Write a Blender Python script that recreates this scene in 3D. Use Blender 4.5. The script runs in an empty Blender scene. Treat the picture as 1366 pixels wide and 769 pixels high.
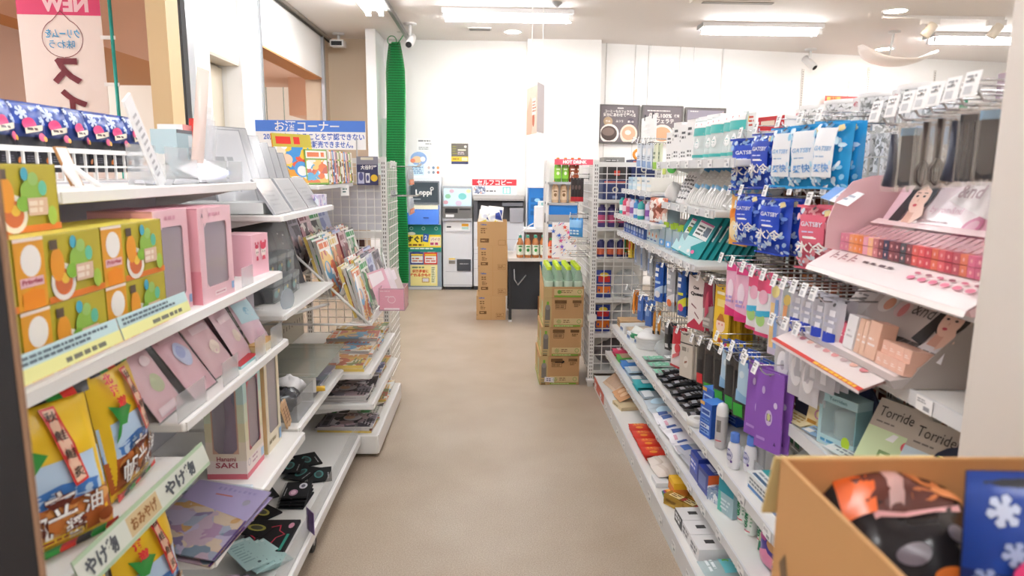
import bpy, math, random
from mathutils import Vector, Matrix
random.seed(7)
SC = bpy.context.scene
COL = SC.collection
PI = math.pi
# ------------------------------------------------------------------ camera
IW, IH, FPX, EYE = 1366.0, 769.0, 911.0, 1.45
PITCH, YAW, ROLL = math.radians(9.7), math.radians(1.76), math.radians(0.5)
_fw = Vector((math.sin(YAW)*math.cos(PITCH), math.cos(YAW)*math.cos(PITCH), -math.sin(PITCH)))
_rt = Vector((math.cos(YAW), -math.sin(YAW), 0))
_up = _rt.cross(_fw)
_r2 = _rt*math.cos(ROLL)+_up*math.sin(ROLL)
_u2 = _up*math.cos(ROLL)-_rt*math.sin(ROLL)
cam = bpy.data.cameras.new('camera'); cam_o = bpy.data.objects.new('camera', cam); COL.objects.link(cam_o)
cam.sensor_fit = 'HORIZONTAL'; cam.sensor_width = 36.0; cam.lens = 36.0*FPX/IW
cam.clip_start = 0.05; cam.clip_end = 60
cam.dof.use_dof = True; cam.dof.focus_distance = 3.9; cam.dof.aperture_fstop = 4.0
mw = Matrix((( _r2.x,_u2.x,-_fw.x,0),(_r2.y,_u2.y,-_fw.y,0),(_r2.z,_u2.z,-_fw.z,EYE),(0,0,0,1)))
cam_o.matrix_world = mw
SC.camera = cam_o
def at(px, py, X=None, Y=None, Z=None):
    d = _fw + _r2*((px-IW/2)/FPX) - _u2*((py-IH/2)/FPX)
    t = X/d.x if X is not None else Y/d.y if Y is not None else (Z-EYE)/d.z
    return Vector((0, 0, EYE)) + d*t
# ------------------------------------------------------------------ light and exposure
SC.view_settings.view_transform = 'Standard'; SC.view_settings.look = 'None'
SC.view_settings.gamma = 1.0; SC.view_settings.use_curve_mapping = False
SC.view_settings.exposure = 0.95
wd = bpy.data.worlds.new('world'); SC.world = wd; wd.use_nodes = True
wd.node_tree.nodes['Background'].inputs[0].default_value = (1.0, .97, .95, 1)
wd.node_tree.nodes['Background'].inputs[1].default_value = 0.9
TUBE_W = 34.0      # emission of the fluorescent tubes
DOWN_W = 22.0
SC.cycles.max_bounces = 8; SC.cycles.diffuse_bounces = 4; SC.cycles.glossy_bounces = 3
SC.cycles.transparent_max_bounces = 24; SC.cycles.transmission_bounces = 4
SC.cycles.sample_clamp_indirect = 6; SC.cycles.caustics_reflective = False; SC.cycles.caustics_refractive = False
SC.cycles.use_denoising = True
# ------------------------------------------------------------------ materials
def _lin(c): return c/12.92 if c <= .04045 else ((c+.055)/1.055)**2.4
def rgb(h):
    h = h.lstrip('#')
    return tuple(_lin(int(h[i:i+2], 16)/255) for i in (0, 2, 4)) + (1,)
_mc = {}
def M(h, rough=.5, metal=0., emit=0., spec=.4):
    k = (h, rough, metal, emit, spec)
    if k in _mc: return _mc[k]
    m = bpy.data.materials.new('paint_'+h); m.use_nodes = True
    b = m.node_tree.nodes['Principled BSDF']
    b.inputs['Base Color'].default_value = rgb(h); b.inputs['Roughness'].default_value = rough
    b.inputs['Metallic'].default_value = metal; b.inputs['Specular IOR Level'].default_value = spec
    if emit:
        b.inputs['Emission Color'].default_value = rgb(h); b.inputs['Emission Strength'].default_value = emit
    _mc[k] = m; return m
def clear(h='ffffff', fac=.16, rough=.06, tint='ffffff'):
    k = ('clear', h, fac, rough, tint)
    if k in _mc: return _mc[k]
    m = bpy.data.materials.new('clear_plastic'); m.use_nodes = True; nt = m.node_tree
    b = nt.nodes['Principled BSDF']; o = nt.nodes['Material Output']
    b.inputs['Base Color'].default_value = rgb(h); b.inputs['Roughness'].default_value = rough; b.inputs['Specular IOR Level'].default_value = .8
    t = nt.nodes.new('ShaderNodeBsdfTransparent'); t.inputs[0].default_value = rgb(tint)
    lw = nt.nodes.new('ShaderNodeLayerWeight'); lw.inputs[0].default_value = .25
    ma = nt.nodes.new('ShaderNodeMath'); ma.operation = 'MULTIPLY_ADD'; ma.inputs[1].default_value = .3; ma.inputs[2].default_value = fac; ma.use_clamp = True
    nt.links.new(lw.outputs['Fresnel'], ma.inputs[0])
    mx = nt.nodes.new('ShaderNodeMixShader')
    nt.links.new(ma.outputs[0], mx.inputs[0]); nt.links.new(t.outputs[0], mx.inputs[1]); nt.links.new(b.outputs[0], mx.inputs[2])
    nt.links.new(mx.outputs[0], o.inputs[0])
    _mc[k] = m; return m
def busy(pal, scale=30, rough=.35, rand=True, stretch=(1, 1, 1), film=0):
    """a printed picture: patches of the palette's colours, different on every copy"""
    k = ('busy', tuple(pal), scale, rough, rand, stretch)
    if k in _mc: return _mc[k]
    m = bpy.data.materials.new('printed_picture'); m.use_nodes = True; nt = m.node_tree; N = nt.nodes.new; L = nt.links.new
    b = nt.nodes['Principled BSDF']; b.inputs['Roughness'].default_value = rough
    tc = N('ShaderNodeTexCoord'); mp = N('ShaderNodeMapping'); mp.inputs['Scale'].default_value = stretch
    L(tc.outputs['Object'], mp.inputs[0])
    src = mp.outputs[0]
    if rand:
        oi = N('ShaderNodeObjectInfo'); vm = N('ShaderNodeVectorMath'); vm.operation = 'ADD'
        mu = N('ShaderNodeMath'); mu.operation = 'MULTIPLY'; mu.inputs[1].default_value = 37
        L(oi.outputs['Random'], mu.inputs[0]); L(src, vm.inputs[0]); L(mu.outputs[0], vm.inputs[1]); src = vm.outputs[0]
    ns = N('ShaderNodeTexNoise'); ns.inputs['Scale'].default_value = scale*.7; L(src, ns.inputs['Vector'])
    mixv = N('ShaderNodeMix'); mixv.data_type = 'RGBA'; mixv.blend_type = 'LINEAR_LIGHT'; mixv.inputs[0].default_value = 1.2/scale
    L(src, mixv.inputs[6]); L(ns.outputs['Color'], mixv.inputs[7])
    vo = N('ShaderNodeTexVoronoi'); vo.inputs['Scale'].default_value = scale; L(mixv.outputs[2], vo.inputs['Vector'])
    sp = N('ShaderNodeSeparateColor'); L(vo.outputs['Color'], sp.inputs[0])
    cr = N('ShaderNodeValToRGB'); cr.color_ramp.interpolation = 'CONSTANT'
    e = cr.color_ramp.elements
    while len(e) < len(pal): e.new(.5)
    for i, c in enumerate(pal): e[i].position = i/len(pal)
    for i, c in enumerate(pal): e[i].color = rgb(c)
    L(sp.outputs[0], cr.inputs[0]); L(cr.outputs[0], b.inputs['Base Color'])
    _mc[k] = m; return m
WHITE = M('f4f3f1', .45); SHELFW = M('ecebe8', .4); GREYM = M('b9b9b9', .35, .6); CHROME = M('c9cacc', .22, .9)
BLACK = M('17181a', .5); INK = M('2a2a2c', .6); TAGW = M('f7f7f7', .55); KRAFT = M('bd9769', .75); KRAFTD = M('6e4f2c', .8)
LIP = clear('d9dde0', .12, .08); ACRYL = clear('a0a6aa', .1, .04); FILM = clear('303030', .03, .12)
# ------------------------------------------------------------------ mesh building
_kidmap = {}      # parts of every thing, by its name
class B:
    def __init__(s): s.v = []; s.f = []; s.fm = []; s.mats = []; s.sm = []; s.T = Matrix()
    def mi(s, m):
        if m not in s.mats: s.mats.append(m)
        return s.mats.index(m)
    def add(s, vs, fs, m, smooth=False):
        n = len(s.v); s.v += [tuple(s.T @ Vector(p)) for p in vs]; i = s.mi(m)
        for f in fs: s.f.append([n+k for k in f]); s.fm.append(i); s.sm.append(smooth)
        return s
    def box(s, x0, y0, z0, x1, y1, z1, m):
        if x0 > x1: x0, x1 = x1, x0
        if y0 > y1: y0, y1 = y1, y0
        if z0 > z1: z0, z1 = z1, z0
        return s.add([(x0,y0,z0),(x1,y0,z0),(x1,y1,z0),(x0,y1,z0),(x0,y0,z1),(x1,y0,z1),(x1,y1,z1),(x0,y1,z1)],
              [(0,3,2,1),(4,5,6,7),(0,1,5,4),(1,2,6,5),(2,3,7,6),(3,0,4,7)], m)
    def tube(s, pts, r, m, n=6):
        pts = [Vector(p) for p in pts]; rs = r if isinstance(r, (list, tuple)) else [r]*len(pts)
        vs, fs = [], []; ref = None
        for i, p in enumerate(pts):
            d = (pts[min(i+1, len(pts)-1)]-pts[max(i-1, 0)]).normalized()
            a = d.cross(Vector((0, 0, 1)) if abs(d.z) < .9 else Vector((1, 0, 0))).normalized()
            if ref is not None and i: a = (ref - d*ref.dot(d)).normalized()
            ref = a; b = d.cross(a)
            for k in range(n):
                t = 2*PI*k/n; vs.append(p+a*math.cos(t)*rs[i]+b*math.sin(t)*rs[i])
        for i in range(len(pts)-1):
            for k in range(n): fs.append((i*n+k, i*n+(k+1)%n, (i+1)*n+(k+1)%n, (i+1)*n+k))
        fs.append(tuple(range(n-1, -1, -1))); fs.append(tuple((len(pts)-1)*n+k for k in range(n)))
        return s.add(vs, fs, m, n > 5)
    def lathe(s, prof, m, n=20, cx=0, cy=0, sx=1, sy=1, smooth=True):
        vs, fs = [], []
        for r, z in prof:
            for k in range(n): vs.append((cx+sx*r*math.cos(2*PI*k/n), cy+sy*r*math.sin(2*PI*k/n), z))
        for i in range(len(prof)-1):
            for k in range(n): fs.append((i*n+k, i*n+(k+1)%n, (i+1)*n+(k+1)%n, (i+1)*n+k))
        s.add(vs, fs, m, smooth)
        if prof[0][0] > 1e-5: s.add([(cx+sx*prof[0][0]*math.cos(2*PI*k/n), cy+sy*prof[0][0]*math.sin(2*PI*k/n), prof[0][1]) for k in range(n)], [tuple(range(n-1, -1, -1))], m)
        if prof[-1][0] > 1e-5: s.add([(cx+sx*prof[-1][0]*math.cos(2*PI*k/n), cy+sy*prof[-1][0]*math.sin(2*PI*k/n), prof[-1][1]) for k in range(n)], [tuple(range(n))], m)
        return s
    def prism(s, pts, y0, y1, m):
        """outline in x,z extruded along y"""
        n = len(pts); ar = sum(pts[i][0]*pts[(i+1) % n][1]-pts[(i+1) % n][0]*pts[i][1] for i in range(n))
        if ar < 0: pts = pts[::-1]
        vs = [(p[0], y0, p[1]) for p in pts]+[(p[0], y1, p[1]) for p in pts]
        fs = [tuple(range(n)), tuple(range(2*n-1, n-1, -1))]+[(i, i+n, (i+1) % n+n, (i+1) % n) for i in range(n)]
        return s.add(vs, fs, m)
    def make(s, name, parent=None, loc=None, rot=None, bevel=0):
        me = bpy.data.meshes.new(name); me.from_pydata(s.v, [], s.f)
        for m in s.mats: me.materials.append(m)
        me.polygons.foreach_set('material_index', s.fm); me.polygons.foreach_set('use_smooth', s.sm); me.update()
        o = bpy.data.objects.new(name, me); COL.objects.link(o)
        if parent is not None: o.parent = parent; _kidmap.setdefault(parent.name, []).append(o)
        if loc is not None: o.location = loc
        if rot is not None: o.rotation_euler = (0, 0, rot) if isinstance(rot, (int, float)) else rot
        if bevel:
            bm = o.modifiers.new('bevel', 'BEVEL'); bm.width = bevel; bm.segments = 2; bm.limit_method = 'ANGLE'
        return o
_tx = {}
def glyphs(t, bold=0., vert=False):
    k = (t, bold, vert)
    if k in _tx: return _tx[k]
    c = bpy.data.curves.new('t', 'FONT'); c.body = '\n'.join(t) if vert else t; c.resolution_u = 2; c.offset = bold; c.align_x = 'CENTER' if vert else 'LEFT'
    o = bpy.data.objects.new('t', c); me = bpy.data.meshes.new_from_object(o)
    vs = [(v.co.x, v.co.y) for v in me.vertices]; fs = [tuple(p.vertices) for p in me.polygons]
    bpy.data.objects.remove(o); bpy.data.curves.remove(c); bpy.data.meshes.remove(me)
    if vs:
        x0 = min(v[0] for v in vs); x1 = max(v[0] for v in vs); y0 = min(v[1] for v in vs); y1 = max(v[1] for v in vs)
        vs = [((x-x0)/(y1-y0), (y-y0)/(y1-y0)) for x, y in vs]; _tx[k] = (vs, fs, (x1-x0)/(y1-y0))
    else: _tx[k] = ([], [], 0)
    return _tx[k]
class Surf:
    """printing on a face: fn(u, v, off) -> point; every new mark lies a hair above the last"""
    def __init__(s, b, fn, n=1): s.b = b; s.fn = fn; s.k = .0004 if n == 1 else .0016; s.n = n
    def up(s): s.k += .00025; return s.k
    def rect(s, u0, v0, u1, v1, m, n=None):
        n = n or s.n; k = s.up()
        vs = [s.fn(u0+(u1-u0)*i/n, v0+(v1-v0)*j/n, k) for j in range(n+1) for i in range(n+1)]
        s.b.add(vs, [(j*(n+1)+i, j*(n+1)+i+1, (j+1)*(n+1)+i+1, (j+1)*(n+1)+i) for j in range(n) for i in range(n)], m, n > 1); return s
    def ell(s, cu, cv, ru, rv, m, n=18, rings=None, rot=0):
        rings = rings or (1 if s.n == 1 else 4); k = s.up()
        vs = [s.fn(cu, cv, k)]; c_, s_ = math.cos(rot), math.sin(rot)
        for r in range(1, rings+1):
            for i in range(n):
                a = ru*r/rings*math.cos(2*PI*i/n); b = rv*r/rings*math.sin(2*PI*i/n)
                vs.append(s.fn(cu+a*c_-b*s_, cv+a*s_+b*c_, k))
        fs = [(0, 1+i, 1+(i+1) % n) for i in range(n)]
        for r in range(rings-1):
            for i in range(n): fs.append((1+r*n+i, 1+(r+1)*n+i, 1+(r+1)*n+(i+1) % n, 1+r*n+(i+1) % n))
        s.b.add(vs, fs, m, True); return s
    def ring(s, cu, cv, ru, rv, w, m, n=24):
        k = s.up(); vs = []
        for i in range(n):
            c, d = math.cos(2*PI*i/n), math.sin(2*PI*i/n)
            vs += [s.fn(cu+ru*c, cv+rv*d, k), s.fn(cu+(ru-w)*c, cv+(rv-w)*d, k)]
        s.b.add(vs, [(2*i, 2*((i+1) % n), 2*((i+1) % n)+1, 2*i+1) for i in range(n)], m); return s
    def pol(s, pts, m):
        k = s.up(); n = len(pts); cu = sum(p[0] for p in pts)/n; cv = sum(p[1] for p in pts)/n
        if sum(pts[i][0]*pts[(i+1) % n][1]-pts[(i+1) % n][0]*pts[i][1] for i in range(n)) < 0: pts = pts[::-1]
        if s.n == 1: s.b.add([s.fn(u, v, k) for u, v in pts], [tuple(range(n))], m)
        else:
            dense = []
            for i in range(n):
                p, q = pts[i], pts[(i+1) % n]; dense += [(p[0]+(q[0]-p[0])*t/4, p[1]+(q[1]-p[1])*t/4) for t in range(4)]
            d = len(dense); vs = [s.fn(cu, cv, k)]
            for f in (.34, .67, 1): vs += [s.fn(cu+(u-cu)*f, cv+(v-cv)*f, k) for u, v in dense]
            fs = [(0, 1+i, 1+(i+1) % d) for i in range(d)]
            for r in range(2): fs += [(1+r*d+i, 1+(r+1)*d+i, 1+(r+1)*d+(i+1) % d, 1+r*d+(i+1) % d) for i in range(d)]
            s.b.add(vs, fs, m, True)
        return s
    def text(s, t, cu, cv, h, m, w=None, bold=.02, vert=False, mirror=False, slant=0, rot=0, maxw=None):
        vs, fs, asp = glyphs(t, bold, vert)
        if not vs: return s
        W = w if w else h*asp
        if maxw and W > maxw: h *= maxw/W if not vert else 1; W = maxw
        k = s.up()+(.0003 if s.n == 1 else .0016); c_, s_ = math.cos(rot), math.sin(rot); out = []
        for x, y in vs:
            a = (x/asp-.5)*W*(-1 if mirror else 1)+slant*(y-.5)*h; b = (y-.5)*h
            out.append(s.fn(cu+a*c_-b*s_, cv+a*s_+b*c_, k))
        s.b.add(out, [f[::-1] for f in fs] if mirror else fs, m); return s
    def dashes(s, u0, v0, u1, v1, rows, m, seed=1, fill=.5):
        r = random.Random(seed); hh = (v1-v0)/rows
        for j in range(rows):
            u = u0; lim = u0+(u1-u0)*r.uniform(.65, 1); k = s.up() if j == 0 else s.k
            vb = v0+hh*(j+.5-fill/2); 
            while u < lim:
                e = min(lim, u+hh*r.uniform(.8, 2.6))
                s.b.add([s.fn(u, vb, k), s.fn(e, vb, k), s.fn(e, vb+hh*fill, k), s.fn(u, vb+hh*fill, k)], [(0, 1, 2, 3)], m); u = e+hh*.35
        return s
def face(b, o, u, v):
    o, u, v = Vector(o), Vector(u).normalized(), Vector(v).normalized(); n = u.cross(v)
    return Surf(b, lambda a, c, k: o+u*a+v*c+n*k)
def front(b, y=0, x=0, z=0): return face(b, (x, y, z), (1, 0, 0), (0, 0, 1))      # faces -y
# ------------------------------------------------------------------ things
_labels = {}; _ordn = 'first second third fourth fifth sixth seventh eighth ninth tenth eleventh twelfth thirteenth fourteenth fifteenth sixteenth seventeenth eighteenth nineteenth twentieth'.split()
def nth(i): return _ordn[i]
def tag(o, label, cat, group=None):
    o['label'] = label; o['category'] = cat
    if group: o['group'] = group
    if label in _labels and not group: print('SAME LABEL', label)
    _labels[label] = 1
    n = len(label.split())
    if n < 4 or n > 16: print('LABEL WORDS', n, label)
    return o
def thing(name, label, cat, loc=(0, 0, 0), rot=0, group=None):
    o = bpy.data.objects.new(name, None); COL.objects.link(o); o.empty_display_size = .05
    o.location = loc; o.rotation_euler = (0, 0, rot) if isinstance(rot, (int, float)) else rot
    return tag(o, label, cat, group)
def struct(o):
    o['kind'] = 'structure'; return o
def dup(r, label, loc=None, rot=None, group=None, scale=None):
    c = r.copy(); COL.objects.link(c)
    if loc is not None: c.location = loc
    if rot is not None: c.rotation_euler = (0, 0, rot) if isinstance(rot, (int, float)) else rot
    if scale is not None: c.scale = scale
    for ch in _kids(r):
        d = ch.copy(); COL.objects.link(d); d.parent = c; _kidmap.setdefault(c.name, []).append(d)
        for g in _kids(ch):
            e = g.copy(); COL.objects.link(e); e.parent = d; _kidmap.setdefault(d.name, []).append(e)
    if 'group' in c: del c['group']
    return tag(c, label, c['category'], group)
def _kids(r): return _kidmap.get(r.name, [])
def note(o, text):
    o['label'] = text; return o
class Row:
    """first call places the prototype, later calls place copies"""
    def __init__(s, proto): s.p = proto; s.used = False
    def put(s, label, loc, rot=0, group=None, scale=None):
        if not s.used:
            s.used = True; o = s.p; o.location = loc; o.rotation_euler = (0, 0, rot) if isinstance(rot, (int, float)) else rot
            if scale is not None: o.scale = scale
            if 'group' in o: del o['group']
            return tag(o, label, o['category'], group)
        return dup(s.p, label, loc, rot, group, scale)
def proto(o, cat):
    o['category'] = cat; return o
def empty(name, cat):
    o = bpy.data.objects.new(name, None); COL.objects.link(o); o.empty_display_size = .05; o['category'] = cat; return o
RIGHT, LEFT = -PI/2, PI/2          # rotations: goods facing the aisle from the right-hand / left-hand rack
# ------------------------------------------------------------------ kinds of goods (front faces local -y, base at z = 0)
def pillow_fn(w, h, t, seal=.1, pw=2.2, z0=0, wr=0, seed=0):
    r = random.Random(seed); ph = [r.uniform(0, 6) for _ in range(6)]
    def prof(u, v):
        a = min(1, max(0, abs(2*u/w))); b = min(1, max(0, abs(2*(v)/h-1))); b2 = min(1, b/(1-seal)) if seal < 1 else b
        p = max(0, 1-a**pw)*max(0, 1-b2**pw)
        q = math.sqrt(p) if p > 0 else 0
        if wr: q += wr*math.sin(u/w*9+ph[0]+3*math.sin(v/h*7+ph[1]))*p + wr*.6*math.sin(v/h*23+ph[2]+u/w*5)*p
        return q*t/2
    def fr(u, v, k): return (u, -prof(u, v)-k-.0004, z0+v)
    def bk(u, v, k): return (u, prof(u, v)+k+.0004, z0+v)
    return fr, bk
def pouch(b, w, h, t, m, mb=None, seal=.1, n=(10, 14), wr=.12, seed=0, z0=0, pw=2.2, zig=False):
    """a sealed bag; returns the Surf of its front (u from -w/2)"""
    fr, bk = pillow_fn(w, h, t, seal, pw, z0, wr, seed); nu, nv = n
    for fn, mm, flip in ((fr, m, False), (bk, mb or m, True)):
        vs = [fn(-w/2+w*i/nu, h*j/nv, 0) for j in range(nv+1) for i in range(nu+1)]
        fs = [(j*(nu+1)+i, j*(nu+1)+i+1, (j+1)*(nu+1)+i+1, (j+1)*(nu+1)+i) for j in range(nv) for i in range(nu)]
        b.add(vs, [f[::-1] for f in fs] if flip else fs, mm, True)
    return Surf(b, fr, 6)
def carton(b, w, d, h, m, top=None, side=None):
    """closed box: x -w/2..w/2, y 0..d (front at y = 0), z 0..h"""
    b.box(-w/2, 0, 0, w/2, d, h, m)
    if top: b.add([(-w/2, 0, h+.0003), (w/2, 0, h+.0003), (w/2, d, h+.0003), (-w/2, d, h+.0003)], [(0, 1, 2, 3)], top)
    if side:
        for x, f in ((-w/2-.0003, (0, 3, 2, 1)), (w/2+.0003, (0, 1, 2, 3))):
            b.add([(x, 0, 0), (x, d, 0), (x, d, h), (x, 0, h)], [f], side)
    return front(b, 0)
def grid_panel(b, w, h, m, step=.05, r=.0022, z0=0):
    """welded wire mesh in the x,z plane"""
    nx = max(1, round(w/step)); nz = max(1, round(h/step))
    for i in range(nx+1):
        x = -w/2+w*i/nx; b.box(x-r, -r, z0, x+r, r, z0+h, m)
    for j in range(nz+1):
        z = z0+h*j/nz; b.box(-w/2, -3*r, z-r, w/2, -r, z+r, m)
def post(b, x, y, h, m, wx=.03, wy=.03, side='y'):
    """slotted upright with dark slots on its near faces"""
    b.box(x-wx/2, y-wy/2, 0, x+wx/2, y+wy/2, h, m)
    dk = M('55524e', .7); z = .06
    while z < h-.04:
        for o in (-.006, .006):
            b.add([(x+o-.0025, y-wy/2-.0005, z), (x+o+.0025, y-wy/2-.0005, z), (x+o+.0025, y-wy/2-.0005, z+.014), (x+o-.0025, y-wy/2-.0005, z+.014)], [(0, 1, 2, 3)], dk)
        z += .025
# ================================================================== THE ROOM
def floor_mat():
    m = bpy.data.materials.new('beige_vinyl'); m.use_nodes = True; nt = m.node_tree; N = nt.nodes.new; L = nt.links.new
    b = nt.nodes['Principled BSDF']; b.inputs['Roughness'].default_value = .42; b.inputs['Specular IOR Level'].default_value = .3
    tc = N('ShaderNodeTexCoord')
    n1 = N('ShaderNodeTexNoise'); n1.inputs['Scale'].default_value = 210; n1.inputs['Detail'].default_value = 3
    n2 = N('ShaderNodeTexNoise'); n2.inputs['Scale'].default_value = 2.6; n2.inputs['Detail'].default_value = 8
    vo = N('ShaderNodeTexVoronoi'); vo.inputs['Scale'].default_value = 26
    for q in (n1, n2, vo): L(tc.outputs['Object'], q.inputs['Vector'])
    r1 = N('ShaderNodeValToRGB'); e = r1.color_ramp.elements
    e[0].position = .33; e[0].color = rgb('9d8f7f'); e[1].position = .66; e[1].color = rgb('bbad9c')
    L(n1.outputs[0], r1.inputs[0])
    r2 = N('ShaderNodeValToRGB'); e = r2.color_ramp.elements
    e[0].position = .3; e[0].color = rgb('efeae4'); e[1].position = .7; e[1].color = rgb('ffffff')
    L(n2.outputs[0], r2.inputs[0])
    r3 = N('ShaderNodeValToRGB'); e = r3.color_ramp.elements
    e[0].position = .025; e[0].color = rgb('8a7a6a'); e[1].position = .05; e[1].color = rgb('ffffff')
    L(vo.outputs['Distance'], r3.inputs[0])
    a = N('ShaderNodeMix'); a.data_type = 'RGBA'; a.blend_type = 'MULTIPLY'; a.inputs[0].default_value = 1
    c = N('ShaderNodeMix'); c.data_type = 'RGBA'; c.blend_type = 'MULTIPLY'; c.inputs[0].default_value = .55
    L(r1.outputs[0], a.inputs[6]); L(r2.outputs[0], a.inputs[7]); L(a.outputs[2], c.inputs[6]); L(r3.outputs[0], c.inputs[7])
    L(c.outputs[2], b.inputs['Base Color']); return m
FLOORM = floor_mat()
WALLW = M('f3f1ee', .6); CEILM = M('eae4e0', .7); BEIGE = M('d9c6ae', .6); CREAM = M('dcc296', .55); ORANGE = M('b9793f', .6)
PINKC = M('dcb8a4', .7); ALU = M('b6bac0', .3, .7); DARK = M('2b2622', .5)
struct(B().box(-2.2, -2.5, -.1, 7.6, 9.9, 0, FLOORM).make('floor'))
b = B().box(-2.2, -2.5, 3.0, 7.6, 9.9, 3.1, CEILM)
struct(b.make('ceiling'))
struct(B().box(-1.3, 8.62, 0, .43, 8.8, 3, WALLW).make('wall_back'))
struct(B().box(.42, 8.45, 0, 1.30, 8.9, 3, WALLW).make('wall_pier'))
b = B(); b.add([(1.30, 8.66, 0), (7.6, 9.75, 0), (7.6, 9.9, 0), (1.3, 9.0, 0), (1.30, 8.66, 3), (7.6, 9.75, 3), (7.6, 9.9, 3), (1.3, 9.0, 3)],
    [(0, 1, 5, 4), (1, 2, 6, 5), (2, 3, 7, 6), (3, 0, 4, 7), (4, 5, 6, 7), (3, 2, 1, 0)], WALLW)
ca = math.atan2(1.09, 6.3)
def onwall(px, py, off=0):
    """the point of the oblique back wall seen at a pixel"""
    n = Vector((math.sin(ca), -math.cos(ca), 0)); o = Vector((1.3, 8.66, 0))+n*off
    d = _fw+_r2*((px-IW/2)/FPX)-_u2*((py-IH/2)/FPX); e = Vector((0, 0, EYE))
    return e+d*((o-e).dot(n)/d.dot(n))
struct(b.make('wall_back_right'))
for i, (p0, p1) in enumerate((((809, 60), (809, 300)), ((848, 60), (848, 300)), ((866, 60), (866, 300)), ((964, 70), (964, 300)), ((908, 62), (908, 300)))):
    q = onwall(*p0, .002); struct(B().box(-.004, -.002, 0, .004, .002, 3, M('c9c5c0', .6)).make('trim_%d' % (i+1), None, (q.x, q.y, 0), ca))
struct(B().box(7.5, -2.5, 0, 7.65, 9.9, 3, WALLW).make('wall_right'))
struct(B().box(-2.2, -2.65, 0, 7.6, -2.5, 3, WALLW).make('wall_rear'))
# ---- left wall, with its two openings to the mall beyond
LX = -1.97
struct(B().box(LX-.2, 8.3, 0, LX, 8.65, 3, BEIGE).box(LX-.2, 8.62, 0, -1.42, 8.8, 3, BEIGE).make('wall_back_left'))
b = B().box(LX-.2, 6.13, 2.5, LX, 8.3, 3, WALLW)
b.box(LX-.2, 6.13, 2.485, LX-.002, 8.3, 2.5, M('c58d5c', .6))
struct(b.make('wall_left_header'))
b = B().box(LX-.2, 4.78, 0, LX, 5.03, 3, WALLW).box(LX-.2, 5.03, 2.26, LX, 5.6, 3, WALLW).box(LX-.2, 5.6, 0, LX, 6.13, 3, WALLW)
b.box(LX-.2, 5.03, 0, LX-.17, 5.6, 2.26, M('e6dccb', .6))
b.box(LX-.17, 5.03, 2.24, LX-.002, 5.6, 2.26, M('d9cfbf', .6))
struct(b.make('wall_left'))
struct(B().box(LX-.17, 5.04, 0, LX-.135, 5.59, 2.22, M('ddd3c0', .5)).box(LX-.14, 5.28, 2.1, LX-.132, 5.285, 2.2, GREYM).make('door_1'))
o = B().box(-.03, -.05, 0, 0, .05, .03, GREYM).tube([(-.015, 0, -.004), (-.02, .12, -.006)], .006, GREYM).make('door_closer', None, (LX-.105, 5.12, 2.12))
tag(o, 'small grey metal closer at the top of the recessed door', 'door closer')
struct(B().box(LX-.1, 5.597, 0, LX+.02, 5.98, 3, M('f6f5f4', .5)).box(LX-.1, 6.1, 0, LX+.012, 6.15, 3, ALU).make('trim_6'))
struct(B().box(LX-.15, 4.58, 0, LX-.03, 4.68, 3, DARK).box(LX-.15, 4.68, 0, LX, 4.78, 3, ALU).make('trim_7'))
struct(B().box(LX-.125, 4.41, 0, LX-.004, 4.58, 3, CREAM).make('pillar_1'))
struct(B().box(LX-.2, -2.5, 2.62, LX, 4.41, 3, WALLW).make('wall_left_front_header'))
struct(B().box(LX-.01, 8.27, 0, LX+.03, 8.3, 3, ALU).box(LX-.005, 8.34, 0, LX+.02, 8.38, 3, ALU).make('trim_8'))
struct(B().box(LX-.01, -2.5, 2.965, LX+.045, 8.62, 3, M('8d857c', .4, .4)).box(LX+.012, -2.5, 2.95, LX+.026, 8.62, 2.966, DARK).make('trim_9'))
struct(B().box(-1.41, 8.0, 0, -1.30, 8.62, 3, M('fbfafa', .5)).make('pillar_2'))
struct(B().box(-1.30, 8.3, 0, -1.2, 8.62, 2.05, M('dfe6df', .5)).make('trim_10'))
struct(B().box(-2.2, -2.5, -.1, -2.18, 8.6, 0, BEIGE).make('trim_11'))
# ---- the mall hall beyond
b = B().box(-12, -2.5, -.12, -2.2, 24, -.02, M('c9b49a', .4)); struct(b.make('floor_mall'))
b = B().box(-5.2, -2.5, 3.05, -2.2, 14, 3.2, PINKC).box(-12, -2.5, 3.05, -5.2, 14, 3.2, M('c48a54', .6)).box(-12, 14, 3.05, -2.2, 14.1, 4.5, PINKC).box(-12, 14, 4.4, -2.2, 24, 4.5, M('f2e6dc', .7)); struct(b.make('ceiling_mall'))
b = B().box(-12, 22, -.02, -2.2, 22.2, 4.5, M('f0e8e0', .6)); struct(b.make('wall_mall_far'))
b = B().box(-6.6, -2.5, -.02, -6.4, 10.5, 3.05, ORANGE).box(-6.4, 7.6, 1.9, -5.6, 10.4, 3.05, M('c3a493', .6)); b.box(-6.4, 7.9, -.02, -5.7, 10.2, 1.9, M('c98a4a', .6))
b.box(-5.71, 9.2, .9, -5.68, 9.8, 1.85, M('ece8e6', .5))
struct(b.make('wall_mall_side'))
b = B().box(-3.6, 12.6, 2.4, -3.1, 13.9, 3.05, M('d8b096', .7)); struct(b.make('wall_mall_soffit'))
def downlight(loc, label, r=.075, group=None):
    t = thing('downlight', label, 'light', loc, 0, group)
    B().lathe([(r+.02, 0), (r+.02, -.008), (r, -.01), (r, 0)], M('f0efee', .4), 24).make('rim', t)
    B().lathe([(r, -.003), (0, -.003)], M('fff6ec', .4, 0, DOWN_W), 24).make('lamp', t)
    return t
for i, (x, y) in enumerate(((-3.35, 9.6), (-3.35, 10.3))):
    downlight((x, y, 3.05), ('round downlight in the pink hall ceiling, the ' + ('farther', 'nearer')[1-i] + ' of two'), .11)
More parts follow.
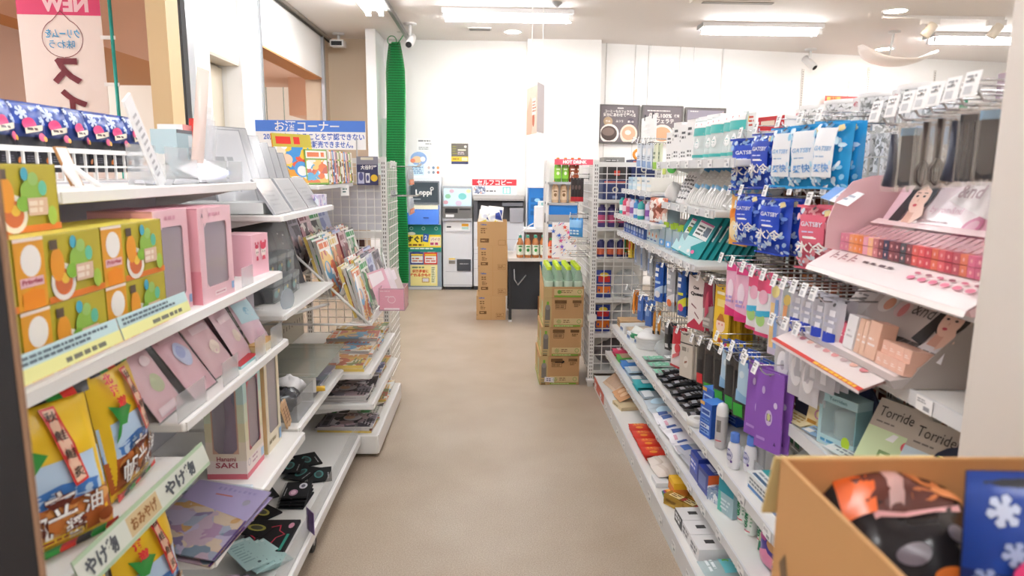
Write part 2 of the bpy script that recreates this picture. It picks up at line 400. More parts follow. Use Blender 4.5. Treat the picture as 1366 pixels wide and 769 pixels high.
for i, (x, y, z) in enumerate(((-4.6, 17, 2.9), (-4.0, 17, 2.75), (-3.6, 17.5, 2.6))):
    t = thing('hall_spotlight', 'bright round lamp far inside the hall, %s from the white pillar' % nth(i), 'light', (x, y, z))
    B().lathe([(0, -.06), (.08, -.05), (.1, 0), (.06, .05), (0, .06)], M('fff4e6', .4, 0, 9), 16).make('globe', t)
    B().tube([(0, 0, .05), (0, 0, 4.4-z)], .008, GREYM).make('rod', t)
t = thing('hanging_ring', 'green edged glass ring hanging far inside the hall', 'display', (-4.1, 16.4, 2.25))
b = B(); b.tube([(1.1*math.cos(a*PI/16), 1.1*math.sin(a*PI/16), 0) for a in range(33)], .03, M('9ed7b0', .3)); b.make('ring', t)
for a in range(5): B().tube([(1.1*math.cos(a*1.256), 1.1*math.sin(a*1.256), 0), (1.1*math.cos(a*1.256), 1.1*math.sin(a*1.256), 2.15)], .012, M('8f9a94', .4)).make('rod', t)
t = thing('hall_counter', 'white counter with glass screen far inside the hall', 'counter', (-4.2, 15.2, -.02))
B().box(-1.6, -.3, 0, 1.6, .3, 1.7, M('f4f2ef', .4)).make('body', t); B().box(-1.6, -.31, 1.7, 1.6, -.29, 2.2, ACRYL).make('glass_screen', t)
# ---- ceiling lights: the row in view and the rows the shop continues with behind the camera
def make_light():
    t = empty('ceiling_light', 'light')
    B().box(-.64, -.115, -.045, .64, .115, 0, M('f7f6f5', .4)).make('housing', t)
    for s in (-1, 1):
        b = B(); b.tube([(-.6, s*.062, -.075), (.6, s*.062, -.075)], .019, M('fcfdff', .4, 0, TUBE_W), 10); tb = note(b.make('tube', t), 'glowing white tube')
        for e in (-1, 1):
            B().box(e*.6-.012, s*.062-.022, -.1, e*.6+.012+e*.02, s*.062+.022, -.04, M('e9e9e9', .4)).make('socket', tb)
    b = B(); b.prism([(-.64, -.0), (-.64, -.045), (-.6, -.05), (-.6, 0)], -.11, .11, M('e5e5e5', .4)); b.make('end_cap', t)
    return t
LR = Row(make_light())
LR.put('twin tube ceiling light nearest the green net', (.15, 7.05, 3.0))
LR.put('twin tube ceiling light above the coffee posters', (2.83, 7.5, 3.0))
LR.put('twin tube ceiling light beyond the white dish lamp', (5.5, 7.83, 3.0))
LR.put('ceiling light running lengthwise beside the white column', (-1.12, 6.3, 3.0), PI/2)
for y in (1.6, 3.7, 5.8): LR.put('unseen twin tube light added to brighten the hall beyond the left opening', (-4.2, y, 3.05), 0, 'added hall fill lights')  # added fill tubes, kept out of view, to brighten the banner and hall
for y in (4.3, 1.6, -1.1):
    for x in (-.75, 1.9, 4.6):
        LR.put('twin tube ceiling light over the aisles near the entrance', (x+.2, y, 3.0), 0, 'ceiling lights overhead')
# ---- things on the ceiling
downlight((.23, 8.04, 3), 'round downlight in the ceiling before the white pier', .09)
downlight((3.86, 6.78, 3), 'round downlight above the white dish lamp', .1)
downlight((4.89, 8.76, 3), 'round downlight behind the white dish lamp', .1)
t = thing('air_vent', 'slim grey slotted air vent in the ceiling', 'vent', (-.137, 7.9, 3))
B().box(-.13, -.07, -.012, .13, .07, 0, M('c9c5c0', .5)).make('frame', t)
b = B(); [b.box(-.115, -.05+i*.028, -.016, .115, -.04+i*.028, -.011, M('77736e', .5)) for i in range(4)]; b.make('slats', t)
o = B().box(-.03, -.01, -.004, .12, .05, 0, M('d6d0cb', .5)).make('access_panel', None, (-1.05, 8.15, 3)); tag(o, 'small access hatch in the ceiling beside the net rail', 'panel')
t = thing('smoke_detector', 'small grey smoke detector beside the front tube light', 'detector', (.6, 6.67, 3))
B().lathe([(.05, 0), (.05, -.012), (.03, -.03), (.012, -.045), (0, -.046)], M('9b9a98', .4), 20).make('body', t)
t = thing('air_conditioner', 'white ceiling cassette air conditioner cut by the frame top', 'air conditioner', (2.2, 6.05, 2.9995))
B().box(-.42, -.42, -.04, .42, .42, 0, M('e9e4de', .5)).make('panel', t)
for s in (-1, 1): B().box(-.32, s*.36-.03, -.046, .32, s*.36+.03, -.038, M('8b857d', .5)).make('louver', t)
B().box(-.25, -.25, -.044, .25, .25, -.036, M('cfc9c2', .6)).make('intake_grille', t)
def camera_ball(loc, label, drop, rot, tilt=.4, wide=False):
    t = thing('security_camera', label, 'camera', loc, rot)
    B().lathe([(.07, 0), (.07, -.015), (.02, -.02)], M('d8d6d4', .4), 20).make('base', t)
    B().tube([(0, 0, -.01), (0, 0, -drop)], .016, M('dcdbd9', .4), 10).make('arm', t)
    b = B(); b.T = Matrix.Translation((0, 0, -drop-.02)) @ Matrix.Rotation(tilt, 4, 'X')
    if wide: b.box(-.075, -.12, -.035, .075, .06, .035, M('e6e4e2', .4)); b.box(-.06, -.126, -.026, .06, -.119, .02, BLACK)
    else:
        b.T = b.T @ Matrix.Rotation(PI/2, 4, 'X'); b.lathe([(.02, -.1), (.045, -.1), (.048, 0), (.045, .1), (.036, .105)], M('dddbd9', .4), 20); b.lathe([(.033, .1055), (0, .107)], BLACK, 16)
    b.make('body', t); return t
camera_ball((-1.77, 8.3, 3), 'white security camera with wide black face near the left corner', .1, 0, .05, True)
camera_ball((-.877, 7.69, 3), 'round security camera on a stem beside the green net', .16, -.1, .55)
camera_ball((4.0, 8.85, 3), 'small dark security camera above the back shelves', .15, .5, .7)
t = thing('dish_lamp', 'white curved dish hanging below the spotlight track', 'lamp', (4.45, 7.7, 3))
b = B(); vs = []; nn = 16
for j in range(6):
    for i in range(nn+1):
        u = -.42+.84*i/nn; w = .24*math.sqrt(max(0, 1-(abs(u)/.43)**1.7)); v = -w+2*w*j/5
        vs.append((u, v, -.36+.9*u*u+.9*v*v*.8+(.05 if u < -.3 else 0)*(abs(u)-.3)/.12))
fs = [(j*(nn+1)+i, j*(nn+1)+i+1, (j+1)*(nn+1)+i+1, (j+1)*(nn+1)+i) for j in range(5) for i in range(nn)]
b.add(vs, fs, M('f0e6e0', .35), True); o = b.make('dish', t); sol = o.modifiers.new('solid', 'SOLIDIFY'); sol.thickness = .012
B().tube([(-.06, 0, 0), (-.1, 0, -.345)], .012, WHITE, 8).make('stem', t); B().lathe([(.06, 0), (.06, -.02), (.02, -.03)], WHITE, 16, -.06).make('canopy', t)
t = thing('light_track', 'white ceiling track carrying two spotlights', 'light track', (4.45, 6.98, 3))
B().box(-.6, -.017, -.03, .62, .017, 0, M('e4dfda', .4)).make('rail', t)
for i, x in enumerate((-.12, .55)):
    t = thing('spotlight', ('cream spotlight in front of the white dish lamp', 'white spotlight at the far end of the ceiling track')[i], 'spotlight', (4.45+x, 6.98, 2.97))
    B().box(-.09, -.02, -.05, .09, .02, 0, M('ece8e4', .4)).make('adapter', t)
    b = B(); b.T = Matrix.Translation((0, 0, -.1)) @ Matrix.Rotation(.45, 4, 'Y') @ Matrix.Rotation(.3, 4, 'X')
    b.lathe([(.03, .07), (.045, .06), (.05, -.07), (.042, -.071), (.038, .02), (0, .02)], M('e9dfcf', .4), 20); b.make('head', t)
    B().tube([(0, 0, -.04), (0, 0, -.075)], .01, WHITE).make('neck', t)
# ---- net curtain on its rail
t = thing('net_rail', 'thin dark rail under the ceiling carrying the net', 'rail', (-.985, 0, 0))
B().box(-.018, 3.0, 2.955, .018, 8.6, 3.0, M('8f8d8a', .4, .5)).make('track', t)
for y in (4.2, 6.4, 8.4): B().box(-.024, y-.015, 2.95, .024, y+.015, 2.972, M('6c6a68', .4, .5)).make('bracket', t)
net = thing('net_curtain', 'bunched green mesh net curtain hanging against the back wall', 'net curtain', (-1.075, 8.1, 0))
NETM = bpy.data.materials.new('green_net'); NETM.use_nodes = True; nt = NETM.node_tree; N_ = nt.nodes.new
bs = nt.nodes['Principled BSDF']; bs.inputs['Base Color'].default_value = rgb('12a048'); bs.inputs['Roughness'].default_value = .7
tc = N_('ShaderNodeTexCoord'); mp = N_('ShaderNodeMapping'); mp.inputs['Scale'].default_value = (1, 1, 1)
wv = N_('ShaderNodeTexWave'); wv.wave_type = 'BANDS'; wv.bands_direction = 'Z'; wv.inputs['Scale'].default_value = 11
nt.links.new(tc.outputs['Object'], wv.inputs['Vector'])
rp = N_('ShaderNodeValToRGB'); rp.color_ramp.elements[0].color = rgb('0b7d38'); rp.color_ramp.elements[1].color = rgb('2cc46a')
nt.links.new(wv.outputs[0], rp.inputs[0]); nt.links.new(rp.outputs[0], bs.inputs['Base Color'])
tr = N_('ShaderNodeBsdfTransparent'); mx = N_('ShaderNodeMixShader')
ck = N_('ShaderNodeTexChecker'); ck.inputs['Scale'].default_value = 55; nt.links.new(tc.outputs['Object'], ck.inputs['Vector'])
ma = N_('ShaderNodeMath'); ma.operation = 'MULTIPLY_ADD'; ma.inputs[1].default_value = -.3; ma.inputs[2].default_value = 1; nt.links.new(ck.outputs[1], ma.inputs[0])
nt.links.new(ma.outputs[0], mx.inputs[0]); nt.links.new(tr.outputs[0], mx.inputs[1]); nt.links.new(bs.outputs[0], mx.inputs[2]); nt.links.new(mx.outputs[0], nt.nodes['Material Output'].inputs[0])
for q, (yy, xo, ww) in enumerate(((.0, 0, .2), (.1, -.03, .22))):
    b = B(); vs = []; nu, nv = 60, 26
    for j in range(nv+1):
        z = .12+2.76*j/nv; f = 1-.55*max(0, (z-2.5)/.4)**1.5 if z > 2.5 else 1
        for i in range(nu+1):
            u = i/nu-.5; vs.append((xo-.02+u*ww*f+.012*math.sin(z*3+q), yy+.045*math.sin(i*1.25+q*2+.4*math.sin(z*2))*f, z))
    b.add(vs, [(j*(nu+1)+i, j*(nu+1)+i+1, (j+1)*(nu+1)+i+1, (j+1)*(nu+1)+i) for j in range(nv) for i in range(nu)], NETM, True)
    b.make('mesh_fold', net)
b = B(); b.tube([(-.06+.05*math.cos(a*.4), .03, 2.9+.05*math.sin(a*.4)) for a in range(17)], .005, M('0d8a3e', .6)); b.tube([(0, 0, 2.85), (.075, 0, 2.955)], .006, M('0d8a3e', .6)); b.make('tie_cord', net)
# ---- sale banner in the mall, seen from behind
ban = thing('advertising_banner', 'tall pink and white cloth banner on a teal pole, its lettering mirrored', 'banner', (at(80, 30, Y=4.8).x, 4.8, 0), .03)
b = B(); W_ = .53; b.box(-W_/2, -.002, .75, W_/2, .002, 2.62, M('f0e3dc', .7)); s = front(b, -.0025)
s.rect(-W_/2, 2.435, W_/2, 2.62, M('d6406e', .6)); s.text('NEW', .04, 2.505, .1, M('f0c9d2', .6), mirror=True, bold=.05)
pts = [(.13*math.sin(t)+.0, .125*-math.cos(t)) for t in [k*PI/14 for k in range(29)]]
out = [(x+.01, 2.29+y+(.05*max(0, 1-abs(x)/.05) if y > 0 else 0)) for x, y in pts]
for k in range(28):
    (x0, y0), (x1, y1) = out[k], out[k+1]; s.pol([(x0, y0), (x1, y1), (x1*.97+.0003, y1+(2.29-y1)*.04), (x0*.97+.0003, y0+(2.29-y0)*.04)], M('7c3138', .6))
s.text('クリームを', .015, 2.318, .055, M('3f9fd0', .6), w=.22, mirror=True, bold=.02); s.text('味わう', .005, 2.25, .055, M('3f9fd0', .6), mirror=True, bold=.005)
s.text('ス', .02, 2.08, .17, M('6e2530', .6), mirror=True, bold=.06); s.text('イ', .05, 1.88, .17, M('6e2530', .6), mirror=True, bold=.06);
b.make('cloth', ban)
B().tube([(.325, 0, .05), (.325, 0, 2.75)], .012, M('35a79c', .4), 8).make('pole', ban); ban_pole = note(ban.children[-1] if 0 else _kids(ban)[-1], 'teal pole')
B().tube([(-.28, 0, 2.63), (.33, 0, 2.63)], .006, M('d9d9d9', .4)).make('top_rod', ban)
for z in (2.3, 2.0, 1.6, 1.2): B().box(.25, -.004, z-.012, .345, .004, z+.012, WHITE).make('strap', ban_pole)
B().lathe([(.2, 0), (.2, .04), (.05, .09), (.02, .12)], M('e5e5e5', .5), 20, .325).make('base', ban)
# ================================================================== THE BACK OF THE SHOP
KY = 8.32
def wx(px, y): return at(px, 300, Y=y).x
def wz(py, y, px=640): return at(px, py, Y=y).z
def kiosk_face(y):
    return (lambda px: at(px, 300, Y=y).x), (lambda py: at(600, py, Y=y).z)
X_, Z_ = kiosk_face(KY)
# ---- ticket kiosk
k = thing('ticket_kiosk', 'white ticket kiosk with arched header, dark screen and blue console', 'kiosk', (0, 0, 0))
gx0, gx1 = X_(543), X_(588.5)
b = B(); b.box(gx0, KY, 0, gx1, KY+.28, Z_(236), M('e9edf2', .4)); b.make('body', k, bevel=.012)
b = B(); xc = X_(559.5); r0 = X_(573)-xc; zb = Z_(236); zt = Z_(219)
pts = [(gx0, zb), (gx1, zb), (gx1, zt-.03), (gx1-.03, zt), (xc+r0, zt+.02)]+[(xc+r0*math.cos(a*PI/10), zt+.02+(Z_(202.5)-zt-.02)*math.sin(a*PI/10)) for a in range(1, 10)]+[(xc-r0, zt), (gx0, zt-.03)]
b.prism(pts, KY+.02, KY+.07, M('eef1f6', .4)); s = front(b, KY+.02)
s.ell(xc, zt+.06, r0*.8, .08, M('8faede', .5)); s.ell(xc-.02, zt+.05, .06, .04, M('f0c9a0', .5)); s.ell(xc+.05, zt+.055, .03, .03, M('f4f0f6', .5)); s.ell(xc-.07, zt+.035, .03, .025, M('e9866a', .5))
s.rect(gx0+.02, zb+.015, xc+.06, zt-.01, M('d3e6f6', .5)); s.dashes(gx0+.03, zb+.03, xc+.05, zt-.03, 4, M('5f87b8', .5), 2)
s.rect(xc+.08, zb+.015, gx1-.02, zt-.02, M('fbfbfb', .5))
for i, c in enumerate(('b9c9d8', '8899aa', 'c85a4a', 'd9c9c9', '7f9ab5', 'e9a060')): s.ell(xc+.12+.055*(i % 3), zb+.05+.055*(i//3), .016, .018, M(c, .5))
b.make('header_sign', k)
b = B(); b.box(X_(546.5), KY-.03, Z_(272.5), X_(586.5), KY+.0, Z_(242), M('70757c', .35)); s = front(b, KY-.03)
s.rect(X_(548.5), Z_(270.5), X_(585), Z_(244), M('3f4a52', .2)); s.text('Loppi', X_(566), Z_(258), .085, WHITE, bold=.03); s.rect(X_(552), Z_(266.5), X_(562), Z_(265.5), M('b9c4cc', .4)); s.ring(X_(577), Z_(252), .02, .02, .008, WHITE)
b.make('screen', k)
b = B(); b.add([(X_(544), KY, Z_(299)), (X_(586), KY, Z_(299)), (X_(586), KY, Z_(274)), (X_(544), KY, Z_(274)), (X_(544), KY-.1, Z_(299)), (X_(586), KY-.1, Z_(299)), (X_(586), KY-.05, Z_(280)), (X_(544), KY-.05, Z_(280))],
    [(4, 5, 6, 7), (0, 3, 2, 1), (0, 1, 5, 4), (3, 7, 6, 2), (1, 2, 6, 5), (0, 4, 7, 3)], M('2f6fd0', .35))
s = Surf(b, lambda u, v, o: (u, KY-.101-o, v)); s.rect(X_(566), Z_(291), X_(573), Z_(289.5), M('123a80', .4))
con = note(b.make('console', k), 'blue card console')
B().box(X_(544), KY-.045, Z_(280), X_(585), KY-.004, Z_(274), M('f5efd8', .4)).make('card_ledge', con)
B().box(X_(544.5), KY-.06, Z_(288), X_(549.5), KY-.02, Z_(276), WHITE).make('receipt_slot', con)
b = B(); b.box(gx0, KY-.02, Z_(336), gx1, KY, Z_(300), M('1c8577', .5)); s = front(b, KY-.02)
s.rect(gx0, Z_(330), gx1, Z_(313.5), M('f7dc3c', .5)); s.text('すぐ！', X_(553), Z_(319.5), .085, INK, w=.19, bold=.06); s.dashes(X_(545), Z_(329), X_(572), Z_(325), 1, M('7a4a14', .5), 4, .6)
s.pol([(X_(563.5), Z_(322)), (X_(571), Z_(323.5)), (X_(572.5), Z_(313)), (X_(565), Z_(311.5))], M('2a56b0', .5)); s.text('2', X_(568), Z_(317), .05, WHITE)
s.rect(X_(573.5), Z_(328), X_(588), Z_(316), M('f6e8c9', .5)); s.text('バイク', X_(581), Z_(319.5), .035, M('a55a9a', .5)); s.dashes(X_(574), Z_(327.5), X_(588), Z_(323), 1, M('c04070', .5), 4, .7)
s.dashes(X_(547), Z_(333), X_(582), Z_(330.5), 1, WHITE, 5, .6); s.ell(X_(549), Z_(312), .05, .02, M('f3f0df', .5))
for px in (549, 565, 582): s.ring(X_(px), Z_(305), .022, .022, .008, M('9fd0c8', .5))
b.make('ticket_panel', k)
b = B(); b.box(gx0, KY-.01, Z_(383), gx1, KY, Z_(336), M('93a3b5', .5)); s = front(b, KY-.01)
s.rect(X_(546.5), Z_(353), X_(564.5), Z_(337), M('323a8a', .5)); s.rect(X_(565), Z_(353), X_(583), Z_(337), M('d8412f', .5)); s.ell(X_(555), Z_(335.5), .05, .03, M('4a4fa0', .5)); s.rect(X_(570), Z_(337), X_(580), Z_(333), WHITE)
for x0, x1 in ((548, 563.5), (566.5, 581.5)):
    s.rect(X_(x0), Z_(351), X_(x1), Z_(342), WHITE); s.rect(X_(x0), Z_(341.5), X_(x1), Z_(339), M('e9c53c', .5)); s.dashes(X_(x0)+.01, Z_(350), X_(x1), Z_(343.5), 2, M('c8523a', .5), int(x0))
s.rect(X_(546.5), Z_(381.5), X_(583), Z_(353.5), M('f6ea9f', .5)); s.dashes(X_(549), Z_(358.5), X_(571), Z_(355.5), 1, M('6f8a6a', .5), 8, .7)
s.text('億万長者に', X_(560), Z_(362), .042, M('d85a2a', .5), bold=.05); s.text('なれるかも!?', X_(560), Z_(367), .042, M('d85a2a', .5), bold=.05)
s.rect(X_(574.5), Z_(378), X_(580.5), Z_(355), M('f4f0cf', .5)); s.dashes(X_(575), Z_(377), X_(580), Z_(356), 9, M('7f8f5a', .5), 3); s.rect(X_(562), Z_(377), X_(572), Z_(370.5), M('c89a4a', .5)); s.rect(X_(563), Z_(376), X_(571), Z_(371.5), M('e8e4ea', .5))
b.make('poster_panel', k)
# ---- payment terminal
k = thing('payment_terminal', 'grey and white payment terminal with touch screen beside the kiosk', 'terminal')
tx0, tx1 = X_(590.8), X_(630)
b = B(); b.box(tx0, KY, .04, tx1, KY+.28, Z_(292), M('e4e6ea', .4)); s = front(b, KY); s.rect(tx0+.03, Z_(363), tx1-.01, Z_(362.4), M('b9bcc2', .4)); s.rect(tx0, Z_(381), tx1, Z_(380), M('aeb2b8', .5)); b.make('cabinet', k, bevel=.006)
B().box(tx0+.02, KY+.03, 0, tx1-.02, KY+.26, .04, M('44474c', .6)).make('plinth', k)
b = B(); b.box(tx0+.005, KY-.02, Z_(276), tx1-.005, KY+.2, Z_(249), M('a9b2ba', .35)); s = front(b, KY-.02); s.rect(X_(592.5), Z_(274.5), X_(628.5), Z_(251.5), M('bcd6e2', .15, 0, .25))
for u, v, r, c in ((598, 262, .035, '8fc7a8'), (603, 255, .03, 'd9b9c9'), (617, 262, .05, '7fd0cf'), (612, 271, .04, 'd8c9e0'), (625, 255, .03, 'efe6b0'), (595, 270, .03, 'd9a9b4')): s.ell(X_(u), Z_(v), r, r*.8, M(c, .3))
b.make('screen', k)
b = B(); b.box(tx0, KY-.05, Z_(291), tx1, KY+.1, Z_(276.5), M('6f6d6b', .4)); s = front(b, KY-.05); s.rect(X_(594), Z_(284), X_(611), Z_(278), M('1e1f22', .3)); s.rect(X_(595), Z_(289.5), X_(606), Z_(286), M('ededed', .4)); s.rect(X_(613), Z_(280), X_(628), Z_(278), M('2a2b2e', .3)); b.make('card_reader', k)
B().box(tx0, KY-.07, Z_(294), tx1, KY+.05, Z_(291.3), M('c3c8ce', .3, .5)).make('ledge', k)
b = B(); b.box(X_(594.5), KY-.02, Z_(308.5), X_(627), KY, Z_(294.5), M('f6f6f6', .4)); s = front(b, KY-.02); s.rect(X_(616), Z_(302), X_(625), Z_(298.5), M('f0b030', .5)); s.rect(X_(616), Z_(306), X_(625), Z_(302.5), M('bfe0d4', .5)); s.dashes(X_(596), Z_(304.5), X_(604), Z_(301), 1, M('44484e', .5), 3, .6); b.make('printer_drawer', k)
b = B(); b.box(X_(597.5), KY-.012, Z_(355), X_(608), KY, Z_(344), M('dfe1e4', .4)); s = front(b, KY-.012); s.rect(X_(598.5), Z_(352), X_(607), Z_(347.5), M('77736a', .4)); s.rect(X_(598.5), Z_(346.5), X_(607), Z_(344.5), M('e6c24a', .5)); b.make('coin_slot', k)
b = B(); b.box(X_(609.3), KY-.01, Z_(361.5), X_(628), KY, Z_(346), M('3c3f45', .3)); s = front(b, KY-.01); s.dashes(X_(613), Z_(353), X_(625), Z_(351), 1, M('c9c9c9', .5), 2); b.make('cash_door', k)
# ---- copier
k = thing('photocopier', 'white and grey self service photocopier against the back wall', 'copier')
cx0, cx1 = X_(632), X_(699)
b = B(); b.box(cx0, KY, .05, cx1, KY+.28, Z_(296), M('e9eaec', .45)); s = front(b, KY)
for py in (319, 332.5, 338, 346, 358): s.rect(cx0, Z_(py+.4), cx1, Z_(py), M('c2c4c8', .5))
b.make('paper_cabinet', k); B().box(cx0, KY+.02, 0, cx1, KY+.26, .05, M('3b3d42', .6)).make('plinth', k)
b = B(); b.box(cx0, KY+.1, Z_(296), cx1, KY+.28, Z_(267), M('47464a', .4)); b.box(X_(680), KY-.02, Z_(296), cx1-.01, KY+.1, Z_(277), M('a7a7ac', .4)); b.box(X_(670), KY-.01, Z_(274.5), X_(697), KY+.1, Z_(270), M('77777b', .4)); b.box(cx0, KY, Z_(296), X_(637), KY+.1, Z_(267), M('5a595d', .4)); b.make('output_bay', k)
b = B(); b.box(cx0-.005, KY-.03, Z_(267), cx1, KY+.28, Z_(260.5), M('c6c2be', .4)); s = front(b, KY-.03); s.rect(cx0, Z_(266), cx1, Z_(265), M('8f8b87', .5)); b.make('scanner_lid', k)
t = thing('copier_sign', 'red and white self copy sign on top of the photocopier', 'sign', (X_(659.3), KY+.08, Z_(260)))
w2 = (X_(689)-X_(630))/2; h_ = Z_(239)-Z_(260)
b = B(); b.box(-w2, 0, 0, w2, .012, h_, M('f6f6f6', .5)); s = front(b, 0); s.rect(-w2, h_*.6, w2, h_, M('cf3440', .5)); s.text('セルフコピー', 0, h_*.8, .065, WHITE, bold=.03)
s.rect(-w2+.02, .01, -w2*.4, h_*.56, busy(('b9c4d6', '7f8aa8', 'd9b0a0', 'ffffff', '5f6a80'), 45)); s.rect(.1, .012, .2, h_*.52, M('7fd0cc', .5)); s.rect(.115, .02, .145, h_*.46, WHITE); s.rect(.155, .02, .185, h_*.46, WHITE); s.dashes(-.1, .03, .06, .06, 1, M('66686c', .5), 4, .6)
b.make('board', t)
# ---- notices on the back wall
def flat_sign(name, label, p0, p1, y, m, d=.006, cat='poster'):
    a, c = at(p0[0], p0[1], Y=y), at(p1[0], p1[1], Y=y); w, h = c.x-a.x, a.z-c.z
    b = B(); b.box(-w/2, 0, 0, w/2, d, h, m); return b, front(b, 0), w, h, (lambda: tag(b.make(name, None, ((a.x+c.x)/2, y, c.z)), label, cat))
b, s, w, h, fin = flat_sign('wall_poster', 'small dark poster with yellow band taped to the back wall', (602, 191.5), (624.7, 221.6), 8.612, M('6a655e', .5))
s.rect(-w/2, h*.08, w/2, h*.2, M('39406a', .5)); s.rect(-w/2, h*.2, w/2, h*.42, M('e9c23c', .5)); s.rect(w*.12, h*.23, w*.45, h*.38, M('f3e6c0', .5)); s.dashes(-w*.42, h*.26, w*.08, h*.36, 1, M('8a6a1a', .5), 3)
s.ell(w*.33, h*.86, w*.08, h*.06, M('e8e4dc', .5)); s.rect(-w*.12, h*.68, w*.36, h*.74, M('e6dfc6', .5)); s.dashes(-w*.12, h*.5, w*.4, h*.64, 2, M('d6c9d0', .5), 4); s.dashes(-w*.44, h*.5, -w*.14, h*.92, 4, M('8f8a4a', .5), 6); s.rect(-w/2, 0, w/2, h*.08, M('f2f2f2', .5)); fin()
b, s, w, h, fin = flat_sign('paper_notice', 'white paper notice above the ticket kiosk', (556, 184.5), (579, 202), 8.612, M('f7f7f5', .6))
s.dashes(-w*.42, h*.72, w*.3, h*.88, 1, M('77777a', .6), 2, .6); s.dashes(0, h*.5, w*.4, h*.64, 1, M('99999c', .6), 5, .5); s.dashes(-w*.4, h*.1, w*.35, h*.36, 2, M('a5a5a8', .6), 9, .5); fin()
# ---- coffee posters on wires, before the oblique wall
def coffee(name_label, p0, p1, art):
    q0, q1 = onwall(*p0, .05), onwall(*p1, .05); w = (q1-q0).xy.length; h = q0.z-q1.z
    t = thing('coffee_poster', name_label, 'poster', ((q0.x+q1.x)/2, (q0.y+q1.y)/2, q1.z), ca)
    b = B(); f = .022; DK = M('5f5a58', .4)
    b.box(-w/2, 0, 0, w/2, .02, f, DK).box(-w/2, 0, h-f, w/2, .02, h, DK).box(-w/2, 0, f, -w/2+f, .02, h-f, DK).box(w/2-f, 0, f, w/2, .02, h-f, DK); b.make('frame', t)
    b = B(); b.box(-w/2+f, .006, f, w/2-f, .018, h-f, M('6d6468', .5)); s = front(b, .006); art(s, w, h); b.make('print', t)
    for sx in (-.36, .36): B().tube([(sx*w, .01, h), (sx*w, .01, 3.0-q1.z)], .0022, GREYM, 5).make('wire', t)
CRM = M('f3ede6', .5)
def art1(s, w, h):
    s.text('コーヒーもカフェラテも', 0, h*.83, .035, CRM, w=w*.72, bold=.02); s.text('気分にあわせて選べる', 0, h*.74, .045, CRM, w=w*.8, bold=.02); s.rect(-.03, h*.9, .05, h*.925, CRM)
    s.ell(-w*.28, h*.57, .06, .055, M('b59a7c', .5)); s.text('軽め', -w*.28, h*.57, .03, CRM); s.text('ふつう', 0, h*.58, .03, CRM); s.ell(w*.28, h*.56, .05, .05, M('57505a', .5)); s.text('濃いめ', w*.28, h*.57, .028, CRM)
    s.ell(-w*.24, h*.25, .125, .12, CRM); s.ell(-w*.25, h*.26, .105, .09, M('4d3f3a', .4)); s.ell(-w*.27, h*.3, .08, .05, M('7d6a62', .4)); s.ell(w*.24, h*.25, .115, .12, M('f0dccd', .5)); s.ell(w*.24, h*.27, .09, .085, M('d7ab8c', .5)); s.ell(w*.22, h*.29, .04, .03, M('f3e2d6', .5))
def art2(s, w, h):
    s.dashes(-w*.38, h*.84, w*.38, h*.88, 1, CRM, 3, .6); s.text('牛乳100%', -w*.06, h*.74, .062, CRM, w=w*.56, bold=.02); s.text('使用', w*.34, h*.74, .035, CRM); s.text('カフェラテ', 0, h*.6, .055, CRM, bold=.02)
    s.ell(0, h*.24, .15, .13, M('efe0d4', .5)); s.ell(0, h*.26, .12, .09, M('cf9f7c', .5))
def art3(s, w, h):
    s.rect(-w*.45, h*.6, w*.45, h*.93, M('8d8792', .4)); s.pol([(-w*.45, h*.5), (w*.1, h*.66), (w*.44, h*.9), (w*.44, h*.5)], M('d6b9a4', .5)); s.pol([(-w*.45, h*.5), (w*.0, h*.62), (w*.4, h*.84), (w*.44, h*.5)], M('6a4e3f', .5)); s.dashes(-w*.38, h*.88, -w*.1, h*.92, 1, CRM, 4)
coffee('framed poster of two coffee cups hanging by the white pier', (800, 139), (852, 192), art1)
coffee('framed milk coffee poster with white lettering, middle of the three hung', (857.6, 140), (909.6, 193), art2)
coffee('framed poster with a brown and white picture, farthest from the pier', (915, 143), (966, 196), art3)
# ---- promotional sign and slotted strips on the oblique wall
q0, q1 = onwall(1102, 127.5, .08), onwall(1173, 160, .08); w = (q1-q0).xy.length; h = q0.z-q1.z
b = B(); b.box(-w/2, 0, 0, w/2, .015, h, M('cf4a4a', .5)); s = front(b); s.rect(-w*.48, h*.5, -w*.24, h*.95, M('f0b35a', .5)); s.pol([(-w*.48, h*.55), (-w*.3, h*.5), (-w*.26, h*.72), (-w*.42, h*.8)], M('e9781f', .5)); s.text('無料', -w*.36, h*.86, .05, M('b03020', .5)); s.text('ローソン', .04, h*.66, .075, WHITE, w=w*.4, bold=.05)
tag(b.make('promotion_sign', None, ((q0.x+q1.x)/2, (q0.y+q1.y)/2, q1.z), ca), 'red and orange promotion sign above the lace baskets', 'sign')
for i, (px, py) in enumerate(((1072, 92), (1160, 90), (1248, 94))):
    q = onwall(px, py, .012); t = thing('slotted_strip', 'slim white slotted shelf strip on the back wall, %s from the small camera' % nth(i), 'wall strip', (q.x, q.y, 0), ca)
    b = B(); b.box(-.016, 0, .3, .016, .012, q.z, M('dcd8d2', .5)); s = front(b, 0)
    z = q.z-.03
    while z > 1.6: s.rect(-.006, z-.012, .006, z, M('6f6a64', .6)); z -= .03
    b.make('strip', t)
for i, (px, py) in enumerate(((1135, 108), (1216, 106))):
    q = onwall(px, py, .02); tag(B().box(-.02, 0, 1.2, .02, .02, q.z, M('f6f4f2', .5)).make('shelf_bracket', None, (q.x, q.y, 0), ca), 'plain white upright bar on the back wall, %s from the red sign' % nth(i), 'bar')
